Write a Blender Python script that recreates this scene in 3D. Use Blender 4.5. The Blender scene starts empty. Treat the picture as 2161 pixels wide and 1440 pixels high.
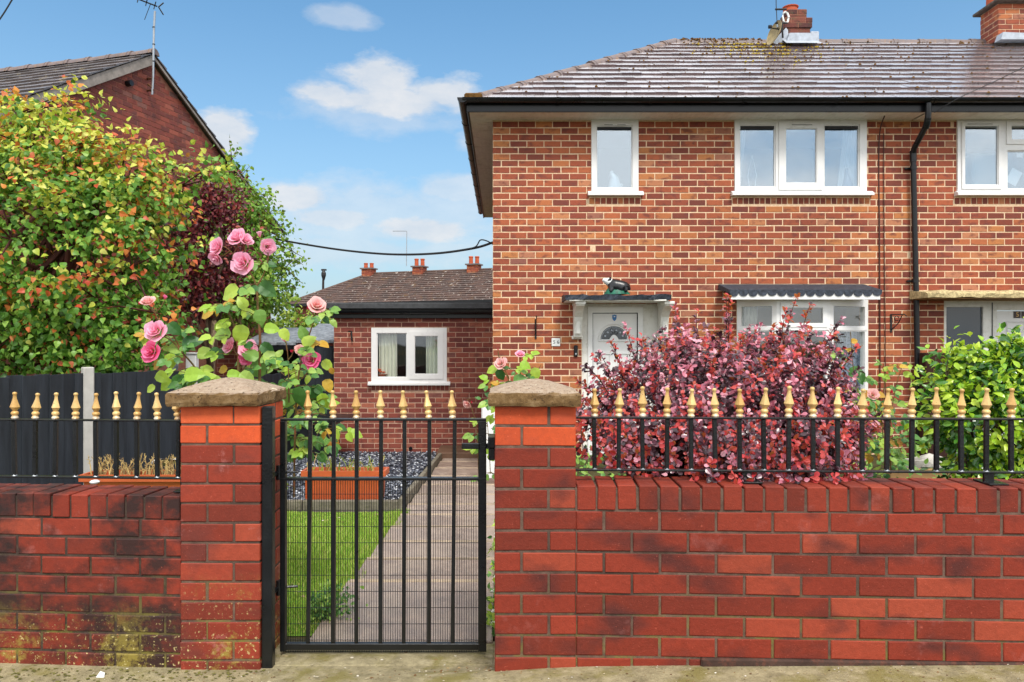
import bpy, bmesh, math, random
import numpy as np
from mathutils import Vector, Matrix, Euler

random.seed(56)
rng = np.random.default_rng(56)
scene = bpy.context.scene
COL = scene.collection
R = math.radians

# ------------------------------------------------------------------ camera
F = 1560.0            # focal length in photograph pixels
CAMZ = 1.32
cam_data = bpy.data.cameras.new('camera')
cam_data.sensor_width = 36.0
cam_data.lens = F * 36.0 / 2161.0
cam_data.shift_x = 0.0095
cam_data.shift_y = 0.0023
cam_data.clip_end = 3000
cam_data.clip_start = 0.05
cam = bpy.data.objects.new('camera', cam_data)
cam.location = (0, 0, CAMZ)
cam.rotation_euler = (R(90), 0, 0)
COL.objects.link(cam)
scene.camera = cam

# ------------------------------------------------------------------ exposure
scene.view_settings.view_transform = 'Standard'
scene.view_settings.look = 'None'
scene.view_settings.gamma = 1.0
scene.view_settings.use_curve_mapping = False
scene.view_settings.exposure = 1.14

# ------------------------------------------------------------------ sun and sky
SUN_EL, SUN_AZ = R(52), R(165)      # azimuth measured clockwise from +Y: behind the camera, a little to the right
sd = bpy.data.lights.new('sun', 'SUN')
sd.energy = 1.5
sd.angle = R(14)
sd.color = (1.0, 0.95, 0.87)
sun = bpy.data.objects.new('sun', sd)
sv = Vector((math.sin(SUN_AZ) * math.cos(SUN_EL), math.cos(SUN_AZ) * math.cos(SUN_EL), math.sin(SUN_EL)))
sun.rotation_euler = sv.to_track_quat('Z', 'Y').to_euler()
sun.location = sv * 50
COL.objects.link(sun)

world = bpy.data.worlds.new('World')
scene.world = world
world.use_nodes = True
wt = world.node_tree
wt.nodes.clear()


def wn(t, **kw):
    n = wt.nodes.new(t)
    for k, v in kw.items():
        setattr(n, k, v)
    return n


def wmath(op, a, b=None, clamp=False):
    n = wn('ShaderNodeMath', operation=op)
    n.use_clamp = clamp
    for i, v in enumerate((a, b)):
        if v is None:
            continue
        if isinstance(v, (int, float)):
            n.inputs[i].default_value = v
        else:
            wt.links.new(v, n.inputs[i])
    return n.outputs[0]


def build_sky():
    L = wt.links.new
    out = wn('ShaderNodeOutputWorld')
    bg = wn('ShaderNodeBackground')
    bg.inputs[1].default_value = 0.1
    L(bg.outputs[0], out.inputs[0])
    sky = wn('ShaderNodeTexSky', sky_type='NISHITA')
    sky.sun_disc = False
    sky.sun_elevation = SUN_EL
    sky.sun_rotation = SUN_AZ
    sky.air_density = 1.0
    sky.dust_density = 0.6
    sky.ozone_density = 2.0
    tc = wn('ShaderNodeTexCoord')
    sep = wn('ShaderNodeSeparateXYZ')
    L(tc.outputs['Generated'], sep.inputs[0])
    X, Y, Z = sep.outputs
    az = wmath('ARCTAN2', X, Y)
    el = wmath('ARCSINE', Z)
    # cloud bodies as (azimuth, elevation, half width, half height, weight) in degrees
    clouds = [(-9.6, 19.6, 3.6, 1.9, 1.1), (-13.6, 18.3, 3.6, 1.0, 1.0), (-4.4, 18.5, 4.4, 1.6, 1.05), (-8.4, 17.9, 8.6, 1.4, 1.0),
              (-20.6, 15.0, 2.4, 2.0, 1.2), (-15.5, 10.7, 3.4, 1.2, 0.95), (-13.0, 9.4, 4.0, 1.1, 0.8), (-6.2, 8.7, 4.6, 1.3, 0.95),
              (-3.6, 11.8, 4.2, 1.3, 0.6), (-2.5, 15.2, 1.6, 1.0, 0.6), (-12.5, 23.4, 3.0, 0.9, 0.45), (34.0, 25.0, 5.0, 1.0, 0.4), (-25.0, 24.5, 3.0, 1.0, 0.35),
              (-12.0, 7.0, 16.0, 1.6, 0.5), (-9.0, 9.5, 13.0, 3.4, 0.5), (-9.5, 17.6, 9.0, 2.4, 0.4)]
    ns = wn('ShaderNodeTexNoise')
    ns.inputs['Scale'].default_value = 13.0
    ns.inputs['Detail'].default_value = 8.0
    ns.inputs['Roughness'].default_value = 0.62
    mp = wn('ShaderNodeMapping')
    mp.inputs['Scale'].default_value = (1, 1, 2.1)
    L(tc.outputs['Generated'], mp.inputs[0])
    L(mp.outputs[0], ns.inputs['Vector'])
    nz = wmath('SUBTRACT', ns.outputs[0], 0.5)
    total = None
    for a, e, ra, re, w in clouds:
        da = wmath('DIVIDE', wmath('SUBTRACT', az, R(a)), R(ra))
        de = wmath('DIVIDE', wmath('SUBTRACT', el, R(e)), R(re))
        d2 = wmath('ADD', wmath('MULTIPLY', da, da), wmath('MULTIPLY', de, de))
        v = wmath('SUBTRACT', 1.0, wmath('SQRT', d2))
        v = wmath('ADD', v, wmath('MULTIPLY', nz, 1.7))
        v = wmath('MULTIPLY', wmath('MULTIPLY', v, 1.9, True), w)
        total = v if total is None else wmath('MAXIMUM', total, v)
    total = wmath('MULTIPLY', total, 1.0, True)
    # a general broken layer over the rest of the dome, where the photograph does not look
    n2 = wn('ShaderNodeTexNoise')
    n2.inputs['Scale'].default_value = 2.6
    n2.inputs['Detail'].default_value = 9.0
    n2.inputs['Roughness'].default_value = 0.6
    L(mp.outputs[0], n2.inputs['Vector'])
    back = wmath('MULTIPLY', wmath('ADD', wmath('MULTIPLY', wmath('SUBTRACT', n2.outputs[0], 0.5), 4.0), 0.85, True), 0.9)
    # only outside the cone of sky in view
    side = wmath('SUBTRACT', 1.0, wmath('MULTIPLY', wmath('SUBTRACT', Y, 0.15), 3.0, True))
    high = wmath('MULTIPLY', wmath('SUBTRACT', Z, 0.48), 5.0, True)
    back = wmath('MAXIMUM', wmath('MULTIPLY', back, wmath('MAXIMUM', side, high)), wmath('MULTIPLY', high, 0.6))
    mask = total
    # tint: pale towards the horizon, as in thin high cloud
    hz = wmath('POWER', wmath('SUBTRACT', 1.0, wmath('ABSOLUTE', Z), True), 4.0)
    base = wn('ShaderNodeMix', data_type='RGBA')
    L(wmath('MULTIPLY', hz, 1.0), base.inputs[0])
    hue = wn('ShaderNodeMix', data_type='RGBA', blend_type='MULTIPLY')
    hue.inputs[0].default_value = 1.0
    L(sky.outputs[0], hue.inputs[6])
    hue.inputs[7].default_value = SKY_TINT
    L(hue.outputs[2], base.inputs[6])
    base.inputs[7].default_value = (2.6, 2.78, 2.98, 1)
    mixc = wn('ShaderNodeMix', data_type='RGBA')
    L(wmath('MULTIPLY', mask, 0.9), mixc.inputs[0])
    L(base.outputs[2], mixc.inputs[6])
    # shaded cloud body against lit tops by the noise
    cs = wn('ShaderNodeMix', data_type='RGBA')
    cs.inputs[6].default_value = (3.0, 3.3, 3.7, 1)
    cs.inputs[7].default_value = (3.9, 3.9, 3.95, 1)
    L(wmath('MULTIPLY', wmath('SUBTRACT', ns.outputs[0], 0.35), 3.0, True), cs.inputs[0])
    L(cs.outputs[2], mixc.inputs[7])
    # out-of-view overcast, brightened beyond the visible clouds as added front fill light
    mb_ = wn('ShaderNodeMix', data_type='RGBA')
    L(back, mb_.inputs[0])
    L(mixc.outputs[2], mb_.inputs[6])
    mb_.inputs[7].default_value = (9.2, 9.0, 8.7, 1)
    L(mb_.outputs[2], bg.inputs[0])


SKY_TINT = (0.43, 0.79, 0.88, 1)
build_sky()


# ------------------------------------------------------------------ helpers
def px(x, y, d):
    """world point at depth d seen at photograph pixel x, y (used once, to survey the place)"""
    return Vector(((x - 1060) / F * d, d, CAMZ + (725 - y) / F * d))


def lin(c):
    c = c / 255.0
    return c / 12.92 if c <= 0.04045 else ((c + 0.055) / 1.055) ** 2.4


def C(r, g, b, k=1.0):
    return (lin(r) * k, lin(g) * k, lin(b) * k, 1.0)


WL = {}      # world location of every object (all parents are pure translations)


def link(o, parent=None, loc=(0, 0, 0)):
    COL.objects.link(o)
    loc = Vector(loc)
    WL[o] = loc
    o.location = loc
    if parent is not None:
        o.parent = parent
        o.matrix_parent_inverse = Matrix.Translation(-WL[parent])
    return o


def tag(o, label=None, cat=None, group=None, kind=None):
    if label: o['label'] = label
    if cat: o['category'] = cat
    if group: o['group'] = group
    if kind: o['kind'] = kind
    return o


def thing(name, label, cat, loc=(0, 0, 0), group=None):
    o = bpy.data.objects.new(name, None)
    o.empty_display_size = 0.2
    link(o, None, loc)
    return tag(o, label, cat, group)


class MB:
    """collects simple shapes and links them as one mesh object"""

    def __init__(s):
        s.v, s.f, s.m = [], [], []

    def add(s, verts, faces, mi=0, mat=None):
        b = len(s.v)
        if mat is not None:
            verts = [mat @ Vector(v) for v in verts]
        s.v += [tuple(v) for v in verts]
        s.f += [tuple(b + i for i in f) for f in faces]
        s.m += [mi] * len(faces)
        return s

    def box(s, x0, x1, y0, y1, z0, z1, mi=0, mat=None):
        v = [(x0, y0, z0), (x1, y0, z0), (x1, y1, z0), (x0, y1, z0), (x0, y0, z1), (x1, y0, z1), (x1, y1, z1), (x0, y1, z1)]
        f = [(0, 3, 2, 1), (4, 5, 6, 7), (0, 1, 5, 4), (1, 2, 6, 5), (2, 3, 7, 6), (3, 0, 4, 7)]
        return s.add(v, f, mi, mat)

    def bbox(s, x0, x1, y0, y1, z0, z1, b=0.004, mi=0, mat=None):
        """box with bevelled edges"""
        v, f = bev_box(x1 - x0, y1 - y0, z1 - z0, b)
        c = Vector(((x0 + x1) / 2, (y0 + y1) / 2, (z0 + z1) / 2))
        v = [Vector(p) + c for p in v]
        return s.add(v, f, mi, mat)

    def tube(s, pts, r, n=6, mi=0, cap=True):
        pts = [Vector(p) for p in pts]
        if isinstance(r, (int, float)):
            r = [r] * len(pts)
        rings = []
        up = Vector((0.13, 0.21, 1)).normalized()
        for i, p in enumerate(pts):
            a = pts[max(i - 1, 0)]
            c = pts[min(i + 1, len(pts) - 1)]
            d = (c - a)
            if d.length < 1e-9: d = Vector((0, 0, 1))
            d.normalize()
            u = d.cross(up)
            if u.length < 0.05:
                u = d.cross(Vector((1, 0, 0)))
            u.normalize()
            w = d.cross(u)
            rings.append([p + (u * math.cos(2 * math.pi * k / n) + w * math.sin(2 * math.pi * k / n)) * r[i] for k in range(n)])
        v = [q for rg in rings for q in rg]
        f = []
        for i in range(len(pts) - 1):
            for k in range(n):
                f.append((i * n + k, i * n + (k + 1) % n, (i + 1) * n + (k + 1) % n, (i + 1) * n + k))
        if cap:
            f.append(tuple(reversed(range(n))))
            f.append(tuple((len(pts) - 1) * n + k for k in range(n)))
        return s.add(v, f, mi)

    def lathe(s, prof, c=(0, 0, 0), n=12, mi=0, sq=None):
        """profile of (radius, height) about a vertical axis"""
        c = Vector(c)
        v, f = [], []
        for r, z in prof:
            for k in range(n):
                a = 2 * math.pi * k / n
                rr = r * (sq if (sq and k % 2) else 1.0)
                v.append(c + Vector((math.cos(a) * rr, math.sin(a) * rr, z)))
        for i in range(len(prof) - 1):
            for k in range(n):
                f.append((i * n + k, i * n + (k + 1) % n, (i + 1) * n + (k + 1) % n, (i + 1) * n + k))
        f.append(tuple(reversed(range(n))))
        f.append(tuple((len(prof) - 1) * n + k for k in range(n)))
        return s.add(v, f, mi)

    def prism(s, poly, axis, a0, a1, mi=0):
        """extrude a 2D polygon along an axis: 'x' poly=(y,z), 'y' poly=(x,z), 'z' poly=(x,y)"""
        def mk(p, a):
            return {'x': (a, p[0], p[1]), 'y': (p[0], a, p[1]), 'z': (p[0], p[1], a)}[axis]
        n = len(poly)
        v = [mk(p, a0) for p in poly] + [mk(p, a1) for p in poly]
        f = [tuple(range(n)), tuple(reversed(range(n, 2 * n)))]
        for k in range(n):
            f.append((k, n + k, n + (k + 1) % n, (k + 1) % n))
        return s.add(v, f, mi)

    def mesh(s, name, mats, smooth=False, fix=True):
        me = bpy.data.meshes.new(name)
        me.from_pydata(s.v, [], s.f)
        if not isinstance(mats, (list, tuple)): mats = [mats]
        for m in mats: me.materials.append(m)
        if len(mats) > 1: me.polygons.foreach_set('material_index', s.m)
        if fix:
            bm = bmesh.new(); bm.from_mesh(me)
            bmesh.ops.recalc_face_normals(bm, faces=bm.faces)
            bm.to_mesh(me); bm.free()
        if smooth:
            me.polygons.foreach_set('use_smooth', [True] * len(me.polygons))
            try: me.set_sharp_from_angle(angle=R(40))
            except Exception: pass
        me.update()
        return me

    def build(s, name, mats, parent=None, smooth=False, fix=True):
        o = bpy.data.objects.new(name, s.mesh(name, mats, smooth, fix))
        return link(o, parent)


_bev = {}


def bev_box(sx, sy, sz, b):
    key = (round(sx, 4), round(sy, 4), round(sz, 4), b)
    if key in _bev: return _bev[key]
    hx, hy, hz = sx / 2, sy / 2, sz / 2
    b = min(b, hx * .45, hy * .45, hz * .45)
    v = []
    idx = {}
    for ix in (-1, 1):
        for iy in (-1, 1):
            for iz in (-1, 1):
                for ax in range(3):
                    p = [ix * (hx - b), iy * (hy - b), iz * (hz - b)]
                    p[ax] = (ix * hx, iy * hy, iz * hz)[ax]
                    idx[(ix, iy, iz, ax)] = len(v)
                    v.append(tuple(p))
    f = []
    S = (-1, 1)
    for ax in range(3):
        o1, o2 = [a for a in range(3) if a != ax]
        for sg in S:
            q = []
            for s1, s2 in ((-1, -1), (1, -1), (1, 1), (-1, 1)):
                c = [0, 0, 0]; c[ax] = sg; c[o1] = s1; c[o2] = s2
                q.append(idx[(*c, ax)])
            f.append(tuple(q))
    for ax in range(3):
        o1, o2 = [a for a in range(3) if a != ax]
        for s1 in S:
            for s2 in S:
                c0 = [0, 0, 0]; c0[ax] = -1; c0[o1] = s1; c0[o2] = s2
                c1 = list(c0); c1[ax] = 1
                f.append((idx[(*c0, o1)], idx[(*c1, o1)], idx[(*c1, o2)], idx[(*c0, o2)]))
    for ix in S:
        for iy in S:
            for iz in S:
                f.append(tuple(idx[(ix, iy, iz, a)] for a in range(3)))
    _bev[key] = (v, f)
    return v, f


def place(name, me, parent, loc, rot=None, scale=None):
    o = bpy.data.objects.new(name, me)
    link(o, parent, loc)
    if rot is not None: o.rotation_euler = rot
    if scale is not None: o.scale = scale if hasattr(scale, '__len__') else (scale,) * 3
    return o


# ------------------------------------------------------------------ materials
class NT:
    def __init__(s, name):
        s.m = bpy.data.materials.new(name)
        s.m.use_nodes = True
        s.t = s.m.node_tree
        s.t.nodes.clear()
        s.out = s.n('ShaderNodeOutputMaterial')

    def n(s, t, **kw):
        n = s.t.nodes.new(t)
        for k, v in kw.items(): setattr(n, k, v)
        return n

    def L(s, a, b): s.t.links.new(a, b)

    def set(s, sock, v):
        if hasattr(v, 'is_output') or hasattr(v, 'links'): s.L(v, sock)
        else: sock.default_value = v

    def math(s, op, a, b=0.0, clamp=False):
        n = s.n('ShaderNodeMath', operation=op); n.use_clamp = clamp
        s.set(n.inputs[0], a); s.set(n.inputs[1], b)
        return n.outputs[0]

    def mix(s, fac, a, b, mode='MIX'):
        n = s.n('ShaderNodeMix', data_type='RGBA', blend_type=mode)
        s.set(n.inputs[0], fac); s.set(n.inputs[6], a); s.set(n.inputs[7], b)
        return n.outputs[2]

    def ramp(s, fac, stops, interp='LINEAR'):
        n = s.n('ShaderNodeValToRGB')
        cr = n.color_ramp; cr.interpolation = interp
        while len(cr.elements) < len(stops): cr.elements.new(0.5)
        for e, (p, c) in zip(cr.elements, stops):
            e.position = p; e.color = c
        s.set(n.inputs[0], fac)
        return n.outputs[0]

    def pos(s):
        return s.n('ShaderNodeNewGeometry').outputs['Position']

    def obj(s):
        return s.n('ShaderNodeTexCoord').outputs['Object']

    def noise(s, vec, scale, detail=4, rough=0.6, stretch=None, out=0):
        if stretch:
            mp = s.n('ShaderNodeMapping'); mp.inputs['Scale'].default_value = stretch
            s.L(vec, mp.inputs[0]); vec = mp.outputs[0]
        n = s.n('ShaderNodeTexNoise')
        n.inputs['Scale'].default_value = scale; n.inputs['Detail'].default_value = detail; n.inputs['Roughness'].default_value = rough
        s.L(vec, n.inputs['Vector'])
        return n.outputs[out]

    def rand(s, mode):
        if mode == 'obj': return s.n('ShaderNodeObjectInfo').outputs['Random']
        return s.n('ShaderNodeNewGeometry').outputs['Random Per Island']

    def band(s, v, a, b):
        """0 below a, 1 above b"""
        n = s.n('ShaderNodeMapRange'); n.clamp = True
        s.set(n.inputs[0], v); n.inputs[1].default_value = a; n.inputs[2].default_value = b
        return n.outputs[0]

    def bump(s, h, strength=0.3, dist=0.01):
        n = s.n('ShaderNodeBump'); n.inputs['Strength'].default_value = strength; n.inputs['Distance'].default_value = dist
        s.L(h, n.inputs['Height'])
        return n.outputs[0]

    def principled(s, col, rough=0.6, spec=0.5, metal=0.0, normal=None, coat=0.0, coat_rough=0.1, link=True, **kw):
        p = s.n('ShaderNodeBsdfPrincipled')
        s.set(p.inputs['Base Color'], col); s.set(p.inputs['Roughness'], rough)
        p.inputs['Specular IOR Level'].default_value = spec
        p.inputs['Metallic'].default_value = metal
        p.inputs['Coat Weight'].default_value = coat
        p.inputs['Coat Roughness'].default_value = coat_rough
        for k, v in kw.items(): s.set(p.inputs[k.replace('_', ' ')], v)
        if normal is not None: s.L(normal, p.inputs['Normal'])
        if link: s.L(p.outputs[0], s.out.inputs[0])
        return p.outputs[0]


def plain(name, col, rough=0.5, spec=0.5, metal=0.0, var=0.12, vscale=6.0, bump=0.15, bscale=60.0, coat=0.0, dirt=None, dirt_amt=0.5, stretch=None):
    """one colour, slightly uneven, with fine relief; dirt = a second colour in ragged patches"""
    t = NT(name)
    p = t.pos()
    n1 = t.noise(p, vscale, 5, 0.6, stretch)
    dark = tuple(c * (1 - var * 1.6) for c in col[:3]) + (1,)
    lite = tuple(min(1, c * (1 + var)) for c in col[:3]) + (1,)
    c = t.ramp(n1, [(0.3, dark), (0.7, lite)])
    if dirt:
        n2 = t.noise(p, vscale * 2.3, 8, 0.72)
        c = t.mix(t.math('MULTIPLY', t.band(n2, 0.5, 0.68), dirt_amt), c, dirt)
    h = t.noise(p, bscale, 4, 0.6, stretch)
    ro = t.math('ADD', t.math('MULTIPLY', n1, 0.2), rough - 0.1, True)
    t.principled(c, ro, spec, metal, t.bump(h, bump, 0.004), coat)
    return t.m


def brick_mat(name, mode, stops, dark, darkamt=0.5, patch=11.0, rough=0.72, spec=0.4, stain=None, bump=0.35, algae=None, efflo=0.0, zdark=None):
    """stops: ramp of fired-clay colours picked per brick; dark: the burnt heart of the brick"""
    t = NT(name)
    p = t.pos()
    c = t.ramp(t.rand(mode), stops)
    n1 = t.noise(p, patch, 3, 0.5, (1, 1, 1.6))
    c = t.mix(t.math('MULTIPLY', t.band(n1, 0.52, 0.68), darkamt), c, dark)
    n2 = t.noise(p, 45, 5, 0.7)
    c = t.mix(0.28, c, t.ramp(n2, [(0.3, (0.28, 0.28, 0.28, 1)), (0.7, (0.75, 0.75, 0.75, 1))]), 'OVERLAY')
    n3 = t.noise(p, 160, 3, 0.7)
    c = t.mix(t.math('MULTIPLY', t.band(n3, 0.66, 0.72), 0.6), c, tuple(min(1, x * 2.0 + .06) for x in stops[-1][1][:3]) + (1,))
    if efflo:
        n5 = t.noise(p, 5.5, 7, 0.7)
        c = t.mix(t.math('MULTIPLY', t.band(n5, 0.6, 0.75), efflo), c, C(190, 130, 125))
    if stain:
        n4 = t.noise(p, stain[0], 6, 0.65, (1, 1, 1.3))
        c = t.mix(t.math('MULTIPLY', t.band(n4, stain[1], stain[1] + 0.14), stain[3]), c, stain[2])
    if algae:
        # green and yellow growth in ragged patches low on the wall, where splash keeps the brick damp
        sp = t.n('ShaderNodeSeparateXYZ'); t.L(p, sp.inputs[0])
        zz = t.math('SUBTRACT', 1.0, t.band(sp.outputs[2], algae[0], algae[1]))
        n6 = t.noise(p, 26, 10, 0.8)
        n7 = t.noise(p, 3.2, 4, 0.6)
        g = t.math('MULTIPLY', t.band(t.math('ADD', n6, t.math('MULTIPLY', n7, 0.9)), 0.96, 1.1), zz)
        c = t.mix(t.math('MULTIPLY', g, algae[2]), c, C(150, 134, 58, .9))
        n8 = t.noise(p, 75, 3, 0.6)
        c = t.mix(t.math('MULTIPLY', t.math('MULTIPLY', t.band(n8, 0.62, 0.67), zz), 0.8), c, C(206, 190, 130, .9))
    n9 = t.noise(p, 17, 5, 0.65)
    c = t.mix(t.math('MULTIPLY', t.band(n9, 0.685, 0.71), 0.6), c, tuple(min(1, x * 1.35 + .02) for x in stops[-1][1][:3]) + (1,))
    c = t.mix(t.math('MULTIPLY', t.band(t.noise(p, 210, 2, 0.6), 0.68, 0.72), 0.5), c, C(40, 26, 22))
    drift = t.noise(p, 0.9, 4, 0.6, (1, 1, .55))
    c = t.mix(0.5, c, t.ramp(drift, [(0.3, (0.36, 0.35, 0.35, 1)), (0.7, (0.62, 0.62, 0.61, 1))]), 'OVERLAY')
    h = t.math('ADD', t.math('MULTIPLY', n2, 0.7), t.math('MULTIPLY', n3, 0.3))
    t.principled(c, t.math('ADD', t.math('MULTIPLY', n2, 0.35), rough - 0.17, True), spec, 0, t.bump(h, bump, 0.006))
    return t.m


def leaf_mat(name, mode, stops, rough=0.45, spec=0.4, trans=0.3, coat=0.0, vein=True):
    t = NT(name)
    c = t.ramp(t.rand(mode), stops)
    if vein:
        n = t.noise(t.pos(), 70, 3, 0.6)
        c = t.mix(0.25, c, t.ramp(n, [(0.3, (0.3, 0.3, 0.3, 1)), (0.7, (0.7, 0.7, 0.7, 1))]), 'OVERLAY')
    p = t.principled(c, rough, spec, coat=coat, link=False)
    tr = t.n('ShaderNodeBsdfTranslucent')
    t.L(t.mix(0.5, c, C(190, 190, 60), 'MIX') if trans > 0.34 else c, tr.inputs[0])
    mx = t.n('ShaderNodeMixShader'); mx.inputs[0].default_value = trans
    t.L(p, mx.inputs[1]); t.L(tr.outputs[0], mx.inputs[2]); t.L(mx.outputs[0], t.out.inputs[0])
    return t.m


def glass_mat(name, refl=0.4, tint=(0.75, 0.82, 0.88, 1), gtint=(0.9, 0.95, 1, 1), rough=0.02):
    t = NT(name)
    a = t.n('ShaderNodeBsdfTransparent'); a.inputs[0].default_value = tint
    g = t.n('ShaderNodeBsdfGlossy'); g.inputs[0].default_value = gtint; g.inputs['Roughness'].default_value = rough
    nb = t.bump(t.noise(t.pos(), 1.6, 2, 0.5), 0.05, 0.05)
    t.L(nb, g.inputs['Normal'])
    mx = t.n('ShaderNodeMixShader'); mx.inputs[0].default_value = refl
    t.L(a.outputs[0], mx.inputs[1]); t.L(g.outputs[0], mx.inputs[2]); t.L(mx.outputs[0], t.out.inputs[0])
    return t.m


M = {}
K = 0.72
# house brick: sand-faced, orange to plum with burnt hearts
HB = [(0.0, C(126, 60, 46, K)), (0.15, C(148, 70, 50, K)), (0.5, C(170, 84, 55, K)), (0.8, C(188, 100, 62, K)), (0.93, C(206, 132, 76, K)), (0.97, C(198, 130, 96, K)), (1.0, C(140, 84, 76, K))]
for md in ('obj', 'isl'):
    M['hb_' + md] = brick_mat('house_brick_' + md, md, HB, C(118, 58, 50, K), 0.75, 9.0)
EB = [(0.0, C(128, 62, 54, K)), (0.35, C(150, 74, 62, K)), (0.7, C(168, 88, 70, K)), (0.9, C(186, 108, 84, K)), (1.0, C(135, 84, 78, K))]
for md in ('obj', 'isl'):
    M['eb_' + md] = brick_mat('extension_brick_' + md, md, EB, C(105, 58, 54, K), 0.6, 8.0)
GB = [(0.0, C(118, 60, 54, K)), (0.4, C(140, 68, 58, K)), (0.75, C(158, 78, 62, K)), (0.92, C(172, 94, 76, K)), (1.0, C(112, 88, 84, K))]
for md in ('obj', 'isl'):
    M['gb_' + md] = brick_mat('gable_brick_' + md, md, GB, C(95, 62, 60, K), 0.6, 5.0)
# smooth red engineering brick of the front wall
FB = [(0.0, C(124, 47, 31, K)), (0.5, C(143, 52, 33, K)), (0.85, C(158, 60, 39, K)), (1.0, C(172, 75, 50, K))]
M['fb'] = brick_mat('front_wall_brick', 'obj', FB, C(84, 42, 38, K), 0.85, 3.4, 0.66, 0.3, bump=0.55, efflo=0.22)
M['fb_left'] = brick_mat('stained_front_wall_brick', 'obj', FB, C(88, 46, 42, K), 0.8, 4.0, 0.62, 0.35,
                         stain=(2.6, 0.44, C(44, 32, 30, K), 0.92), bump=0.4, algae=(-0.02, 0.2, 0.8), efflo=0.4)
M['fb_pillar'] = brick_mat('pillar_brick', 'obj', FB, C(104, 52, 46, K), 0.6, 4.0, 0.62, 0.35, bump=0.4, algae=(0.02, 0.34, 0.9), efflo=0.75)
OB = [(0.0, C(206, 84, 48, K)), (0.5, C(220, 90, 46, K)), (1.0, C(228, 102, 58, K))]
M['fb_new'] = brick_mat('bright_orange_brick', 'obj', OB, C(190, 84, 58, K), 0.5, 6.0, 0.7, 0.3, bump=0.25)


def mortar_mat(name, a, b, dirt=None, amt=0.6, moss=None):
    t = NT(name)
    p = t.pos()
    n = t.noise(p, 20, 6, 0.7)
    c = t.ramp(n, [(0.3, a), (0.7, b)])
    if dirt:
        c = t.mix(t.math('MULTIPLY', t.band(t.noise(p, 1.7, 5, 0.6), 0.48, 0.62), amt), c, dirt)
    if moss:
        sp = t.n('ShaderNodeSeparateXYZ'); t.L(p, sp.inputs[0])
        zz = t.math('SUBTRACT', 1.0, t.band(sp.outputs[2], 0.0, 0.4))
        c = t.mix(t.math('MULTIPLY', t.math('MULTIPLY', t.band(t.noise(p, 7, 6, 0.7), 0.45, 0.6), zz), 0.9), c, moss)
    t.principled(c, 0.9, 0.2, 0, t.bump(t.noise(p, 190, 3, 0.7), 0.5, 0.004))
    return t.m


M['hmortar'] = mortar_mat('house_mortar', C(212, 176, 140, .88), C(242, 214, 182, .92))
M['emortar'] = mortar_mat('extension_mortar', C(180, 140, 118, .85), C(214, 180, 156, .9))
M['gmortar'] = mortar_mat('gable_mortar', C(150, 95, 80, .8), C(175, 125, 105, .8))
M['fmortar'] = mortar_mat('front_wall_mortar', C(88, 70, 59, .8), C(128, 104, 90, .85), C(64, 52, 46, .8), 0.6, C(140, 130, 62, .7))
M['fmortar_dark'] = mortar_mat('sooty_front_mortar', C(58, 48, 42, .75), C(96, 80, 70, .8), C(40, 34, 30, .7), 0.6, C(140, 130, 62, .7))
M['upvc'] = plain('white_upvc', (0.76, 0.755, 0.75, 1), 0.3, 0.5, var=0.03, bump=0.03)
M['upvc_old'] = plain('white_paint_weathered', (0.74, 0.73, 0.69, 1), 0.45, 0.4, var=0.06, bump=0.1, dirt=C(170, 165, 145), dirt_amt=0.4)
M['soffit'] = plain('soffit_board', (0.76, 0.73, 0.66, 1), 0.55, 0.4, var=0.06, vscale=3, bump=0.1, dirt=C(150, 140, 120), dirt_amt=0.35, stretch=(8, 1, 1))
M['black_plastic'] = plain('black_plastic', (0.008, 0.009, 0.011, 1), 0.3, 0.35, var=0.3, bump=0.05)
M['black_iron'] = plain('black_painted_iron', (0.006, 0.007, 0.008, 1), 0.3, 0.45, var=0.3, bump=0.35, bscale=90, coat=0.1)
def gold_mat():
    t = NT('gold_paint')
    p = t.pos(); n = t.noise(p, 55, 6, 0.7)
    c = t.mix(t.rand('obj'), C(202, 158, 90, .93), C(226, 190, 126, .95))
    c = t.mix(0.35, c, t.ramp(n, [(0.3, (.3, .3, .3, 1)), (0.7, (.72, .72, .72, 1))]), 'OVERLAY')
    sp = t.n('ShaderNodeSeparateXYZ'); t.L(t.obj(), sp.inputs[0])
    worn = t.math('MULTIPLY', t.math('SUBTRACT', 1.0, t.band(sp.outputs[2], .006, .02)), t.band(n, .4, .55))
    c = t.mix(t.math('MULTIPLY', worn, .85), c, C(222, 216, 206, .9))
    c = t.mix(t.math('MULTIPLY', t.band(t.noise(p, 120, 4, .6), .66, .7), .8), c, C(70, 52, 34, .7))
    t.principled(c, t.math('ADD', t.math('MULTIPLY', n, .35), .22), .6, .25, t.bump(t.noise(p, 150, 4, .7), .25, .003))
    return t.m


M['gold'] = gold_mat()
M['gold_worn'] = plain('worn_gold_paint', C(205, 182, 140, .9), 0.5, 0.5, metal=0.1, var=0.15, vscale=60, bump=0.3, dirt=C(205, 200, 190), dirt_amt=0.6)
M['concrete_post'] = plain('concrete_post', C(206, 202, 196, .72), 0.85, 0.2, var=0.1, bump=0.5, bscale=120)
M['charcoal_board'] = plain('charcoal_fence_paint', C(54, 60, 69, .6), 0.6, 0.35, var=0.3, vscale=3, bump=0.35, bscale=40, stretch=(5, 5, .5))
M['terracotta'] = plain('terracotta_plastic', C(206, 98, 54, .75), 0.4, 0.5, var=0.1, bump=0.05)
M['rim_terracotta'] = plain('faded_terracotta', C(222, 140, 92, .8), 0.5, 0.4, var=0.1, bump=0.08)
M['soil'] = plain('soil', C(70, 54, 42, .6), 0.95, 0.1, var=0.3, vscale=30, bump=0.9, bscale=120)
M['pot'] = plain('clay_chimney_pot', C(205, 98, 62, .75), 0.7, 0.3, var=0.15, bump=0.2)
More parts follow.
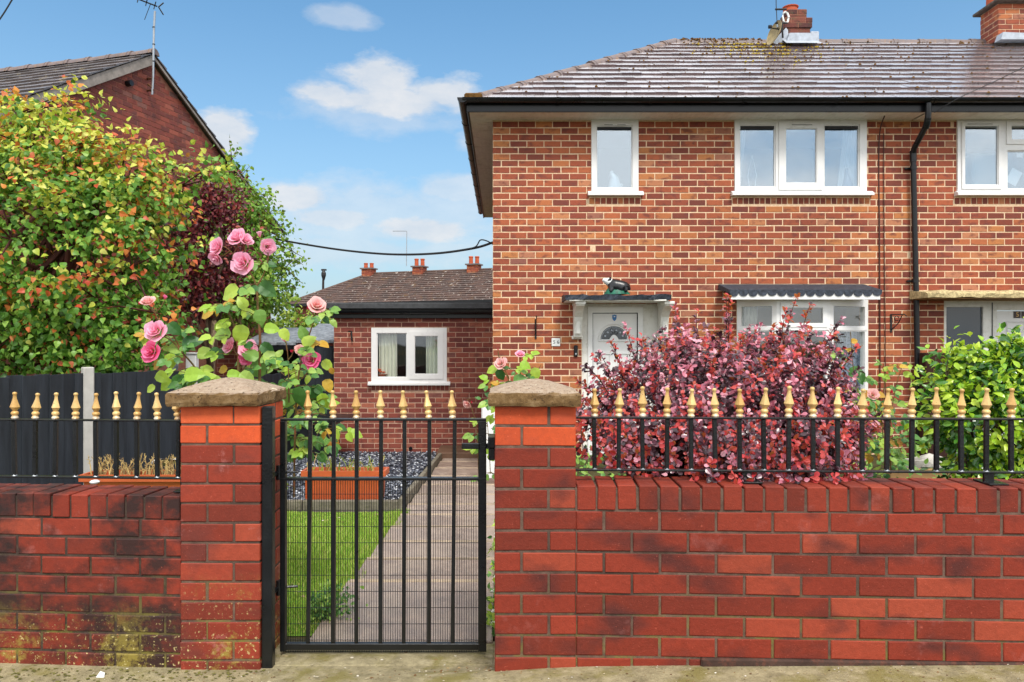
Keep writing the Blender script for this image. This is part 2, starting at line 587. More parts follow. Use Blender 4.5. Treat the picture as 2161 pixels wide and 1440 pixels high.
M['lead'] = plain('lead_flashing', C(190, 198, 210, .75), 0.4, 0.5, metal=0.2, var=0.15, vscale=12, bump=0.3)
M['dark_room'] = plain('room_wall', C(150, 160, 172, .6), 0.9, 0.1, var=0.05, bump=0.0)
M['curtain'] = plain('net_curtain', C(228, 230, 228, .85), 0.9, 0.1, var=0.05, bump=0.05)
M['porcelain'] = plain('white_porcelain', (0.75, 0.77, 0.76, 1), 0.2, 0.6, var=0.05, bump=0.1, bscale=30)
M['glass_up'] = glass_mat('window_glass', 0.26, (0.8, 0.86, 0.9, 1), (0.84, 0.92, 1.0, 1))
M['glass_low'] = glass_mat('window_glass_lower', 0.07, (.93, .95, .95, 1))
M['glass_door'] = glass_mat('door_glass_grey', 0.12, (0.35, 0.4, 0.42, 1), (0.6, 0.65, 0.7, 1), 0.15)
M['bark'] = plain('bark', C(96, 78, 62, .7), 0.9, 0.2, var=0.3, vscale=14, bump=0.9, bscale=50, stretch=(1, 1, .3))
M['pale_bark'] = plain('pale_bark', C(196, 170, 138, .7), 0.85, 0.2, var=0.25, vscale=14, bump=0.6, bscale=40, dirt=C(80, 62, 50), dirt_amt=0.7)
M['twig'] = plain('red_brown_twig', C(92, 48, 40, .7), 0.7, 0.3, var=0.25, bump=0.3)
M['cane'] = plain('rose_cane', C(120, 96, 50, .75), 0.6, 0.3, var=0.3, vscale=10, bump=0.2, dirt=C(140, 52, 44), dirt_amt=0.8)
M['galv'] = plain('galvanised_steel', C(190, 195, 200, .7), 0.35, 0.6, metal=0.7, var=0.1, bump=0.1)
M['rust'] = plain('rusty_steel', C(120, 78, 52, .7), 0.8, 0.3, metal=0.2, var=0.3, vscale=30, bump=0.5)
M['cable'] = plain('black_cable', (0.015, 0.015, 0.017, 1), 0.5, 0.4, var=0.1, bump=0.0)
M['cable_white'] = plain('white_cable', (0.6, 0.62, 0.66, 1), 0.5, 0.4, var=0.1, bump=0.0)
M['cable_brown'] = plain('brown_cable', C(84, 44, 36, .7), 0.5, 0.4, var=0.1, bump=0.0)


def cap_mat():
    t = NT('weathered_cap_concrete')
    p = t.pos()
    n = t.noise(p, 16, 7, 0.7)
    c = t.ramp(n, [(0.28, C(92, 68, 42, .7)), (0.5, C(138, 108, 70, .72)), (0.72, C(178, 150, 112, .76))])
    g = t.n('ShaderNodeNewGeometry'); sp = t.n('ShaderNodeSeparateXYZ'); t.L(g.outputs['True Normal'], sp.inputs[0])
    top = t.band(sp.outputs[2], 0.5, 0.9)          # upward faces are paler and greyer
    c2 = t.ramp(t.noise(p, 55, 5, 0.7), [(0.3, C(164, 140, 118, .74)), (0.7, C(204, 186, 166, .76))])
    c = t.mix(t.math('MULTIPLY', top, 0.85), c, c2)
    c = t.mix(t.band(t.noise(p, 30, 2, 0.5), 0.72, 0.76), c, C(228, 216, 184, .85))
    c = t.mix(t.math('MULTIPLY', t.band(t.noise(p, 70, 4, 0.6), 0.6, 0.66), 0.8), c, C(74, 56, 40, .7))
    t.principled(c, 0.9, 0.2, 0, t.bump(t.noise(p, 90, 6, 0.75), 0.8, 0.008))
    return t.m


M['cap'] = cap_mat()


def tile_mat(name, mode, c0, c1, moss, spots, rough=0.2, coat=0.8, patchy=0.5, spotcol=None):
    t = NT(name)
    p = t.pos()
    c = t.mix(t.rand(mode), c0, c1)
    c = t.mix(0.4, c, t.ramp(t.noise(p, 12, 6, 0.7), [(0.3, (0.25, .25, .25, 1)), (0.7, (.75, .75, .75, 1))]), 'OVERLAY')
    mo = t.math('MULTIPLY', t.band(t.noise(p, 2.4, 7, 0.75), 0.57, 0.66), patchy)
    c = t.mix(mo, c, moss)
    if spots:
        c = t.mix(t.math('MULTIPLY', t.band(t.noise(p, spots[0], 3, 0.7), spots[1], spots[1] + .05), .9), c, spotcol)
    ro = t.math('ADD', t.math('MULTIPLY', t.noise(p, 5, 4, 0.6), 0.3), t.math('ADD', t.math('MULTIPLY', mo, .4), rough - 0.1), True)
    nb = t.bump(t.noise(p, 60, 4, 0.7), 0.15, 0.004)
    pr = t.principled(c, ro, 0.8, 0, nb, link=False)
    # film of rain: mirrors the sky at grazing angles
    lw = t.n('ShaderNodeLayerWeight'); lw.inputs[0].default_value = 0.5
    gl_ = t.n('ShaderNodeBsdfGlossy'); gl_.inputs[0].default_value = (1, .985, 1, 1); gl_.inputs['Roughness'].default_value = 0.22
    t.L(nb, gl_.inputs['Normal'])
    mx = t.n('ShaderNodeMixShader')
    t.L(t.math('MULTIPLY', t.math('MULTIPLY', t.math('POWER', lw.outputs['Facing'], 1.5), coat * 1.45), t.math('SUBTRACT', 1.0, t.math('MULTIPLY', mo, .75)), True), mx.inputs[0])
    t.L(pr, mx.inputs[1]); t.L(gl_.outputs[0], mx.inputs[2]); t.L(mx.outputs[0], t.out.inputs[0])
    return t.m


for md in ('obj', 'isl'):
    M['tile_' + md] = tile_mat('wet_roof_tile_' + md, md, C(92, 72, 76, .7), C(122, 98, 98, .75), C(110, 84, 62, .6), None, patchy=.35)
    M['oldtile_' + md] = tile_mat('mossy_roof_tile_' + md, md, C(78, 66, 64, .6), C(104, 90, 86, .7), C(190, 176, 142, .8), None, 0.5, 0.2, 0.75)
    M['browntile_' + md] = tile_mat('brown_roof_tile_' + md, md, C(74, 50, 40, .6), C(96, 64, 50, .68), C(150, 112, 50, .7), (6, 0.62), 0.75, 0.0, 0.5, C(205, 195, 185, .8))
M['moss'] = plain('roof_moss', C(116, 84, 44, .7), 0.95, 0.1, var=0.4, vscale=20, bump=0.8)
M['lichen'] = plain('yellow_lichen', C(196, 170, 62, .7), 0.95, 0.1, var=0.4, vscale=20, bump=0.8)
M['tar'] = plain('tar_roofing', C(72, 80, 94, .62), 0.65, 0.3, var=0.45, vscale=26, bump=1.0, bscale=70)
M['felt'] = plain('mineral_felt', C(150, 156, 164, .7), 0.55, 0.5, var=0.45, vscale=14, bump=0.8, bscale=40)

# ------------------------------------------------------------------ masonry helpers
def plate(mb, x0, x1, z0, z1, y0, y1, holes=(), mi=0, T=None, back=False):
    """upright plate from y0 (front) to y1 with rectangular holes, reveals closed"""
    xs = sorted({x0, x1, *[h[0] for h in holes], *[h[1] for h in holes]})
    zs = sorted({z0, z1, *[h[2] for h in holes], *[h[3] for h in holes]})
    xs = [x for x in xs if x0 <= x <= x1]; zs = [z for z in zs if z0 <= z <= z1]
    v, f = [], []

    def q(a, b, c, d):
        k = len(v); v.extend((a, b, c, d)); f.append((k, k + 1, k + 2, k + 3))

    def inside(x, z):
        return any(h[0] < x < h[1] and h[2] < z < h[3] for h in holes)
    for i in range(len(xs) - 1):
        for j in range(len(zs) - 1):
            if inside((xs[i] + xs[i + 1]) / 2, (zs[j] + zs[j + 1]) / 2): continue
            q((xs[i], y0, zs[j]), (xs[i + 1], y0, zs[j]), (xs[i + 1], y0, zs[j + 1]), (xs[i], y0, zs[j + 1]))
            if back: q((xs[i], y1, zs[j]), (xs[i], y1, zs[j + 1]), (xs[i + 1], y1, zs[j + 1]), (xs[i + 1], y1, zs[j]))
    rect = [(x0, x1, z0, z1, 1)] + [(max(h[0], x0), min(h[1], x1), max(h[2], z0), min(h[3], z1), -1) for h in holes]
    for a, b, c, d, s in rect:
        for e in (((a, c), (b, c)), ((b, c), (b, d)), ((b, d), (a, d)), ((a, d), (a, c))):
            (xa, za), (xb, zb) = e
            if s < 0:
                (xa, za), (xb, zb) = (xb, zb), (xa, za)
            q((xa, y1, za), (xb, y1, zb), (xb, y0, zb), (xa, y0, za))
    if T is not None: v = [T @ Vector(p) for p in v]
    mb.add(v, f, mi)


_bk = {}


def brick_geo(L, H, D, b=0.0035, var=0):
    """brick with its bevelled face at y=0 looking to -y; x 0..L, z 0..H, y to D"""
    r = random.Random(hash((round(L, 3), round(H, 3), var)) & 0xffff)
    j = lambda s=0.0022: r.uniform(-s, s)
    fx = [(b + j(), 0, b + j()), (L - b + j(), 0, b + j()), (L - b + j(), 0, H - b + j()), (b + j(), 0, H - b + j())]
    rm = [(0, b, 0), (L, b, 0), (L, b, H), (0, b, H)]
    bk = [(0, D, 0), (L, D, 0), (L, D, H), (0, D, H)]
    v = fx + rm + bk
    f = [(0, 1, 2, 3)]
    for k in range(4):
        n = (k + 1) % 4
        f.append((4 + k, 4 + n, n, k))
        f.append((8 + k, 8 + n, 4 + n, 4 + k))
    return v, f


def brick_mesh(L, H, D, mat, b=0.0035, var=0):
    key = (round(L, 3), round(H, 3), round(D, 3), mat.name, var, b)
    if key not in _bk:
        v, f = brick_geo(round(L, 3), round(H, 3), D, b, var)
        me = bpy.data.meshes.new('brick'); me.from_pydata(v, [], f); me.materials.append(mat); me.update()
        _bk[key] = me
    return _bk[key]


def lay(parent, ox, oy, ang, z0, nc, L, course, slen, joint, mp, ms=None, D=0.08, holes=(), keep=None, nmax=300, b=0.0035, jit=0.0012,
        want=None, pick=None, start=0, sub='brick', rest='brickwork'):
    """courses of stretcher bond along a direction; every brick its own object up to nmax, the rest one stuff part.
    ox, oy: start of the wall face; outward side is on the right hand of -normal (front = -y for ang 0)"""
    ca, sa = math.cos(ang), math.sin(ang)
    items = []
    for i in range(nc):
        z = z0 + i * course
        u = -slen * 0.5 * ((i + start) % 2) - 1e-6
        while u < L - 0.02:
            a, c = max(u + joint / 2, 0.0), min(u + slen - joint / 2, L)
            u += slen
            segs = [(a, c)]
            zc0, zc1 = z, z + course - joint
            for h in holes:
                if h[3] <= zc0 + 0.012 or h[2] >= zc1 - 0.012: continue
                ns = []
                for s0, s1 in segs:
                    if h[1] <= s0 or h[0] >= s1: ns.append((s0, s1)); continue
                    if h[0] - .004 > s0: ns.append((s0, h[0] - .004))
                    if h[1] + .004 < s1: ns.append((h[1] + .004, s1))
                segs = ns
            for s0, s1 in segs:
                if s1 - s0 < 0.025: continue
                if keep and not keep((s0 + s1) / 2, z + course / 2): continue
                items.append((s0, s1 - s0, z, course - joint))
    def score(it):
        u = it[0] + it[1] / 2
        X, Y = ox + ca * u, oy + sa * u
        x = 1060 + F * X / Y; y = 725 - F * (it[2] - CAMZ) / Y
        s = it[1] * it[3] / (Y * Y)
        if not (-20 < x < 2180 and -20 < y < 1460): s *= 0.01
        if pick and not pick(x, y): s *= 0.1
        return s
    order = sorted(range(len(items)), key=lambda k: -score(items[k]))
    parts = set(order[:nmax])
    st = MB()
    for k, (u, l, z, h) in enumerate(items):
        dy = max(-.0025, min(.0025, random.gauss(0, jit)))
        X = ox + ca * u - sa * dy
        Y = oy + sa * u + ca * dy
        rz = ang + random.gauss(0, 0.004)
        ry = random.gauss(0, 0.0035)
        if k in parts:
            place(sub, brick_mesh(l, h, D, mp, b, k % 3), parent, (X, Y, z), (0, ry, rz))
        else:
            v, f = brick_geo(l, h, D, b, k % 3)
            st.add(v, f, 0, Matrix.Translation((X, Y, z)) @ Euler((0, ry, rz)).to_matrix().to_4x4())
    if st.v:
        o = st.build(rest, ms or mp, parent, fix=False)
        o['kind'] = 'stuff'
    return items


# ------------------------------------------------------------------ ground
def sm(a, b, x):
    t = min(1, max(0, (x - a) / (b - a)))
    return t * t * (3 - 2 * t)


def pave(X):
    pts = [(-400, -.13), (-3, -.118), (-1.2, -.108), (-.5, -.06), (.1, -.006), (2.6, .045), (8, .1), (400, .15)]
    for (a, za), (b, zb) in zip(pts, pts[1:]):
        if a <= X <= b: return za + (zb - za) * (X - a) / (b - a)
    return 0


def garden(X, Y):
    k = min(max(Y - 3.4, 0), 9.0)
    gl = -.1 - .05 * k
    gr = -.03 - .016 * k
    w = sm(-.02, .5, X) * (1 - sm(9.6, 10.6, Y))
    return gl + (gr - gl) * w


def gz(X, Y):
    if Y < 2.95: return pave(X)
    return pave(X) + (garden(X, Y) - pave(X)) * sm(2.95, 3.25, Y)


def sheet(name, xs, ys, off, mat, kind='structure', parent=None, zf=gz):
    v = [(x, y, zf(x, y) + off) for y in ys for x in xs]
    n = len(xs)
    f = [(j * n + i, j * n + i + 1, (j + 1) * n + i + 1, (j + 1) * n + i) for j in range(len(ys) - 1) for i in range(n - 1)]
    o = MB().add(v, f).build(name, mat, parent, smooth=True, fix=False)
    if kind: o['kind'] = kind
    return o


def frange(a, b, n): return [a + (b - a) * i / n for i in range(n + 1)]


M['earth'] = plain('garden_earth', C(92, 84, 56, .6), 0.95, 0.1, var=0.35, vscale=2.5, bump=0.9, bscale=30, dirt=C(70, 92, 44, .6), dirt_amt=0.8)
M['asphalt'] = plain('pavement_asphalt', C(112, 112, 108, .6), 0.9, 0.2, var=0.2, vscale=8, bump=0.9, bscale=140)


def mossy_concrete():
    t = NT('mossy_concrete')
    p = t.pos()
    n = t.noise(p, 14, 8, 0.72)
    c = t.ramp(n, [(0.3, C(122, 112, 84, .8)), (0.6, C(172, 160, 126, .85)), (0.8, C(196, 184, 156, .85))])
    m = t.band(t.noise(p, 4.5, 7, 0.7), 0.5, 0.62)
    c = t.mix(t.math('MULTIPLY', m, 0.75), c, C(138, 128, 62, .7))
    c = t.mix(t.math('MULTIPLY', t.band(t.noise(p, 60, 4, 0.7), 0.6, 0.68), 0.6), c, C(70, 66, 50, .7))
    t.principled(c, 0.8, 0.3, 0, t.bump(t.noise(p, 60, 6, 0.75), 0.7, 0.01))
    return t.m


M['mossy'] = mossy_concrete()
XS = [-300, -60, -20, -10, -6, -4, -3, -2.5, -2, -1.6, -1.2, -.95, -.5, -.03, .1, .2, .3, .4, .5, 1, 2, 3, 5, 8, 12, 20, 60, 300]
YS = [-300, -60, -20, -6, 0, 1.5, 2.5, 2.9, 3.0, 3.1, 3.2, 3.35, 3.6, 4, 5, 6, 7, 8, 9, 9.6, 9.9, 10.2, 10.6, 12, 12.4, 15, 20, 40, 100, 700]
sheet('ground', XS, YS, 0.0, M['earth'])
sheet('pavement', frange(-14, 14, 40), frange(0.6, 2.86, 8), 0.006, M['asphalt'])
sheet('road', frange(-60, 60, 30), frange(-7, 0.45, 6), 0.004, plain('road_asphalt', C(90, 90, 92, .55), 0.85, 0.25, var=0.15, bump=0.8, bscale=90))
sheet('concrete_strip', frange(-8, 8, 70), frange(2.72, 3.5, 16), 0.013, M['mossy'], zf=gz)
# the threshold under the gate, a slab of its own
th = MB()
th.bbox(-1.0, -.035, 3.22, 3.46, -.2, -.083, 0.008)
tho = th.build('threshold_slab', M['mossy']); tho['kind'] = 'structure'

# ---- path: shallow steps going down to the house
def slab_mat():
    t = NT('wet_path_concrete')
    p = t.pos()
    n = t.noise(p, 10, 7, 0.7)
    c0 = t.mix(t.rand('obj'), C(136, 118, 106, .85), C(164, 146, 134, .88))
    c = t.mix(0.45, c0, t.ramp(n, [(0.3, (.25, .25, .25, 1)), (0.7, (.78, .78, .78, 1))]), 'OVERLAY')
    c = t.mix(t.math('MULTIPLY', t.band(t.noise(p, 2.5, 5, 0.6), 0.5, 0.65), 0.45), c, C(178, 160, 142, .85))
    c = t.mix(t.math('MULTIPLY', t.band(t.noise(p, 150, 2, 0.6), 0.62, 0.66), 0.7), c, C(206, 192, 178, .85))
    ro = t.math('ADD', t.math('MULTIPLY', n, 0.5), 0.12, True)
    t.principled(c, ro, 0.5, 0, t.bump(t.noise(p, 120, 4, 0.7), 0.3, 0.004))
    return t.m


M['slab'] = slab_mat()
M['nosing'] = plain('pale_step_nosing', C(176, 156, 132, .85), 0.6, 0.4, var=0.25, vscale=6, bump=0.3)
pathbase = sheet('garden_path', frange(-.93, -.02, 3), frange(3.45, 11.6, 10), 0.004, M['soil'])
ye = [3.47, 4.35, 4.95, 5.5, 6.05, 6.6, 7.15, 7.75, 8.45, 9.2, 10.0, 10.8, 11.5]
for a, b in zip(ye, ye[1:]):
    zt = garden(-.5, a + .1) + .03
    m = MB(); m.bbox(-.915, -.045, a + .004, b + .02, zt - .1, zt, 0.006)
    so = m.build('slab', M['slab'], pathbase)
    m2 = MB(); m2.bbox(-.91, -.05, b - .018, b + .024, zt - .02, zt + .004, 0.003)
    m2.build('nosing', M['nosing'], so)
ap = MB(); ap.bbox(-1.02, -.14, 11.35, 12.2, -.62, -.36, .01)
apo = ap.build('concrete_step', plain('damp_concrete', C(112, 84, 66, .75), 0.6, 0.3, var=0.2, vscale=5, bump=0.4)); apo['kind'] = 'structure'

# ---- lawn
M['grass'] = leaf_mat('grass_blade', 'isl', [(0, C(108, 152, 54, .95)), (0.5, C(146, 186, 72, .98)), (0.8, C(184, 206, 98, .98)), (1, C(206, 200, 128, .95))], 0.6, 0.2, 0.35, vein=False)
sheet('lawn', frange(-3.6, -.93, 8), frange(3.6, 6.98, 8), 0.005, plain('lawn_soil', C(110, 150, 50, .8), 0.95, 0.1, var=0.3, vscale=9, bump=0.8, bscale=60, dirt=C(150, 140, 80, .6), dirt_amt=0.5), 'structure')


def blades(name, n, area, hmin, hmax, mat, zoff=0.005, w=0.004, parent=None, dens=None):
    x = rng.uniform(area[0], area[1], n); y = rng.uniform(area[2], area[3], n)
    z = np.array([gz(a, b) for a, b in zip(x, y)]) + zoff
    h = rng.uniform(hmin, hmax, n) * (0.7 + 0.5 * np.sin(x * 3.1) * np.cos(y * 2.3))
    a = rng.uniform(0, 6.283, n); lean = rng.uniform(0.1, 0.7, n) * h; la = rng.uniform(0, 6.283, n)
    dx, dy = np.cos(a) * w, np.sin(a) * w
    V = np.empty((n, 3, 3))
    V[:, 0] = np.stack([x - dx, y - dy, z], 1); V[:, 1] = np.stack([x + dx, y + dy, z], 1)
    V[:, 2] = np.stack([x + np.cos(la) * lean, y + np.sin(la) * lean, z + h], 1)
    return tri_obj(name, V.reshape(-1, 3), np.arange(3 * n).reshape(-1, 3), [mat], parent=parent)


def tri_obj(name, V, T, mats, mi=None, parent=None, smooth=False):
    me = bpy.data.meshes.new(name)
    me.vertices.add(len(V)); me.vertices.foreach_set('co', np.ascontiguousarray(V, dtype=np.float32).ravel())
    me.loops.add(len(T) * 3); me.loops.foreach_set('vertex_index', np.ascontiguousarray(T, dtype=np.int32).ravel())
    me.polygons.add(len(T)); me.polygons.foreach_set('loop_start', np.arange(0, 3 * len(T), 3, dtype=np.int32))
    for m in mats: me.materials.append(m)
    if mi is not None: me.polygons.foreach_set('material_index', np.ascontiguousarray(mi, dtype=np.int32))
    if smooth: me.polygons.foreach_set('use_smooth', np.ones(len(T), dtype=bool))
    me.update(calc_edges=True); me.validate()
    o = bpy.data.objects.new(name, me)
    return link(o, parent)


g = blades('grass', 60000, (-3.0, -.9, 3.62, 6.97), 0.02, 0.05, M['grass'])
tag(g, 'short bright green lawn grass beside the path', 'grass', kind='stuff')
g2 = blades('grass_tuft', 3500, (-1.02, -.86, 3.7, 6.9), 0.03, 0.08, M['grass'], w=0.005)
tag(g2, 'longer ragged grass along the path edge', 'grass', kind='stuff')

# ---- gravel bed with its kerb
def slate():
    t = NT('slate_chipping')
    c = t.ramp(t.rand('isl'), [(0, C(40, 44, 56, .8)), (0.45, C(78, 84, 100, .8)), (0.75, C(120, 126, 140, .85)), (0.9, C(196, 200, 208, .9)), (1, C(226, 228, 232, .9))])  # palest stops put the white glints of wet slate into the colour
    t.principled(c, 0.28, 0.6, 0, None)
    return t.m


M['slate'] = slate()
sheet('gravel_bed', frange(-4.4, -1.0, 8), frange(7.1, 12.2, 10), 0.06, plain('gravel_base', C(52, 56, 66, .6), 0.7, 0.4, var=0.5, vscale=30, bump=1.0, bscale=40), 'structure')
n = 11000
ch_x = rng.uniform(-4.2, -1.03, n); ch_y = 7.12 + (rng.uniform(0, 1, n) ** 1.3) * 5.0
V = []
base = np.array([(1, 0, 0), (0.2, 1, 0.1), (-1, 0.2, 0), (-.1, -1, 0), (0.1, 0, .8), (0, 0.1, -.5)])
Tt = np.array([(0, 1, 4), (1, 2, 4), (2, 3, 4), (3, 0, 4), (1, 0, 5), (2, 1, 5), (3, 2, 5), (0, 3, 5)])
sz = np.stack([rng.uniform(.018, .04, n), rng.uniform(.01, .022, n), rng.uniform(.006, .014, n)], 1)
yaw = rng.uniform(0, 6.283, n); tl = rng.normal(0, 0.45, n)
P = base[None] * sz[:, None, :] + rng.normal(0, .003, (n, 6, 3))
c_, s_ = np.cos(tl)[:, None], np.sin(tl)[:, None]
P2 = P.copy(); P2[..., 1] = P[..., 1] * c_ - P[..., 2] * s_; P2[..., 2] = P[..., 1] * s_ + P[..., 2] * c_
c_, s_ = np.cos(yaw)[:, None], np.sin(yaw)[:, None]
P3 = P2.copy(); P3[..., 0] = P2[..., 0] * c_ - P2[..., 1] * s_; P3[..., 1] = P2[..., 0] * s_ + P2[..., 1] * c_
zz = np.array([gz(a, b) for a, b in zip(ch_x, ch_y)]) + .07 + rng.uniform(0, .015, n)
P3 += np.stack([ch_x, ch_y, zz], 1)[:, None, :]
Tn = (Tt[None] + 6 * np.arange(n)[:, None, None]).reshape(-1, 3)
gv = tri_obj('slate_chippings', P3.reshape(-1, 3), Tn, [M['slate']])
tag(gv, 'wet blue-grey slate chippings in the bed beyond the lawn', 'gravel', kind='stuff')

ked = thing('garden_edging', 'grey concrete kerb edging round the slate gravel bed', 'kerb', (-.95, 7.0, garden(-.95, 7)))
M['kerb'] = plain('kerb_concrete', C(134, 126, 112, .8), 0.85, 0.2, var=0.25, vscale=9, bump=0.7, bscale=80, dirt=C(86, 88, 54, .7), dirt_amt=0.7)
for k in range(4):
    x1 = -.985 - k * .92
    m = MB(); z = garden(-2, 7.0); m.bbox(x1 - .91, x1, 7.0, 7.06, z - .08, z + .11, .008)
    m.build('kerb_stone', M['kerb'], ked)
for k in range(5):
    y0 = 7.0 + k * .92
    m = MB(); v, f = bev_box(.055, .91, .2, .008)
    za, zb = garden(-.95, y0), garden(-.95, y0 + .91)
    sh = Matrix.Translation((-.955, y0 + .455, (za + zb) / 2 + .035)) @ Euler((math.atan2(zb - za, .91), 0, 0)).to_matrix().to_4x4()
    m.add(v, f, 0, sh); m.build('kerb_stone', M['kerb'], ked)

# ------------------------------------------------------------------ front boundary walls and pillars
def pillar(X, Y, W, ztop, z0, course, mat_main, mat_top, capdim, label, caplabel):
    """one and a half brick pier: four bricks pinwheeling round a core in every course, concrete cap on top"""
    t = thing('gate_pillar', label, 'brick pillar', (X + W / 2, Y + W / 2, z0), 'brick gate pillars')
    core = MB(); e = .004; core.box(X + e, X + W - e, Y + e, Y + W - e, z0, ztop - .003)
    co = core.build('mortar_core', M['fmortar'], t)
    S, B, H = W * 2 / 3 - .005, W / 3 - .005, course - .0095
    nC = int(round((ztop - z0) / course))
    for i in range(nC):
        z = ztop - (i + 1) * course + .006
        mt = mat_top if i < 2 else mat_main
        fl = i % 2 == 0
        if fl: rects = [(0, S, 0, B), (W - B, W, 0, S), (W - S, W, W - B, W), (0, B, W - S, W)]
        else: rects = [(W - S, W, 0, B), (W - B, W, W - S, W), (0, S, W - B, W), (0, B, 0, S)]
        for a, b, c, d in rects:
            key = ('p', round(b - a, 3), round(d - c, 3), round(H, 3), mt.name)
            if key not in _bk:
                v, f = bev_box(b - a, d - c, H, .0035)
                me = bpy.data.meshes.new('brick'); me.from_pydata(v, [], f); me.materials.append(mt); me.update()
                _bk[key] = me
            place('brick', _bk[key], t, (X + (a + b) / 2 + random.gauss(0, .001), Y + (c + d) / 2 + random.gauss(0, .0012), z + H / 2), (random.gauss(0, .003), random.gauss(0, .004), random.gauss(0, .006)))
    cx0, cx1, cy0, cy1, e0, e1, ap = capdim
    bm = bmesh.new()
    mx, my = (cx0 + cx1) / 2, (cy0 + cy1) / 2
    N = 10
    rings = []
    for z, s in ((e0, .985), (e0 + .012, 1.0), (e1 - .008, 1.0), (e1, .975)):
        rings.append([(mx + (x - mx) * s, my + (y - my) * s, z) for x, y in
                      [(cx0 + (cx1 - cx0) * k / N, cy0) for k in range(N)] + [(cx1, cy0 + (cy1 - cy0) * k / N) for k in range(N)] +
                      [(cx1 - (cx1 - cx0) * k / N, cy1) for k in range(N)] + [(cx0, cy1 - (cy1 - cy0) * k / N) for k in range(N)]])
    for s, z in ((.7, .42), (.4, .75), (.12, .97)):
        rings.append([(mx + (x - mx) * s, my + (y - my) * s, e1 + (ap - e1) * z) for x, y, _ in rings[3]])
    v, f = [], []
    rr = random.Random(int(X * 100))
    for i, r_ in enumerate(rings):
        for p in r_:
            k = .0016 if i < 4 else .001
            v.append((p[0] + rr.gauss(0, k), p[1] + rr.gauss(0, k), p[2] + rr.gauss(0, k)))
    n4 = 4 * N
    for i in range(len(rings) - 1):
        for k in range(n4):
            f.append((i * n4 + k, i * n4 + (k + 1) % n4, (i + 1) * n4 + (k + 1) % n4, (i + 1) * n4 + k))
    f.append(tuple(reversed(range(n4))))
    v.append((mx, my, ap)); tip = len(v) - 1; b0 = (len(rings) - 1) * n4
    for k in range(n4): f.append((b0 + k, b0 + (k + 1) % n4, tip))
    c = MB().add(v, f).build('pillar_cap', M['cap'], t)
    c['label'] = caplabel
    return t


pL = pillar(-1.39, 3.19, .345, 1.052, -.135, .0848, M['fb_pillar'], M['fb_new'], (-1.436, -1.04, 3.15, 3.565, 1.052, 1.108, 1.165),
            'stained brick gate pillar left of the gate with algae at its foot', 'brown lichened pyramid cap')
pR = pillar(-.031, 3.0, .329, 1.068, -.122, .085, M['fb_pillar'] if False else M['fb'], M['fb_new'], (-.056, .317, 2.965, 3.365, 1.068, 1.12, 1.168),
            'clean red brick gate pillar right of the gate beside the barberry', 'ochre pyramid cap with white droppings')


def front_wall(label, ox, oy, ang, L, ztop, z0, nc, course, slen, mat, coping_mat, start, mortar):
    ca, sa = math.cos(ang), math.sin(ang)
    t = thing('boundary_wall', label, 'brick wall', (ox + ca * L / 2, oy + sa * L / 2, z0))
    T = Matrix.Translation((ox, oy, 0)) @ Euler((0, 0, ang)).to_matrix().to_4x4()
    core = MB(); core.box(-.004, L + .004, .005, .2, z0, ztop - .012, 0, T)
    core.build('mortar_core', mortar, t)
    lay(t, ox, oy, ang, z0 + .006, nc, L, course, slen, .0105, mat, D=.1, nmax=400, start=start, jit=.002)
    # rear leaf, for other views
    bx, by = ox + ca * L - sa * .215, oy + sa * L + ca * .215
    lay(t, bx, by, ang + math.pi, z0 + .006, nc, L, course, slen, .011, mat, D=.1, nmax=0, jit=.002)
    # bricks on edge along the top
    h = ztop - (z0 + nc * course) - .004
    n = int(L / .0832)
    v, f = bev_box(.0735, .222, h, .003)
    me = bpy.data.meshes.new('coping_brick'); me.from_pydata(v, [], f); me.materials.append(coping_mat); me.update()
    for k in range(n):
        u = L - (k + .5) * (L / n)
        dz = random.gauss(0, .0018); dy = random.gauss(0, .002)
        place('coping_brick', me, t, (ox + ca * u - sa * (.1105 + dy), oy + sa * u + ca * (.1105 + dy), ztop - h / 2 + dz),
              (random.gauss(0, .008), random.gauss(0, .01), ang + random.gauss(0, .012)), (1 + random.uniform(-.02, .02), 1, 1))
    return t


aL = R(-3.4)
LL = 1.75
front_wall('soot stained low brick boundary wall left of the gate', -1.392 - LL * math.cos(aL), 3.205 - LL * math.sin(aL), aL, LL, .66, -.111, 8, .0835, .2235,
           M['fb_left'], M['fb_left'], 1, M['fmortar_dark'])
aR = R(-2.1)
wR = front_wall('clean low red brick boundary wall right of the gate', .30, 3.003, aR, 2.6, .743, -.039, 8, .085, .2255, M['fb'], M['fb'], 0, M['fmortar'])

# a dark plinth course of cement render along the foot of the right wall
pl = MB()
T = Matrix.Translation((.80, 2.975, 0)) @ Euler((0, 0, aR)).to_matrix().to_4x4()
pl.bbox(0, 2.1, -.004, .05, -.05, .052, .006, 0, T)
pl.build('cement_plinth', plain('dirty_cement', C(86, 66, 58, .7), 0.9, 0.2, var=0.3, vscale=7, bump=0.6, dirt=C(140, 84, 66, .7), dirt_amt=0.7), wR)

# ------------------------------------------------------------------ railings and gate
FIN = [(.0, 0), (.0115, 0), (.0135, .006), (.0100, .014), (.0095, .018), (.0125, .0195), (.0142, .026), (.0122, .032), (.0078, .036), (.0088, .0385), (.0178, .054), (.0165, .058), (.0118, .074), (.0074, .092), (.0062, .104), (.0062, .109), (.0078, .112), (.0085, .1165), (.0065, .1215), (.0, .1235)]


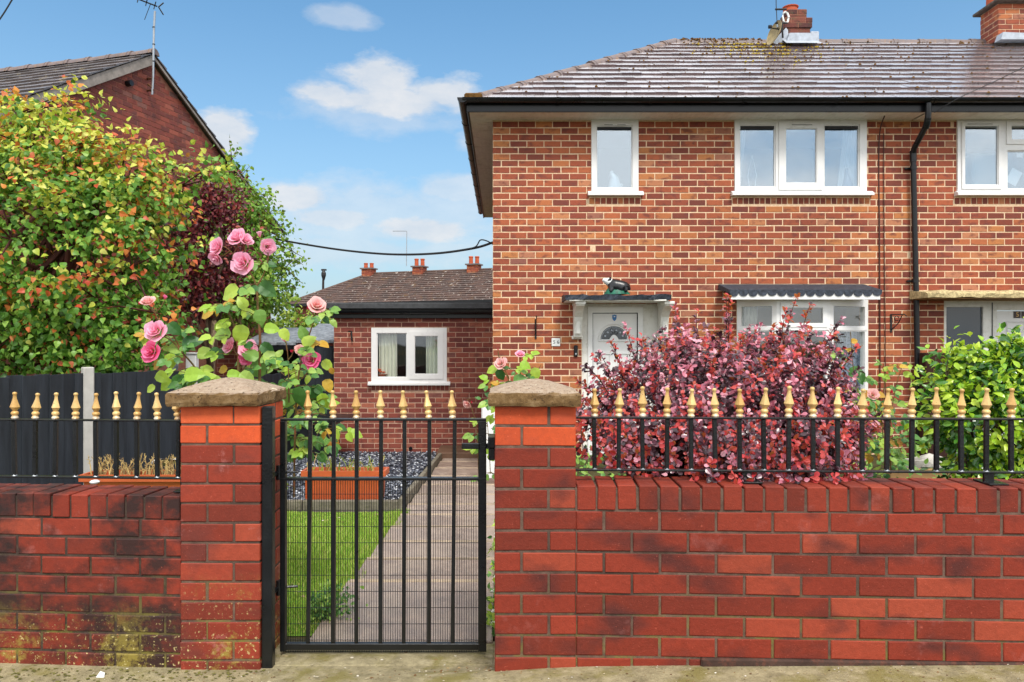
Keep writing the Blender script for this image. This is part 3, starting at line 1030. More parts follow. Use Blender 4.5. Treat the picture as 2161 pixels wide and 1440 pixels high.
def finial_mesh(name, mat, k=1.0):
    m = MB()
    prof = [(r * 1.17, z) for r, z in FIN]
    # the spear body has ridges: every other side slightly hollow between r=.0178 and .0062
    n = 12
    v, f = [], []
    for i, (r, z) in enumerate(prof):
        for a in range(n):
            rr = r * (0.84 if (9 < i < 15 and a % 3) else 1.0)
            t = 2 * math.pi * a / n - math.pi / 2
            v.append((math.cos(t) * rr, math.sin(t) * rr, z))
    for i in range(len(prof) - 1):
        for a in range(n): f.append((i * n + a, i * n + (a + 1) % n, (i + 1) * n + (a + 1) % n, (i + 1) * n + a))
    me = m.add(v, f).mesh(name, mat, smooth=True)
    return me


fin_me = finial_mesh('finial', M['gold'])
BARR = .0083


def bar_mesh(h, w=.0175):
    v, f = bev_box(w, w, h, .0025)
    me = bpy.data.meshes.new('bar'); me.from_pydata([(a, b, c + h / 2) for a, b, c in v], [], f); me.materials.append(M['black_iron']); me.update()
    return me


def rail_box(mb, ox, oy, ang, u0, u1, z, w, h):
    T = Matrix.Translation((ox, oy, z)) @ Euler((0, 0, ang)).to_matrix().to_4x4()
    mb.bbox(u0, u1, -w / 2, w / 2, -h / 2, h / 2, .0025, 0, T)


M['weld'] = M['black_iron']


def railing(label, ox, oy, ang, us, u0, u1, ztop, zbot, feet, zwall):
    ca, sa = math.cos(ang), math.sin(ang)
    t = thing('spear_railing', label, 'railing', (ox + ca * (u0 + u1) / 2, oy + sa * (u0 + u1) / 2, zwall), 'gold tipped railings on the front walls')
    for z in (ztop, zbot):
        m = MB(); rail_box(m, ox, oy, ang, u0, u1, z, .03, .008); m.build('rail', M['black_iron'], t)
    bm_ = bar_mesh(ztop - zbot - .008)
    wm = MB(); wm.lathe([(.0, 0), (.012, 0), (.010, .004), (.009, .007), (0, .007)], n=8); wme = wm.mesh('weld_collar', M['galv'], smooth=True)
    for u in us:
        x, y = ox + ca * u, oy + sa * u
        place('bar', bm_, t, (x, y, zbot + .004), (random.gauss(0, .009), random.gauss(0, .011), ang + random.gauss(0, .05)))
        place('finial', fin_me, t, (x, y, ztop + .004), (random.gauss(0, .03), random.gauss(0, .04), ang + random.uniform(-.5, .5)), (1.0, 1.0, 1 + random.gauss(0, .025)))
        place('weld_collar', wme, t, (x, y, zbot + .003))
    for u in feet:
        x, y = ox + ca * u, oy + sa * u
        m = MB()
        T = Matrix.Translation((x, y, 0)) @ Euler((0, 0, ang)).to_matrix().to_4x4()
        m.bbox(-.02, .02, -.008, .008, zwall + .006, zbot, .002, 0, T)
        m.bbox(-.028, .05, -.055, .06, zwall + .001, zwall + .008, .002, 0, T)
        m.build('foot', M['black_iron'], t)
    return t


# right: bars pitch grows slightly with nearness
ncar = (sa := math.sin(aR), math.cos(aR))
rox, roy = .30, 3.11
us = [.088 + .1005 * k for k in range(23)]
railing('black railing with gold spear tips on the right wall, barberry pushing through', rox, roy, aR, us, .0, 2.4, 1.008, .789, [.72, 1.705], .743)
rol, rorl = -1.41, 3.315
usl = [-.045 - .0955 * k for k in range(17)]
railing('black railing with gold spear tips on the left wall before the charcoal fence', rol, rorl, aL, usl, -1.7, .02, .973, .715, [-.012, -1.2], .66)

# gate
GY = 3.34
gate = thing('garden_gate', 'black metal gate with gold spear tips and wire mesh between the pillars', 'gate', (-.54, GY, -.08))
gx0, gx1 = -1.0, -.072
gzt, gzb = .976, -.062
m = MB(); m.bbox(gx0, gx1, GY - .016, GY + .016, gzt - .005, gzt + .005, .002); m.build('top_rail', M['black_iron'], gate)
m = MB(); m.bbox(gx0, gx1, GY - .018, GY + .018, .703, .715, .002); m.build('middle_rail', M['black_iron'], gate)
m = MB(); m.bbox(gx0, gx1, GY - .014, GY + .014, gzb, gzb + .03, .003); m.build('bottom_rail', M['black_iron'], gate)
for x, w in ((gx0 + .012, .025), (gx1 - .018, .036)):
    m = MB(); m.bbox(x - w / 2, x + w / 2, GY - .017, GY + .017, gzb - .006, gzt - .005, .003); m.build('stile', M['black_iron'], gate)
gbm = bar_mesh(gzt - gzb - .035, .017)
for xp in (650, 703, 752, 803, 852, 905, 955):
    x = (xp - 1060) / F * GY
    o_ = place('bar', gbm, gate, (x, GY, gzb + .03), (0, random.gauss(.004, .003), 0))
    place('finial', fin_me, gate, (x, GY, gzt + .005), (random.gauss(0, .025), random.gauss(0, .03), random.uniform(-.4, .4)), (1, 1, 1.03))
m = MB()
for k in range(int((gx1 - gx0) / .0108)):
    x = gx0 + .006 + k * .0108
    m.add([(x - .0014, GY + .02, gzb - .022), (x + .0014, GY + .02, gzb - .022), (x + .0014, GY + .02, .708), (x - .0014, GY + .02, .708),
           (x, GY + .0222, gzb - .022), (x, GY + .0222, .708)], [(0, 1, 2, 3), (1, 4, 5, 2), (4, 0, 3, 5)])
for k in range(12):
    z = .708 - k * .0738
    m.box(gx0, gx1, GY + .0224, GY + .0244, z - .0011, z + .0011)
for dz in (.004, .019):
    m.box(gx0, gx1, GY + .0224, GY + .0244, gzb - dz - .0012, gzb - dz + .0012)
wmsh = m.build('wire_mesh', M['black_iron'], gate, fix=False)
# latch on the lock side
m = MB(); m.bbox(gx1 - .11, gx1 - .03, GY - .03, GY - .012, .846, .872, .003); m.bbox(gx1, gx1 + .04, GY - .02, GY + .01, .845, .869, .003); m.build('latch', M['black_iron'], gate)
m = MB(); m.tube([(gx1 - .02, GY - .03, .31), (gx1 - .02, GY + .03, .31)], .007, 8); m.build('bolt', M['black_iron'], gate)
# hinge post fixed to the side of the left pillar, with two hinge pins
hp = thing('hinge_post', 'black square steel hinge post bolted to the left pillar side', 'gate post', (-1.02, 3.225, -.12))
m = MB(); m.bbox(-1.043, -.996, 3.2, 3.245, -.12, 1.046, .004); m.build('post', M['black_iron'], hp)
for z in (.735, .215):
    m = MB()
    m.tube([(-1.02, 3.25, z), (-1.015, GY, z)], .011, 8)
    m.tube([(-1.008, GY - .005, z - .03), (-1.008, GY - .005, z + .035)], .013, 8)
    m.tube([(-.998, GY + .01, z), (-.93, GY + .022, z)], .006, 6)
    m.build('hinge', M['black_iron'], hp)
lk = thing('latch_keep', 'black steel latch keep fixed to the right pillar', 'latch keep', (-.045, 3.3, .86))
m = MB(); m.bbox(-.062, -.031, 3.18, 3.32, .87, .915, .003); m.bbox(-.06, -.0315, 3.19, 3.3, .815, .868, .003); m.build('keep_plate', M['black_iron'], lk)

# grit, blown leaves and crumbs of mortar lying on the kerb strip and threshold
def scatter(name, n, area, sz0, sz1, mat, label, cat):
    g = np.random.default_rng(len(name) * 7 + n)
    x = g.uniform(area[0], area[1], n); y = g.uniform(area[2], area[3], n)
    V = []; T = []
    for k in range(n):
        s = g.uniform(sz0, sz1); a = g.uniform(0, 6.28); z = gz(x[k], y[k]) + .014
        for q in range(4):
            t = a + q * 1.57 + g.uniform(-.4, .4); V.append((x[k] + math.cos(t) * s, y[k] + math.sin(t) * s * g.uniform(.5, 1), z + g.uniform(0, s * .5)))
        V.append((x[k], y[k], z + s * .6))
        T += [(5 * k + q, 5 * k + (q + 1) % 4, 5 * k + 4) for q in range(4)]
    o = tri_obj(name, np.array(V), np.array(T), [mat]); tag(o, label, cat, kind='stuff')
    return o


M['litter'] = leaf_mat('leaf_litter', 'isl', [(0, C(84, 62, 44, .8)), (.4, C(140, 104, 66, .85)), (.7, C(176, 160, 120, .85)), (1, C(226, 220, 208, .9))], .8, .2, 0.05, vein=False)
scatter('grit', 900, (-2.2, 2.4, 2.8, 3.2), .0015, .006, M['litter'], 'grit and tiny leaf crumbs scattered on the kerb strip', 'grit')
scatter('leaf_litter', 60, (-1.0, -.05, 3.0, 3.45), .004, .011, M['litter'], 'small dead leaves lying on the gate threshold', 'leaf litter')
scatter('fallen_leaves', 45, (-2.2, -.95, 3.8, 6.8), .008, .02, M['litter'], 'a few brown fallen leaves on the lawn', 'fallen leaves')
scatter('moss_tufts', 360, (-3.2, -1.02, 3.08, 3.2), .003, .011, plain('ground_moss', C(122, 118, 66, .75), .95, .1, var=.35, vscale=20, bump=.6), 'moss tufts along the foot of the left wall', 'moss')

# ------------------------------------------------------------------ windows, roofs, chimneys
def TM(x, y, ang): return Matrix.Translation((x, y, 0)) @ Euler((0, 0, ang)).to_matrix().to_4x4()


def window(parent, T, x0, x1, z0, z1, lights, glass, depth=.07, yf=0.0, sill=None, sashes=(), frame_mat=None, name='window', vents=(), room=True, roomd=1.6, boxtop=None):
    """frame plate with a hole per light; sashes = raised opening lights (outer rect, glass rect); all in the wall's own plane through T"""
    fm = frame_mat or M['upvc']
    holes = [l for l in lights]
    mb = MB()
    plate(mb, x0, x1, z0, z1, yf, yf + depth, holes, 0, T)
    # glazing beads: a thin step inside each light
    w = mb.build(name, fm, parent, fix=False)
    for (a, b, c, d) in lights:
        if any(s[0][0] <= a and s[0][1] >= b and s[0][2] <= c and s[0][3] >= d for s in sashes): continue
        m = MB(); plate(m, a, b, c, d, yf + .018, yf + .05, [(a + .014, b - .014, c + .014, d - .014)], 0, T)
        m.build('glazing_bead', fm, w, fix=False)
        m = MB(); m.box(a + .002, b - .002, yf + .034, yf + .04, c + .002, d - .002, 0, T); m.build('pane', glass, w)
    for so, sg in sashes:
        m = MB(); plate(m, so[0], so[1], so[2], so[3], yf - .016, yf + .03, [sg], 0, T)
        s = m.build('sash', fm, w, fix=False)
        m = MB(); plate(m, sg[0], sg[1], sg[2], sg[3], yf - .004, yf + .02, [(sg[0] + .01, sg[1] - .01, sg[2] + .01, sg[3] - .01)], 0, T)
        m.build('glazing_bead', fm, w, fix=False)
        m = MB(); m.box(sg[0] + .002, sg[1] - .002, yf + .01, yf + .016, sg[2] + .002, sg[3] - .002, 0, T); m.build('pane', glass, w)
    for (a, b, z) in vents:
        m = MB(); m.bbox(a, b, yf - .024, yf - .0165, z - .008, z + .008, .002, 0, T); m.bbox(a + .01, b - .01, yf - .026, yf - .0245, z - .003, z + .003, .0005, 1, T)
        m.build('trickle_vent', [fm, M['black_plastic']], w)
    if sill:
        a, b, c, d, pr = sill
        m = MB(); m.prism([(yf - pr, c), (yf - pr, c + .03), (yf - .004, d), (yf + .06, d), (yf + .06, c)], 'x', a, b)
        m.v = [tuple(T @ Vector(p)) for p in m.v]
        m.build('sill', fm, w)
    if room:
        m = MB()
        a, b, c, d = x0 + .01, x1 - .01, z0 + .01, z1 - .01
        y0, y1 = yf + depth + .004, yf + roomd
        q = [(a - .5, y0, c - .4), (b + .5, y0, c - .4), (b + .5, y0, d + .05), (a - .5, y0, d + .05), (a - .5, y1, c - .4), (b + .5, y1, c - .4), (b + .5, y1, d + .05), (a - .5, y1, d + .05)]
        m.add(q, [(4, 7, 6, 5), (0, 4, 5, 1), (3, 2, 6, 7), (0, 3, 7, 4), (1, 5, 6, 2)], 0, T)
        m.build('room_interior', M['dark_room'], w, fix=False)
    return w


def roof_frame(O, eu, ev):
    eu, ev = Vector(eu).normalized(), Vector(ev).normalized()
    n = eu.cross(ev).normalized()
    return Matrix.Translation(O) @ Matrix((eu, ev, n)).transposed().to_4x4()


def tiles(parent, T, nrow, gauge, tw, ulo, uhi, mp, ms, nmax=300, th=.032, lip=.036, vis=None, lap=.05):
    """interlocking tiles: each a wedge lying on the one below with a thick front lip; cut tiles along hips"""
    items = []
    for r_ in range(nrow):
        v0, v1 = r_ * gauge - .03, (r_ + 1) * gauge + lap - .03
        off = tw * .5 * (r_ % 2)
        lo0, hi0, lo1, hi1 = ulo(max(v0, 0)), uhi(max(v0, 0)), ulo(v1), uhi(v1)
        k = math.floor((min(lo0, lo1) - off) / tw) - 1
        while True:
            a = off + k * tw; b = a + tw - .003
            k += 1
            if a > max(hi0, hi1): break
            a0, b0, a1, b1 = max(a, lo0), min(b, hi0), max(a, lo1), min(b, hi1)
            if b0 - a0 < .02 and b1 - a1 < .02: continue
            if b0 < a0: a0 = b0 = (a0 if a0 > b else b0)
            if b1 < a1:
                a1 = b1 = min(max(a1, a0), b0)
            vt = v1
            if a1 == b1 and lo1 != lo0 and lo1 > b: vt = v0 + (v1 - v0) * max(0, (b - lo0) / (lo1 - lo0))
            if a1 == b1 and hi1 != hi0 and hi1 < a: vt = v0 + (v1 - v0) * max(0, (hi0 - a) / (hi0 - hi1))
            if vt - v0 < .02: continue
            items.append((a0, b0, a1, b1, v0, vt))
    R3 = T.to_3x3()
    eul = T.to_euler()

    def geo(a0, b0, a1, b1, v0, v1, s=0.0):
        h0, h1 = lip + s, .008
        V = [(a0, v0, h0 - th), (b0, v0, h0 - th), (b0, v0, h0), (a0, v0, h0), (a1, v1, h1 - .006), (b1, v1, h1 - .006), (b1, v1, h1), (a1, v1, h1)]
        Fc = [(0, 1, 2, 3), (3, 2, 6, 7), (0, 3, 7, 4), (1, 5, 6, 2), (0, 4, 5, 1)]
        return V, Fc

    def score(it):
        p = T @ Vector(((it[0] + it[1]) / 2, it[4], 0))
        x = 1060 + F * p.x / p.y
        s = (it[1] - it[0]) / p.y ** 2
        if not -20 < x < 2180: s *= .01
        return s
    order = sorted(range(len(items)), key=lambda k: -score(items[k]))
    ps = set(order[:nmax])
    st = MB(); cache = {}
    for k, it in enumerate(items):
        s = random.gauss(0, .003)
        if k in ps:
            w0 = round(it[1] - it[0], 3); key = (w0, round(it[2] - it[0], 3), round(it[3] - it[0], 3), round(it[5] - it[4], 3), k % 3)
            if key not in cache:
                V, Fc = geo(0, it[1] - it[0], it[2] - it[0], it[3] - it[0], 0, it[5] - it[4], (k % 3 - 1) * .003)
                me = bpy.data.meshes.new('roof_tile'); me.from_pydata(V, [], Fc); me.materials.append(mp); me.update()
                cache[key] = me
            o = place('roof_tile', cache[key], parent, T @ Vector((it[0], it[4], random.gauss(0, .0012))))
            o.rotation_euler = (Matrix(R3) @ Euler((0, 0, random.gauss(0, .005))).to_matrix()).to_euler()
        else:
            V, Fc = geo(*it, s)
            st.add(V, Fc, 0, T)
    if st.v:
        o = st.build('roof_tiling', ms, parent, fix=False); o['kind'] = 'stuff'
    return items


def halfround(parent, a, b, r, n_pieces, mat, name, up=Vector((0, 0, 1)), overlap=.02, flare=.008):
    """run of half-round ridge tiles from a to b, each with a raised collar at its lower end"""
    a, b = Vector(a), Vector(b)
    d = (b - a).normalized(); side = d.cross(up).normalized(); upn = side.cross(d).normalized()
    L = (b - a).length / n_pieces
    m = MB(); N = 7
    prof = [(0, r + flare), (.035, r + flare), (.038, r), (.07, r), (.072, r + flare * .7), (.09, r + flare * .7), (.093, r - .001), (L + overlap, r - .006)]
    v, f = [], []
    for s, rr in prof:
        for k in range(N):
            t = math.pi * k / (N - 1)
            v.append(tuple(d * s + side * math.cos(t) * rr + upn * (math.sin(t) * rr - r * .35)))
    for i in range(len(prof) - 1):
        for k in range(N - 1): f.append((i * N + k, i * N + k + 1, (i + 1) * N + k + 1, (i + 1) * N + k))
    f.append(tuple(range(N)))
    me = m.add(v, f).mesh(name, mat, smooth=True)
    for k in range(n_pieces):
        o = place(name, me, parent, a + d * L * k + upn * random.gauss(0, .004))
        o.rotation_euler = (random.gauss(0, .006), random.gauss(0, .006), random.gauss(0, .006))


def stack(parent, x0, x1, y0, y1, z0, nc, course, mp, ms, mortar, nmax=80, name='chimney_stack', ang=0.0):
    """a square brick chimney stack laid on four faces round a mortar core"""
    cx, cy = (x0 + x1) / 2, (y0 + y1) / 2
    w, d = x1 - x0, y1 - y0
    T = Matrix.Translation((cx, cy, 0)) @ Euler((0, 0, ang)).to_matrix().to_4x4()
    m = MB(); e = .006; m.box(-w / 2 + e, w / 2 - e, -d / 2 + e, d / 2 - e, z0, z0 + nc * course - .004, 0, T)
    co = m.build(name, mortar, parent)
    sl = w / max(1, round(w / .225))
    for k, (lx, ly, a, L) in enumerate(((-w / 2, -d / 2, 0, w), (w / 2, -d / 2 + .1, math.pi / 2, d - .2), (w / 2, d / 2, math.pi, w), (-w / 2, d / 2 - .1, -math.pi / 2, d - .2))):
        p = T @ Vector((lx, ly, 0))
        lay(co, p.x, p.y, a + ang, z0, nc, L, course, sl if k % 2 == 0 else .225, .01, mp, ms, D=.095, nmax=nmax if k in (0, 3) else 0, start=k % 2)
    return co


def pot(parent, x, y, z, r, h, cut=0.0):
    m = MB()
    m.lathe([(r * .98, 0), (r, h * .1), (r * .92, h * .8), (r * 1.08, h * .84), (r * 1.1, h * .96), (r * .96, h), (r * .8, h), (r * .78, h * .5)], (x, y, z), 14)
    return m.build('chimney_pot', M['pot'], parent, smooth=True)


def gutter(parent, a, b, r, clips, name='gutter'):
    a, b = Vector(a), Vector(b)
    d = (b - a).normalized(); side = d.cross(Vector((0, 0, 1))).normalized()
    N = 9; v, f = [], []
    for p in (a, b):
        for rr in (r, r - .004):
            for k in range(N):
                t = math.pi * k / (N - 1)
                v.append(p + side * math.cos(t) * rr - Vector((0, 0, 1)) * math.sin(t) * rr)
    for k in range(N - 1):
        f += [(k, k + 1, 2 * N + k + 1, 2 * N + k), (N + k, 3 * N + k, 3 * N + k + 1, N + k + 1)]
    f += [(0, 2 * N, 3 * N, N), (N - 1, 2 * N - 1, 4 * N - 1, 3 * N - 1)]
    for e in (0, 2 * N): f.append(tuple(e + k for k in range(N)))
    g_ = MB().add(v, f).build(name, M['black_plastic'], parent, smooth=True, fix=True)
    L = (b - a).length
    n = max(1, int(L / clips))
    for k in range(n + 1):
        p = a + d * (L * (k + .02) / (n + .04))
        m = MB(); vv, ff = [], []
        for s in (-.02, .02):
            for rr in (r + .006, r - .001):
                for q in range(N):
                    t = math.pi * q / (N - 1)
                    vv.append(p + d * s + side * math.cos(t) * rr - Vector((0, 0, 1)) * math.sin(t) * rr)
        for q in range(N - 1):
            ff += [(q, q + 1, 2 * N + q + 1, 2 * N + q)]
            for e in (0, 2 * N): ff.append((e + q, e + N + q, e + N + q + 1, e + q + 1))
        m.add(vv, ff).build('gutter_clip', M['black_plastic'], g_)
    return g_


HF = 9.75                    # house front
XP = 5.39                    # party line
W1 = (1.175, 1.794, 3.32, 4.27)
W2 = (3.0625, 4.80, 3.32, 4.27)
DOOR = (1.05, 2.125, -.4, 1.85)
BAY = (3.094, 4.825, .59, 1.90)
N1 = (5.995, 7.9, 3.32, 4.27)
ND = (5.83, 7.75, -.4, 1.88)
SOFF = 4.262
EY, EX, EZ = 9.35, -.45, 4.40
PITCH = .62
PC, PS = 1 / math.sqrt(1 + PITCH ** 2), PITCH / math.sqrt(1 + PITCH ** 2)

h56 = thing('brick_house', 'red brick end house with hipped tile roof, white door and bay window', 'house', (2.6, HF + 3, -.3))
h54 = thing('brick_house', 'adjoining brick house at right with grey glass side light and shabby porch hood', 'house', (7.4, HF + 3, -.3))
CR = .0861
Z0 = SOFF - 54 * CR - .005


def facade(h, xa, xb, holes, soldiers):
    m = MB()
    plate(m, xa, xb, Z0, SOFF + .2, HF + .004, HF + .25, [(a, b, c, d) for a, b, c, d in holes])
    w = m.build('wall', M['hmortar'], h, fix=False)
    hol = [(a - xa, b - xa, c, d) for a, b, c, d in holes] + [(a - xa, b - xa, c, d) for a, b, c, d in soldiers]
    lay(w, xa, HF, 0, Z0, 54, xb - xa, CR, .2250, .0118, M['hb_obj'], M['hb_isl'], D=.1, holes=hol, nmax=300, b=.004,
        pick=lambda x, y: y < 700 or x < 1220 or (1860 < x < 1990))
    for a, b, c, d in soldiers:
        n = round((b - a) / .0725); s = (b - a) / n
        for k in range(n):
            place('brick', brick_mesh(s - .01, d - c - .012, .1, M['hb_obj'], .004, k % 3), w, (a + k * s + .005, HF + random.gauss(0, .001), c + .004), (0, random.gauss(0, .01), 0))
    return w


SILL = (3.155, 3.248)
wall56 = facade(h56, -.125, XP, [W1, W2, DOOR, BAY], [(W1[0] - .03, W1[1] + .03, *SILL), (W2[0] - .03, W2[1] + .05, *SILL)])
wall54 = facade(h54, XP, 9.6, [N1, ND], [(N1[0] - .03, N1[1] + .05, *SILL)])
# end wall facing the path, same brick
m = MB(); m.box(-.121, -.11, HF + .1, 17.0, Z0, SOFF + .2)
ew = m.build('end_wall', M['hmortar'], h56)
lay(ew, -.125, 17.0, -math.pi / 2, Z0, 54, 17.0 - HF - .1, CR, .225, .0105, M['hb_obj'], M['hb_isl'], D=.1, nmax=0)
m = MB(); m.box(-.1, 9.6, 16.9, 17.0, Z0, SOFF + .2); m.build('rear_wall', M['eb_isl'], h56)

# ---- roof
hipx = lambda v: v * PC
r56 = MB(); NR = 14; GA = 3.99 / NR; VT = 3.99
rx0, rz = EX + VT * PC, EZ + VT * PS
yr = EY + VT * PC
under = MB()
under.add([(EX, EY, EZ - .02), (XP, EY, EZ - .02), (XP, yr, rz - .02), (rx0, yr, rz - .02)], [(0, 1, 2, 3)])
under.add([(EX, EY, EZ - .02), (EX, 17.3, EZ - .02), (rx0, 13.6, rz - .02), (rx0, yr, rz - .02)], [(0, 3, 2, 1)])
under.add([(rx0, yr, rz - .02), (XP, yr, rz - .02), (XP, 17.3, EZ - .02), (EX, 17.3, EZ - .02)], [(0, 1, 2, 3)])
roof56 = under.build('roof', M['tile_isl'], h56)
TF = roof_frame((EX, EY, EZ), (1, 0, 0), (0, PC, PS))
tiles(roof56, TF, NR, GA, .2865, hipx, lambda v: XP - EX, M['tile_obj'], M['tile_isl'])
# hip slope on the end: courses of tiles, seen only from elsewhere
TH = roof_frame((EX, 17.3, EZ), (0, -1, 0), (PC, 0, PS))
tiles(roof56, TH, NR, GA, .2865, lambda v: v * PC, lambda v: 17.3 - EY - v * PC, M['tile_obj'], M['tile_isl'], nmax=0)
under = MB()
under.add([(XP, EY, EZ - .02), (9.8, EY, EZ - .02), (9.8, yr, rz - .02), (XP, yr, rz - .02)], [(0, 1, 2, 3)])
under.add([(XP, yr, rz - .02), (9.8, yr, rz - .02), (9.8, 17.3, EZ - .02), (XP, 17.3, EZ - .02)], [(0, 1, 2, 3)])
roof54 = under.build('roof', M['tile_isl'], h54)
tiles(roof54, roof_frame((XP, EY, EZ), (1, 0, 0), (0, PC, PS)), NR, GA, .2865, lambda v: 0, lambda v: 9.8 - XP, M['tile_obj'], M['tile_isl'])
M['hip'] = plain('grey_hip_tile', C(122, 108, 108, .75), 0.55, 0.5, var=0.18, vscale=7, bump=0.4, dirt=C(150, 110, 62), dirt_amt=0.5)
halfround(roof56, (EX + .12, EY + .12, EZ + .05), (rx0 + .02, yr + .02, rz + .02), .1, 12, M['hip'], 'hip_tile')
halfround(roof56, (rx0 + .05, yr, rz + .0), (XP, yr, rz + .0), .09, 6, M['hip'], 'ridge_tile', flare=.006)
halfround(roof54, (XP, yr, rz + .0), (9.8, yr, rz + .0), .09, 10, M['hip'], 'ridge_tile', flare=.006)
# mortar bedding under the hip's foot
m = MB(); m.bbox(EX - .03, EX + .2, EY - .06, EY + .16, EZ - .015, EZ + .075, .02); m.build('hip_mortar', M['moss'], roof56)

# ---- eaves
for h, xa, xb in ((h56, EX, XP), (h54, XP, 9.8)):
    m = MB(); m.bbox(xa, xb, EY + .004, EY + .03, SOFF - .012, EZ + .0, .003); m.build('fascia', M['black_plastic'], h)
    m = MB(); m.box(xa + .03, xb, EY + .03, HF + .05, SOFF, SOFF + .012); m.build('soffit', M['soffit'], h)
gutter(h56, (EX - .05, EY - .052, EZ - .0), (XP + .02, EY - .052, EZ - .0), .058, 1.1)
gutter(h54, (XP + .02, EY - .052, EZ - .0), (9.8, EY - .052, EZ - .0), .058, 1.1)
m = MB(); m.bbox(EX + .004, EX + .03, EY + .03, 17.3, SOFF - .012, EZ, .003); m.build('fascia', M['black_plastic'], h56)
m = MB()
for k in range(68):
    y = HF + .052 + k * .11
    m.bbox(EX + .03, -.122, y + .002, y + .108, SOFF, SOFF + .01, .003)
o = m.build('side_soffit', M['soffit'], h56)
gutter(h56, (EX - .052, 17.3, EZ - .0), (EX - .052, EY - .1, EZ - .0), .058, .95, 'side_gutter')

# ---- upper windows
I4 = TM(0, HF, 0)
za, zb = 3.32, 4.262


def gl(x0, x1, y0, y1, d=HF):   # photograph rectangle to wall rectangle
    return ((x0 - 1060) / F * d, (x1 - 1060) / F * d, CAMZ + (725 - y1) / F * d, CAMZ + (725 - y0) / F * d)


g1 = gl(1258, 1335, 266, 398)
window(h56, I4, W1[0], W1[1], za, zb, [g1], M['glass_up'], yf=-.02, sill=(W1[0] - .05, W1[1] + .06, 3.262, 3.324, .06), vents=[(1.33, 1.46, 4.19), (1.5, 1.63, 4.19)])
g2, g3, g4 = gl(1560, 1636, 264, 396), gl(1656, 1722, 272, 388), gl(1738, 1813, 264, 396)
s3 = gl(1642, 1734, 258, 402)
window(h56, I4, W2[0], W2[1], za, zb, [g2, (s3[0] + .03, s3[1] - .03, s3[2] + .03, s3[3] - .03), g4], M['glass_up'], yf=-.02, sashes=[(s3, g3)], sill=(W2[0] - .05, W2[1] + .07, 3.262, 3.324, .06), vents=[(3.79, 4.08, 4.19)])
n1, n2, n3 = gl(2033, 2104, 266, 392), gl(2131, 2230, 266, 297), gl(2124, 2235, 318, 400)
s1 = gl(2027, 2111, 258, 400); s2 = gl(2121, 2240, 256, 306)
window(h54, I4, N1[0], N1[1], za, zb, [(s1[0] + .03, s1[1] - .03, s1[2] + .03, s1[3] - .03), (s2[0] + .03, s2[1] - .03, s2[2] + .03, s2[3] - .03), n3], M['glass_up'], yf=-.02,
       sashes=[(s1, n1), (s2, n2)], sill=(N1[0] - .03, N1[1] + .05, 3.262, 3.324, .06), vents=[(6.1, 6.45, 4.2)])
# dark blind heads behind the fixed lights
for a, b, h in ((g1[0], g1[1], h56), (g2[0], g2[1], h56), (g4[0], g4[1], h56)):
    m = MB(); m.bbox(a + .003, b - .003, HF - .001, HF + .012, 4.148, 4.19, .002); m.build('blind_head', M['black_plastic'], h)

# ---- bay window
bz0, bz1 = .59, 1.90
P4 = [(3.094, HF), (3.505, HF - .31), (4.19, HF - .31), (4.825, HF)]
bm_ = MB(); bm_.prism([(3.094, HF + .02), (3.505, HF - .29), (4.19, HF - .29), (4.825, HF + .02)], 'z', bz0 - .0, bz0 + .03)
bayo = bm_.build('bay_window', M['upvc'], h56)
bm_ = MB(); bm_.prism([(3.04, HF + .02), (3.485, HF - .36), (4.21, HF - .36), (4.88, HF + .02)], 'z', bz0 - .045, bz0 - .002); bm_.build('sill', M['upvc'], bayo)
bm_ = MB(); bm_.prism([(3.12, HF + .06), (3.51, HF - .24), (4.185, HF - .24), (4.80, HF + .06)], 'z', -.4, bz0 - .046); bm_.build('bay_base', M['hb_isl'], bayo)
for k in range(3):
    (xa, ya), (xb, yb) = P4[k], P4[k + 1]
    L = math.hypot(xb - xa, yb - ya); a = math.atan2(yb - ya, xb - xa)
    T = TM(xa, ya, a)
    e = .06
    tr = (1.475, 1.545)
    up = (e, L - e, tr[1], 1.80); lo = (e, L - e, bz0 + .11, tr[0])
    fm = MB(); 
    if k == 1:
        so = (.045, L - .045, tr[1] - .02, 1.845); sg = (.10, L - .10, tr[1] + .035, 1.775)
        up = (.07, L - .07, tr[1] + .005, 1.82)
    plate(fm, .001, L - .001, bz0 + .031, bz1, 0, .07, [up, lo], 0, T)
    fo = fm.build('bay_frame', M['upvc'], bayo, fix=False)
    if k == 1:
        q = MB(); plate(q, *so, -.016, .03, [sg], 0, T); q.build('sash', M['upvc'], bayo, fix=False)
        q = MB(); q.box(sg[0], sg[1], .008, .014, sg[2], sg[3], 0, T); q.build('pane', M['glass_low'], bayo)
    else:
        q = MB(); q.box(up[0], up[1], .034, .04, up[2], up[3], 0, T); q.build('pane', M['glass_low'], bayo)
    q = MB(); q.box(lo[0], lo[1], .034, .04, lo[2], lo[3], 0, T); q.build('pane', M['glass_low'], bayo)
    q = MB(); q.bbox(.02, L - .02, -.008, -.001, tr[0] + .012, tr[1] - .012, .003, 0, T); q.build('transom', M['upvc'], bayo)
m = MB()
v = [(2.7, HF + .12, .3), (5.2, HF + .12, .3), (5.2, HF + .12, 2.1), (2.7, HF + .12, 2.1), (2.7, HF + 2, .3), (5.2, HF + 2, .3), (5.2, HF + 2, 2.1), (2.7, HF + 2, 2.1)]
M['warm_room'] = plain('warm_room_wall', C(206, 192, 154, .85), 0.9, 0.1, var=0.05, bump=0)
m.add(v, [(4, 7, 6, 5), (0, 4, 5, 1), (3, 2, 6, 7), (0, 3, 7, 4), (1, 5, 6, 2)]); m.build('room_interior', M['warm_room'], bayo, fix=False)
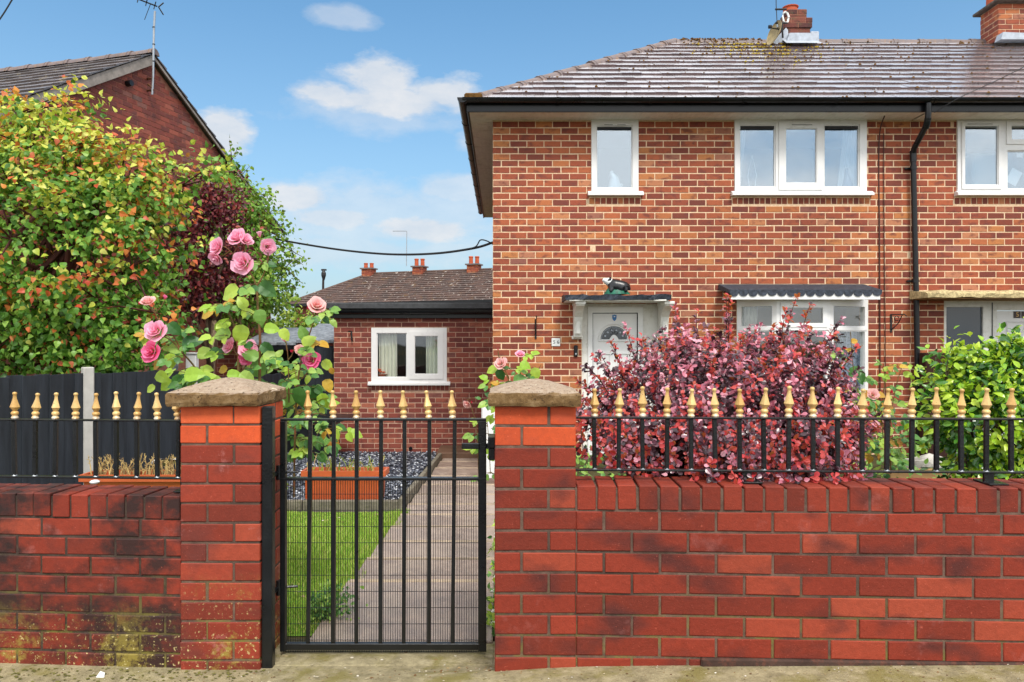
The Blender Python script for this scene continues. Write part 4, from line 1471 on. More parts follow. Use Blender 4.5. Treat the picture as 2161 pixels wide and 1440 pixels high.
# tarred hood over the bay with its scalloped edge
hood = MB()
yf = HF - .46
hood.prism([(yf, 1.956), (yf, 1.995), (HF, 2.10), (HF, 2.03)], 'x', 2.85, 4.77)
hoodo = hood.build('bay_hood', M['tar'], h56)
sc = MB()
N = 16; L0, L1 = 2.85, 4.77; w = (L1 - L0) / N
poly = [(L0, 1.99)]
for k in range(N):
    c = L0 + (k + .5) * w
    dr = random.uniform(.9, 1.12)
    for q in range(7):
        t = math.pi * q / 6
        poly.append((c - math.cos(t) * w * .48, 1.958 - math.sin(t) * .046 * dr))
poly.append((L1, 1.99))
# as quads from the top edge so the concave outline stays clean
vv, ff = [], []
for x, z in poly[1:-1]:
    for y in (yf - .014, yf - .003):
        vv.append((x, y, z)); vv.append((x, y, 1.99))
for k in range(len(poly) - 3):
    a = 4 * k; b = 4 * (k + 1)
    ff += [(a, b, b + 1, a + 1), (a + 2, a + 3, b + 3, b + 2), (a, a + 2, b + 2, b), (a + 1, b + 1, b + 3, a + 3)]
sc.add(vv, ff).build('scalloped_edge', M['tar'], hoodo)
hb = MB(); hb.bbox(2.87, 4.75, yf - .002, yf + .025, 1.87, 1.955, .003); hb.box(2.9, 4.72, yf + .025, HF, 1.895, 1.912); hb.build('hood_fascia', M['upvc'], hoodo)

# ---- front door with its surround and hood
dm = MB()
fy = .045
plate(dm, DOOR[0], DOOR[1], -.36, DOOR[3], fy, fy + .1, [(1.19, 1.80, -.30, 1.735)], 0, I4)
door = dm.build('door_frame', M['upvc_old'], h56, fix=False)
dm = MB()
plate(dm, 1.135, 1.862, -.32, 1.80, fy - .02, fy - .001, [(1.195, 1.796, -.30, 1.725)], 0, I4); dm.build('architrave', M['upvc'], door, fix=False)
ax, az, ar = 1.483, 1.372, .178
leaf_ = MB()
# leaf: plate with an arched glass hole
out = [(1.203, -.29), (1.788, -.29), (1.788, 1.717), (1.203, 1.717)]
arch = [(ax + math.cos(math.pi * k / 16) * ar, az + math.sin(math.pi * k / 16) * ar) for k in range(17)]
bm = bmesh.new()
y0 = HF + fy + .02
ov = [bm.verts.new((x, y0, z)) for x, z in out]; av = [bm.verts.new((x, y0, z)) for x, z in arch]
es = [bm.edges.new((ov[k], ov[(k + 1) % 4])) for k in range(4)] + [bm.edges.new((av[k], av[(k + 1) % 17])) for k in range(17)]
bmesh.ops.triangle_fill(bm, edges=es, use_beauty=True, use_dissolve=False)
for f_ in list(bm.faces):
    c = f_.calc_center_median()
    if c.z > az and (c.x - ax) ** 2 + (c.z - az) ** 2 < (ar * .97) ** 2: bm.faces.remove(f_)
me = bpy.data.meshes.new('door_leaf'); bm.to_mesh(me); bm.free(); me.materials.append(M['upvc'])
leafo = link(bpy.data.objects.new('door_leaf', me), door)
q = MB(); q.tube([(x, y0 - .004, z) for x, z in [(ax + math.cos(math.pi * k / 16) * (ar + .025), az + math.sin(math.pi * k / 16) * (ar + .025)) for k in range(17)]], .012, 6); q.tube([(ax - ar - .03, y0 - .004, az - .02), (ax + ar + .03, y0 - .004, az - .02)], .012, 6); q.build('fanlight_moulding', M['upvc'], leafo, smooth=True)
q = MB(); q.prism([(ax + math.cos(math.pi * k / 16) * (ar + .01), az + math.sin(math.pi * k / 16) * (ar + .01)) for k in range(17)], 'y', y0 + .008, y0 + .014); q.build('fanlight_glass', M['glass_door'], leafo)
q = MB(); q.prism([(ax - .07 + .14 * k / 10, az - .012 + .075 * math.sin(math.pi * k / 10)) for k in range(11)], 'y', y0 - .008, y0 + .006); q.build('fanlight_boss', M['upvc'], leafo)
q = MB()
for k in range(6):     # leaded flowers in the fanlight
    t = math.pi * (.12 + .152 * k)
    cx_, cz_ = ax + math.cos(t) * .125, az + math.sin(t) * .125
    q.lathe([(0, 0), (.012, 0), (.012, .004), (0, .004)], (0, 0, 0), 8)
    nv = 32
    q.v[-nv:] = [(cx_ + p[0], y0 + .004 - p[2], cz_ + p[1]) for p in q.v[-nv:]]
q.tube([(ax + math.cos(math.pi * k / 16) * .165, y0 + .004, az + math.sin(math.pi * k / 16) * .165) for k in range(17)], .003, 4)
q.build('leading', M['lead'], leafo)
# mouldings of the lower door panels
q = MB()
for (a, b, c, d) in ((1.27, 1.45, .75, 1.2), (1.53, 1.72, .75, 1.2), (1.27, 1.45, -.1, .6), (1.53, 1.72, -.1, .6)):
    T_ = Matrix.Identity(4)
    plate(q, a, b, c, d, y0 - .014, y0 - .001, [(a + .022, b - .022, c + .022, d - .022)])
q.build('panel_moulding', M['upvc'], leafo)
q = MB()
plate(q, 1.190, 1.80, -.3, 1.732, HF + fy + .012, HF + fy + .019, [(1.204, 1.787, -.289, 1.716)]); q.build('rubber_seal', M['black_plastic'], door, fix=False)


def text(body, size, x, y, z, mat, parent, name, ext=.002, align='CENTER', shear=0):
    cu = bpy.data.curves.new('t', 'FONT'); cu.body = body; cu.size = size; cu.extrude = ext; cu.align_x = align; cu.align_y = 'CENTER'
    to = bpy.data.objects.new('t', cu); COL.objects.link(to)
    dg = bpy.context.evaluated_depsgraph_get()
    me = bpy.data.meshes.new_from_object(to.evaluated_get(dg))
    bpy.data.objects.remove(to)
    me.materials.clear(); me.materials.append(mat)
    o = bpy.data.objects.new(name, me); link(o, parent, (x, y, z)); o.rotation_euler = (R(90), 0, 0)
    return o


text('56', .115, ax, y0 + .003, az + .098, plain('dark_lead', C(60, 62, 66, .6), .5, .4), leafo, 'door_number')
sh = thing('door_badge', 'small blue shield badge high on the white front door', 'badge', (1.488, y0, 1.66))
q = MB(); q.prism([(-.028, .04), (-.02, .034), (0, .042), (.02, .034), (.028, .04), (.028, -.005), (.018, -.03), (0, -.045), (-.018, -.03), (-.028, -.005)], 'y', y0 - .008, y0 - .002)
q.v = [(p[0] + 1.488, p[1], p[2] + 1.66) for p in q.v]; q.build('shield', plain('blue_enamel', C(28, 120, 190, .8), .3, .5, var=.05, bump=0), sh)
q = MB(); q.prism([(1.474, 1.674), (1.488, 1.682), (1.502, 1.674), (1.488, 1.667)], 'y', y0 - .011, y0 - .0085); q.build('crest', M['upvc'], sh)

# hood
hd = MB()
cy0, cy1 = HF - .5, HF + .01
x0_, x1_ = (1193 - 1060) / F * cy0, (1417 - 1060) / F * cy0
N = 18
vv, ff = [], []
for i in range(N + 1):
    x = x0_ + (x1_ - x0_) * i / N
    w_ = lambda s: random.gauss(0, s)
    sag = .012 * math.sin(i * .9) * .5
    vv += [(x, cy0 + w_(.006), 1.868 + w_(.004)), (x, cy0 - .008 + w_(.006), 1.93 + sag + w_(.006)), (x, cy1, 1.955 + sag), (x, cy1, 1.868)]
for i in range(N):
    a = 4 * i; b = a + 4
    for k in range(4): ff.append((a + k, a + (k + 1) % 4, b + (k + 1) % 4, b + k))
ff += [(0, 1, 2, 3), tuple(4 * N + k for k in (3, 2, 1, 0))]
hdo = hd.add(vv, ff).build('door_hood', M['tar'], h56)
q = MB(); q.bbox(x0_ + .02, x1_ - .03, cy0 + .03, cy1, 1.852, 1.869, .003); q.bbox(x0_ + .05, x0_ + .22, cy0 + .005, cy0 + .05, 1.85, 1.872, .003); q.bbox(x1_ - .22, x1_ - .06, cy0 + .005, cy0 + .05, 1.85, 1.872, .003)
q.build('hood_soffit', M['upvc_old'], hdo)
for xb, s in ((.985, 1), (2.105, -1)):
    q = MB()
    pr = [(cy0 + .07, 1.852), (cy0 + .05, 1.82), (cy0 + .06, 1.795), (cy0 + .12, 1.78), (cy0 + .22, 1.74), (cy0 + .31, 1.66), (cy0 + .35, 1.55), (cy0 + .36, 1.45), (cy0 + .38, 1.40), (cy0 + .43, 1.385), (HF - .004, 1.385), (HF - .004, 1.852)]
    q.prism(pr, 'x', xb - .052, xb + .052)
    q.bbox(xb - .072, xb + .072, HF - .06, HF - .003, 1.375, 1.42, .006)
    q.bbox(xb - .065, xb + .065, cy0 + .04, HF - .003, 1.812, 1.851, .006)
    q.bbox(xb - .03, xb + .03, cy0 + .33, cy0 + .37, 1.44, 1.7, .012)
    q.build('hood_bracket', M['upvc_old'], hdo)

# ---- neighbour's door, side light and hood
nm = MB()
na = gl(2000, 2078, 648, 958); nb_ = (6.545, 7.55, -.3, 1.76)
plate(nm, ND[0], ND[1], -.36, ND[3], .03, .13, [(na[0], na[1], na[2], na[3]), nb_], 0, I4)
nd = nm.build('door_frame', M['upvc_old'], h54, fix=False)
q = MB(); q.box(na[0], na[1], HF + .06, HF + .066, na[2], na[3]); q.build('side_light', plain('grey_backed_glass', C(72, 82, 92, .75), .12, .5, var=.06, vscale=2, bump=0.0), nd)
q = MB(); q.bbox(6.475, 6.485, HF + .02, HF + .03, -.3, 1.86, .002); q.build('frame_joint', M['black_plastic'], nd)
# leaf with an arched light
ax2, az2, ar2 = 7.05, 1.06, .26
out = [(6.56, -.29), (7.54, -.29), (7.54, 1.75), (6.56, 1.75)]
arch = [(ax2 + math.cos(math.pi * k / 12) * ar2, az2 + math.sin(math.pi * k / 12) * ar2) for k in range(13)]
bm = bmesh.new(); y1 = HF + .06
ov = [bm.verts.new((x, y1, z)) for x, z in out]; av = [bm.verts.new((x, y1, z)) for x, z in arch]
es = [bm.edges.new((ov[k], ov[(k + 1) % 4])) for k in range(4)] + [bm.edges.new((av[k], av[(k + 1) % 13])) for k in range(13)]
bmesh.ops.triangle_fill(bm, edges=es)
for f_ in list(bm.faces):
    c = f_.calc_center_median()
    if c.z > az2 and (c.x - ax2) ** 2 + (c.z - az2) ** 2 < (ar2 * .97) ** 2: bm.faces.remove(f_)
me = bpy.data.meshes.new('door_leaf'); bm.to_mesh(me); bm.free(); me.materials.append(M['upvc'])
nl = link(bpy.data.objects.new('door_leaf', me), nd)
q = MB(); q.prism([(ax2 + math.cos(math.pi * k / 12) * (ar2 + .01), az2 + math.sin(math.pi * k / 12) * (ar2 + .01)) for k in range(13)], 'y', y1 + .006, y1 + .012); q.build('arched_glass', M['glass_door'], nl)
q = MB()
q.tube([(ax2 + math.cos(math.pi * k / 12) * (ar2 + .03), y1 - .004, az2 + math.sin(math.pi * k / 12) * (ar2 + .03)) for k in range(13)], .012, 6)
for s in (-1, 1):
    pts = [(ax2 + s * .36, 1.60), (ax2 + s * .12, 1.60), (ax2 + s * .12, 1.5), (ax2 + s * .2, 1.44), (ax2 + s * .34, 1.38), (ax2 + s * .36, 1.60)]
    q.tube([(x, y1 - .004, z) for x, z in pts], .012, 6)
q.build('panel_moulding', M['upvc'], nl, smooth=True)
for k, dch in enumerate('54'):
    xx = 6.76 + .068 + k * .105
    q = MB(); q.bbox(xx - .045, xx + .045, y1 - .012, y1 - .002, 1.655, 1.745, .01)
    pl_ = q.build('number_plate', plain('dark_brown_plate', C(60, 36, 26, .7), .4, .5, var=.1, bump=0), nl)
    text(dch, .085, xx, y1 - .013, 1.70, plain('brass_digit', C(205, 165, 95, .9), .35, .6, metal=.3, var=.05, bump=0), pl_, 'digit')
hn = MB()
cyn = HF - .42
xa_, xb_ = (1958 - 1060) / F * cyn, 8.2
vv, ff = [], []
N = 26
for i in range(N + 1):
    x = xa_ + (xb_ - xa_) * i / N
    vv += [(x, cyn + random.gauss(0, .006), 1.90 + random.gauss(0, .005)), (x, cyn + random.gauss(0, .008), 1.95 + random.gauss(0, .008)), (x, cyn + .05, 1.985 + random.gauss(0, .008)), (x, HF, 2.01), (x, HF, 1.90)]
for i in range(N):
    a = 5 * i; b = a + 5
    for k in range(5): ff.append((a + k, a + (k + 1) % 5, b + (k + 1) % 5, b + k))
ff += [(0, 1, 2, 3, 4), tuple(5 * N + k for k in (4, 3, 2, 1, 0))]
hno = hn.add(vv, ff).build('door_hood', plain('flaking_cream_paint', C(214, 194, 146, .8), .85, .2, var=.3, vscale=25, bump=.9, bscale=60, dirt=C(96, 78, 54, .7), dirt_amt=.85), h54)
q = MB(); q.box(xa_ + .02, xb_, cyn + .02, HF, 1.885, 1.899); q.build('hood_soffit', plain('bare_hood_wood', C(150, 112, 72, .7), .85, .2, var=.2, bump=.4), hno)

# ---- chimneys on the ridge
def chimney(h, xa, xb, ya, yb, zb, n1, n2, label):
    s = stack(h, xa, xb, ya, yb, zb, n1, .0861, M['gb_obj'], M['gb_isl'], M['gmortar'], 60)
    s['label'] = label
    return s


CB = [(0.0, C(92, 56, 54, .7)), (0.5, C(120, 66, 58, .7)), (1.0, C(142, 84, 68, .72))]
M['cb'] = brick_mat('weathered_chimney_brick', 'obj', CB, C(70, 56, 54, .6), 0.8, 9.0, 0.85, 0.3, stain=(6, .5, C(112, 100, 72, .7), .7))
k_ = 12.62 / F
c1 = stack(h56, (1656 - 1060) * k_, (1707 - 1060) * k_, 12.55, 13.0, 6.42, 3, .0861, M['cb'], M['cb'], M['gmortar'], 30)
c1['label'] = 'weathered stepped brick chimney with leaning clay pot'
zt = 6.42 + 3 * .0861
m = MB(); xa, xb = (1652 - 1060) * k_, (1710 - 1060) * k_; 
c1b = stack(h56, xa, xb, 12.53, 13.02, zt, 2, .0861, M['cb'], M['cb'], M['gmortar'], 30, 'oversailing_course')
c1c = stack(h56, (1662 - 1060) * k_, (1702 - 1060) * k_, 12.6, 12.95, zt + 2 * .0861, 2, .0861, M['cb'], M['cb'], M['gmortar'], 30, 'chimney_neck')
zt2 = zt + 4 * .0861
pt = pot(c1c, 4.98, 12.78, zt2 - .01, .125, .12)
m = MB(); m.prism([((1652 - 1060) * k_ - .02, 6.37), ((1712 - 1060) * k_, 6.37), ((1706 - 1060) * k_, 6.53), ((1656 - 1060) * k_, 6.53)], 'y', 12.40, 12.545)
m.prism([(4.55, 6.4), (4.86, 6.36), (4.83, 6.62), (4.80, 6.66)], 'y', 12.5, 13.0)
m.bbox(5.22, 5.36, 12.5, 13.0, 6.42, 6.6, .01)
m.build('flashing', M['lead'], c1)
m = MB(); m.add([((1640 - 1060) * k_, 12.2, 6.28), ((1714 - 1060) * k_, 12.2, 6.28), ((1712 - 1060) * k_, 12.5, 6.455), ((1646 - 1060) * k_, 12.5, 6.455)], [(0, 1, 2, 3)]).build('flashing_apron', M['lead'], c1)
# neighbour's big stack, nearer
k2 = 12.35 / F
x2a = (2107 - 1060) * k2
c2 = stack(h54, x2a, x2a + .95, 12.35, 12.82, 6.40, 7, .0861, M['hb_obj'], M['hb_isl'], M['hmortar'], 60)
m = MB(); m.bbox(x2a - .09, x2a + 1.04, 12.25, 12.9, 6.40 + 7 * .0861, 6.40 + 7 * .0861 + .05, .015); m.build('chimney_capping', plain('chimney_concrete', C(110, 100, 92, .7), .9, .2, var=.3, vscale=14, bump=.8), c2)
for i in range(2): pot(c2, x2a + .11 + i * .37, 12.58, 7.05, .145 if i == 0 else .17, .34)
m = MB(); m.prism([(x2a - .06, 6.34), (x2a + 1.0, 6.34), (x2a + 1.0, 6.42), (x2a - .02, 6.46)], 'y', 12.2, 12.36); m.build('flashing', M['lead'], c2)

# downpipe with its swan neck
dpm = MB()
Yd = HF - .07
pp = lambda x, y, d=Yd: px(x, y, d)
dpm.tube([(5.36, EY - .05, 4.34), (5.36, EY - .05, 4.22), (5.362, EY - .03, 4.12)], .036, 12)
dpm.tube([(5.362, EY - .04, 4.16), (5.364, EY - .01, 4.09), (5.366, EY + .02, 4.05)], .04, 12)
dpm.tube([(5.365, EY + .01, 4.07), (5.375, Yd - .04, 3.87), (5.38, Yd, 3.80)], .036, 12)
dpm.tube([(5.38, Yd, 3.84), (5.381, Yd, 3.70)], .041, 12)
dpm.tube([(5.38, Yd, 3.80), (5.42, Yd, 2.0), (5.455, Yd, -.2)], .034, 12)
dp = dpm.build('drainpipe', M['black_plastic'], h56, smooth=True)
for z in (3.62, 2.14, .6):
    q = MB(); xc = 5.38 + (3.8 - z) * .0188; q.tube([(xc, Yd, z - .025), (xc, Yd, z + .025)], .04, 12); q.bbox(xc - .085, xc + .075, Yd + .035, HF - .004, z - .012, z + .012, .003); q.build('pipe_clip', M['black_plastic'], dp)

# ------------------------------------------------------------------ flat roofed side extension
ED = 12.27
ext = bpy.data.objects.new('side_extension', None)
link(ext, None, (-1.5, ED, -.5)); tag(ext, 'low flat roofed red brick extension set back beside the end house', 'extension')
xa, xb = -2.795, -.115
wex = gl(784, 943, 692, 806, ED)
m = MB(); plate(m, xa, xb, -.62, 1.76, ED + .004, ED + .2, [wex])
we = m.build('wall', M['emortar'], ext, fix=False)
sol = (wex[0], wex[1] + .04, wex[2] - .15, wex[2] - .055)
lay(we, xa, ED, 0, -.585, 28, xb - xa, .0838, .2245, .0105, M['eb_obj'], M['eb_isl'], D=.1, b=.004, nmax=300,
    holes=[(wex[0] - xa, wex[1] - xa, wex[2] - .055, wex[3]), (sol[0] - xa, sol[1] - xa, sol[2], sol[3])])
n = round((sol[1] - sol[0]) / .073)
for k in range(n):
    s = (sol[1] - sol[0]) / n
    place('brick', brick_mesh(s - .011, .083, .1, M['eb_obj'], .004, k % 3), we, (sol[0] + k * s, ED, sol[2] + .006))
m = MB(); m.box(xa + .004, xa + .2, ED + .1, 15.2, -.62, 1.76); sw = m.build('side_wall', M['emortar'], ext)
lay(sw, xa, 15.2, -math.pi / 2, -.585, 28, 15.2 - ED - .1, .0838, .2245, .0105, M['eb_obj'], M['eb_isl'], D=.1, nmax=0)
m = MB(); m.bbox(xa - .02, xb, ED - .03, ED - .003, -.7, -.515, .01); m.build('plinth', M['mossy'], ext)
Te = TM(0, ED, 0)
eL, eR = gl(795, 859, 703, 797, ED), gl(875, 925, 709, 790, ED)
sR = gl(865, 936, 700, 800, ED)
we2 = window(ext, Te, wex[0], wex[1], wex[2], wex[3], [eL, (sR[0] + .03, sR[1] - .03, sR[2] + .03, sR[3] - .03)], M['glass_low'], yf=-.02, sashes=[(sR, eR)], sill=(wex[0] - .05, wex[1] + .06, wex[2] - .055, wex[2] + .004, .06), room=True, roomd=2.0)
m = MB(); m.bbox(xa - .1, -.14, ED - .18, 15.3, 1.885, 1.985, .01); m.build('roof_slab', M['felt'] if False else plain('dark_felt_edge', C(78, 80, 84, .6), .45, .5, var=.3, vscale=12, bump=.5), ext)
m = MB(); m.bbox(xa - .04, -.14, ED - .08, ED - .05, 1.735, 1.884, .004); m.build('fascia', M['black_plastic'], ext)
m = MB(); m.box(xa - .04, -.14, ED - .05, ED + .1, 1.745, 1.755); m.build('soffit', M['black_plastic'], ext)
gutter(ext, (xa - .1, ED - .14, 1.86), (-.15, ED - .14, 1.86), .06, 1.3)
m = MB(); m.tube([(-1.52, ED - .02, -.42), (-1.52, ED + .02, -.42)], .03, 10); m.build('overflow_pipe', M['black_plastic'], ext)

# ------------------------------------------------------------------ gable house at the left, turned a little to the street
TH_ = R(15.75)
dx, dy = math.sin(TH_), math.cos(TH_)
ap_ = Vector((-6.22, 13.0, 6.40)); GP = .62; HALF = 3.75
gh = bpy.data.objects.new('gable_house', None); link(gh, None, (-9, 14, -.5)); tag(gh, 'dark red brick gable end house behind the trees at the left', 'house')
foot = lambda u: Vector((ap_.x + dx * u, ap_.y + dy * u, 0))
wv = [(*foot(-HALF).xy, -.6), (*foot(HALF).xy, -.6), (*foot(HALF).xy, ap_.z - GP * HALF - .06), (ap_.x, ap_.y, ap_.z - .06), (*foot(-HALF).xy, ap_.z - GP * HALF - .06)]
nrm = Vector((dy, -dx, 0))
m = MB().add([Vector(p) - nrm * .006 for p in wv], [(0, 1, 2, 3, 4)])
gw = m.build('gable_wall', M['gmortar'], gh, fix=False)
s0 = foot(-HALF)
lay(gw, s0.x, s0.y, R(90) - TH_, 1.2, 60, 2 * HALF, .0861, .225, .010, M['gb_obj'], M['gb_isl'], D=.09, nmax=300, b=.003,
    keep=lambda u, z: z < ap_.z - .10 - GP * abs(u - HALF), pick=lambda x, y: (x > 120 and y < 210 + max(0, (x - 150) * .35)) or x > 380)
back = -nrm
M_ = M['oldtile_isl']
eu = back
def gp(u, z, off): return foot(u) + Vector((0, 0, z)) + back * off
ruf = MB()
for s in (-1, 1):
    ruf.add([gp(0, ap_.z, -.12), gp(s * (HALF + .35), ap_.z - GP * (HALF + .35), -.12), gp(s * (HALF + .35), ap_.z - GP * (HALF + .35), 9), gp(0, ap_.z, 9)], [(0, 1, 2, 3)])
groof = ruf.build('roof', M_, gh)
SL = (HALF + .35) * math.sqrt(1 + GP * GP); NRR = 15
for s in (-1, 1):
    O = gp(s * (HALF + .35), ap_.z - GP * (HALF + .35), -.12 if s > 0 else 9)
    e_v = (gp(0, ap_.z, 0) - gp(s * (HALF + .35), ap_.z - GP * (HALF + .35), 0)).normalized()
    e_u = back if s > 0 else -back
    T = roof_frame(O, e_u, e_v)
    if T.col[2].z < 0: T = roof_frame(O, -e_u, e_v)
    tiles(groof, T, NRR, SL / NRR, .29, lambda v: 0, lambda v: 9.12, M['oldtile_obj'], M['oldtile_isl'], nmax=90 if s < 0 else 0, lip=.04, th=.03)
halfround(groof, gp(0, ap_.z + .02, -.14), gp(0, ap_.z + .02, 9), .1, 20, M['hip'], 'ridge_tile')
vm = MB()
for s in (-1, 1):
    for (d0, d1, o0, o1) in ((.015, .19, -.10, -.07),):
        if s > 0: d1 = .07
        q = [gp(0, ap_.z - d0, o0), gp(s * (HALF + .3), ap_.z - GP * (HALF + .3) - d0, o0), gp(s * (HALF + .3), ap_.z - GP * (HALF + .3) - d1, o0), gp(0, ap_.z - d1, o0)]
        q2 = [p + back * (o1 - o0) for p in q]
        vm.add(q + q2, [(0, 1, 2, 3), (7, 6, 5, 4), (0, 4, 5, 1), (3, 2, 6, 7), (0, 3, 7, 4), (1, 5, 6, 2)])
vm.build('barge_board', plain('grey_barge_board', C(150, 142, 136, .85), .8, .3, var=.2, vscale=8, bump=.3), gh)
m = MB()
pv = Vector((-6.22 - dx * .5, 13 - dy * .5, 5.72))
m.tube([pv - nrm * .05, pv + nrm * .1], .05, 12); m.build('flue_pipe', M['black_plastic'], gh)

# ------------------------------------------------------------------ row of houses far behind
rw = bpy.data.objects.new('terraced_row', None); link(rw, None, (-3, 42, -1.5)); tag(rw, 'long low terrace with brown hipped roof and three chimneys far behind', 'terrace')
ra = R(-20)
TR = Matrix.Translation((-10.75, 38.2, 0)) @ Euler((0, 0, ra)).to_matrix().to_4x4()
Lr, Er, Rz_, hh, hr = 22.0, 3.3, 5.12, 3.6, 2.3
rb = MB(); plate(rb, 0, Lr, -2, Er, 0, .25, [(.75 + k * 2.6, 1.75 + k * 2.6, 1.6, 2.75) for k in range(8)], 0, TR)
rwall = rb.build('wall', M['eb_isl'], rw, fix=False)
rb = MB(); rb.box(.0, .2, .25, 7, -2, Er, 0, TR); rb.build('end_wall', M['eb_isl'], rw)
for k in range(8):
    a = .75 + k * 2.6
    q = MB(); plate(q, a, a + 1, 1.6, 2.75, .02, .1, [(a + .08, a + .46, 1.68, 2.2), (a + .54, a + .92, 1.68, 2.2), (a + .08, a + .46, 2.28, 2.67), (a + .54, a + .92, 2.28, 2.67)], 0, TR)
    wq = q.build('window', M['upvc'], rw, fix=False)
    q = MB(); q.box(a + .06, a + .94, .07, .08, 1.66, 2.69, 0, TR); q.build('pane', M['glass_up'], wq)
q = MB(); ov_ = .35
q.add([(-ov_, -ov_, Er), (Lr, -ov_, Er), (Lr, hh, Rz_), (hr, hh, Rz_)], [(0, 1, 2, 3)], 0, TR)
q.add([(-ov_, -ov_, Er), (hr, hh, Rz_), (-ov_, 2 * hh, Er)], [(0, 1, 2)], 0, TR)
q.add([(hr, hh, Rz_), (Lr, hh, Rz_), (Lr, 2 * hh, Er), (-ov_, 2 * hh, Er)], [(0, 1, 2, 3)], 0, TR)
rroof = q.build('roof', M['browntile_isl'], rw)
ev = TR.to_3x3() @ Vector((0, hh + ov_, Rz_ - Er)); eu_ = TR.to_3x3() @ Vector((1, 0, 0))
SLr = ev.length; NRW = 15
tiles(rroof, roof_frame(TR @ Vector((-ov_, -ov_, Er + .02)), eu_, ev), NRW, SLr / NRW, .3, lambda v: v * (hr + ov_) / SLr, lambda v: Lr + ov_, M['browntile_obj'], M['browntile_isl'], nmax=0, lip=.05, th=.04)
q = MB(); q.box(-ov_, Lr, -ov_ - .1, -ov_ - .0, Er - .1, Er + .04, 0, TR); q.build('gutter', M['black_plastic'], rw)
q = MB(); q.tube([TR @ Vector((hr, hh, Rz_ + .02)), TR @ Vector((Lr, hh, Rz_ + .02))], .09, 6); q.tube([TR @ Vector((-ov_, -ov_, Er + .02)), TR @ Vector((hr, hh, Rz_ + .02))], .09, 6); q.build('ridge', M['browntile_isl'], rroof)
for u in (2.35, 5.45, 8.6):
    p = TR @ Vector((u, hh - .1, 0))
    cs = stack(rw, p.x - .3, p.x + .3, p.y - .28, p.y + .28, Rz_ - .25, 6, .0861, M['hb_isl'], M['hb_isl'], M['gmortar'], 0, 'chimney_stack', ra)
    q = MB(); q.box(-.37, .37, -.35, .35, 0, .07, 0, Matrix.Translation((p.x, p.y, Rz_ - .25 + 6 * .0861)) @ Euler((0, 0, ra)).to_matrix().to_4x4()); q.build('chimney_capping', M['hip'], cs)
    for s in (-.16, .16): pot(cs, p.x + s, p.y, Rz_ - .2 + 6 * .0861, .11, random.choice((.3, .42)))
    q = MB(); q.box(-.36, .36, -.9, -.2, 0, .03, 0, Matrix.Translation((p.x, p.y, Rz_ - .26)) @ Euler((math.atan2(Rz_ - Er, hh + ov_), 0, 0)).to_matrix().to_4x4()); q.build('flashing', M['lead'], cs)

# ------------------------------------------------------------------ things on and around the houses
def simple(name, label, cat, mb, mat, group=None, smooth=False):
    o = mb.build(name, mat, None, smooth=smooth)
    # origin at the middle of its foot
    me = o.data
    xs = np.empty(len(me.vertices) * 3); me.vertices.foreach_get('co', xs); xs = xs.reshape(-1, 3)
    c = Vector((float(xs[:, 0].mean()), float(xs[:, 1].mean()), float(xs[:, 2].min())))
    me.transform(Matrix.Translation(-c)); o.location = c; WL[o] = c
    return tag(o, label, cat, group)


def at(x, y, d): return px(x, y, d)


# house number plate, bell, brackets
npl = thing('number_sign', 'small white house number sign left of the white front door', 'house number', (.693, HF, 1.33))
a = gl(1164, 1182, 714, 731)
m = MB(); m.bbox(a[0], a[1], HF - .014, HF - .002, a[2], a[3], .003); ps_ = m.build('sign_plate', M['porcelain'], npl)
for d_, x in (('5', 1169.5), ('6', 1177.5)):
    text(d_, .066, (x - 1060) / F * HF, HF - .0145, (a[2] + a[3]) / 2, plain('black_print', (.02, .02, .02, 1), .4, .4, var=0, bump=0), npl, 'digit', .0008)
db = thing('video_doorbell', 'narrow black doorbell on the brick beside the door frame', 'doorbell', (.99, HF, 1.23))
a = gl(1211, 1219, 729, 753)
m = MB(); m.bbox(a[0], a[1], HF - .03, HF - .002, a[2], a[3], .01); m.build('casing', M['black_plastic'], db)
m = MB(); m.lathe([(0, 0), (.012, 0), (.014, .003), (0, .004)], n=12); m.v = [((a[0] + a[1]) / 2 + p[0], HF - .03 - p[2], a[2] + .035 + p[1]) for p in m.v]; m.build('button', M['galv'], db)


def hook(x, y0, y1, d, label, deep):
    t = thing('hanging_bracket', label, 'wall bracket', (x, d, y0), 'iron brackets on the house walls')
    m = MB(); m.bbox(x - .012, x + .012, d - .012, d - .002, y0, y1, .003); m.build('back_plate', M['black_iron'], t)
    return t


p0, p1 = at(1130.5, 716, HF), at(1130.5, 673, HF)
t = hook(p0.x, p0.z, p1.z, HF, 'straight black iron bracket on the brick at far left of the front door', .2)
m = MB(); m.tube([(p0.x, HF - .01, p1.z - .03), (p0.x, HF - .2, p1.z + .0), (p0.x, HF - .23, p1.z + .03)], .007, 6); m.tube([(p0.x, HF - .01, p0.z + .05), (p0.x, HF - .14, p1.z - .03)], .006, 6); m.build('arm', M['black_iron'], t)
p0, p1 = at(1880, 702, HF), at(1880, 663, HF)
t = hook(p0.x, p0.z, p1.z, HF, 'triangular black hanging basket bracket between bay window and drainpipe', .2)
m = MB(); xr = p1.x + .09
m.tube([(p0.x, HF - .012, p1.z - .01), (xr, HF - .17, p1.z - .01), (xr + .02, HF - .18, p1.z - .04)], .007, 6)
m.tube([(p0.x, HF - .012, p0.z + .03), (p0.x + .06, HF - .07, p0.z + .12), (xr - .02, HF - .15, p1.z - .02)], .007, 6)
m.tube([(p0.x + .05 + .03 * math.cos(k), HF - .05, p1.z - .06 + .03 * math.sin(k)) for k in [i * .7 for i in range(9)]], .006, 5)
m.build('arm', M['black_iron'], t)
p0, p1 = at(742, 718, ED), at(742, 700, ED)
t = hook(p0.x, p0.z, p1.z, ED, 'small black bracket on the extension left of its window', .2)
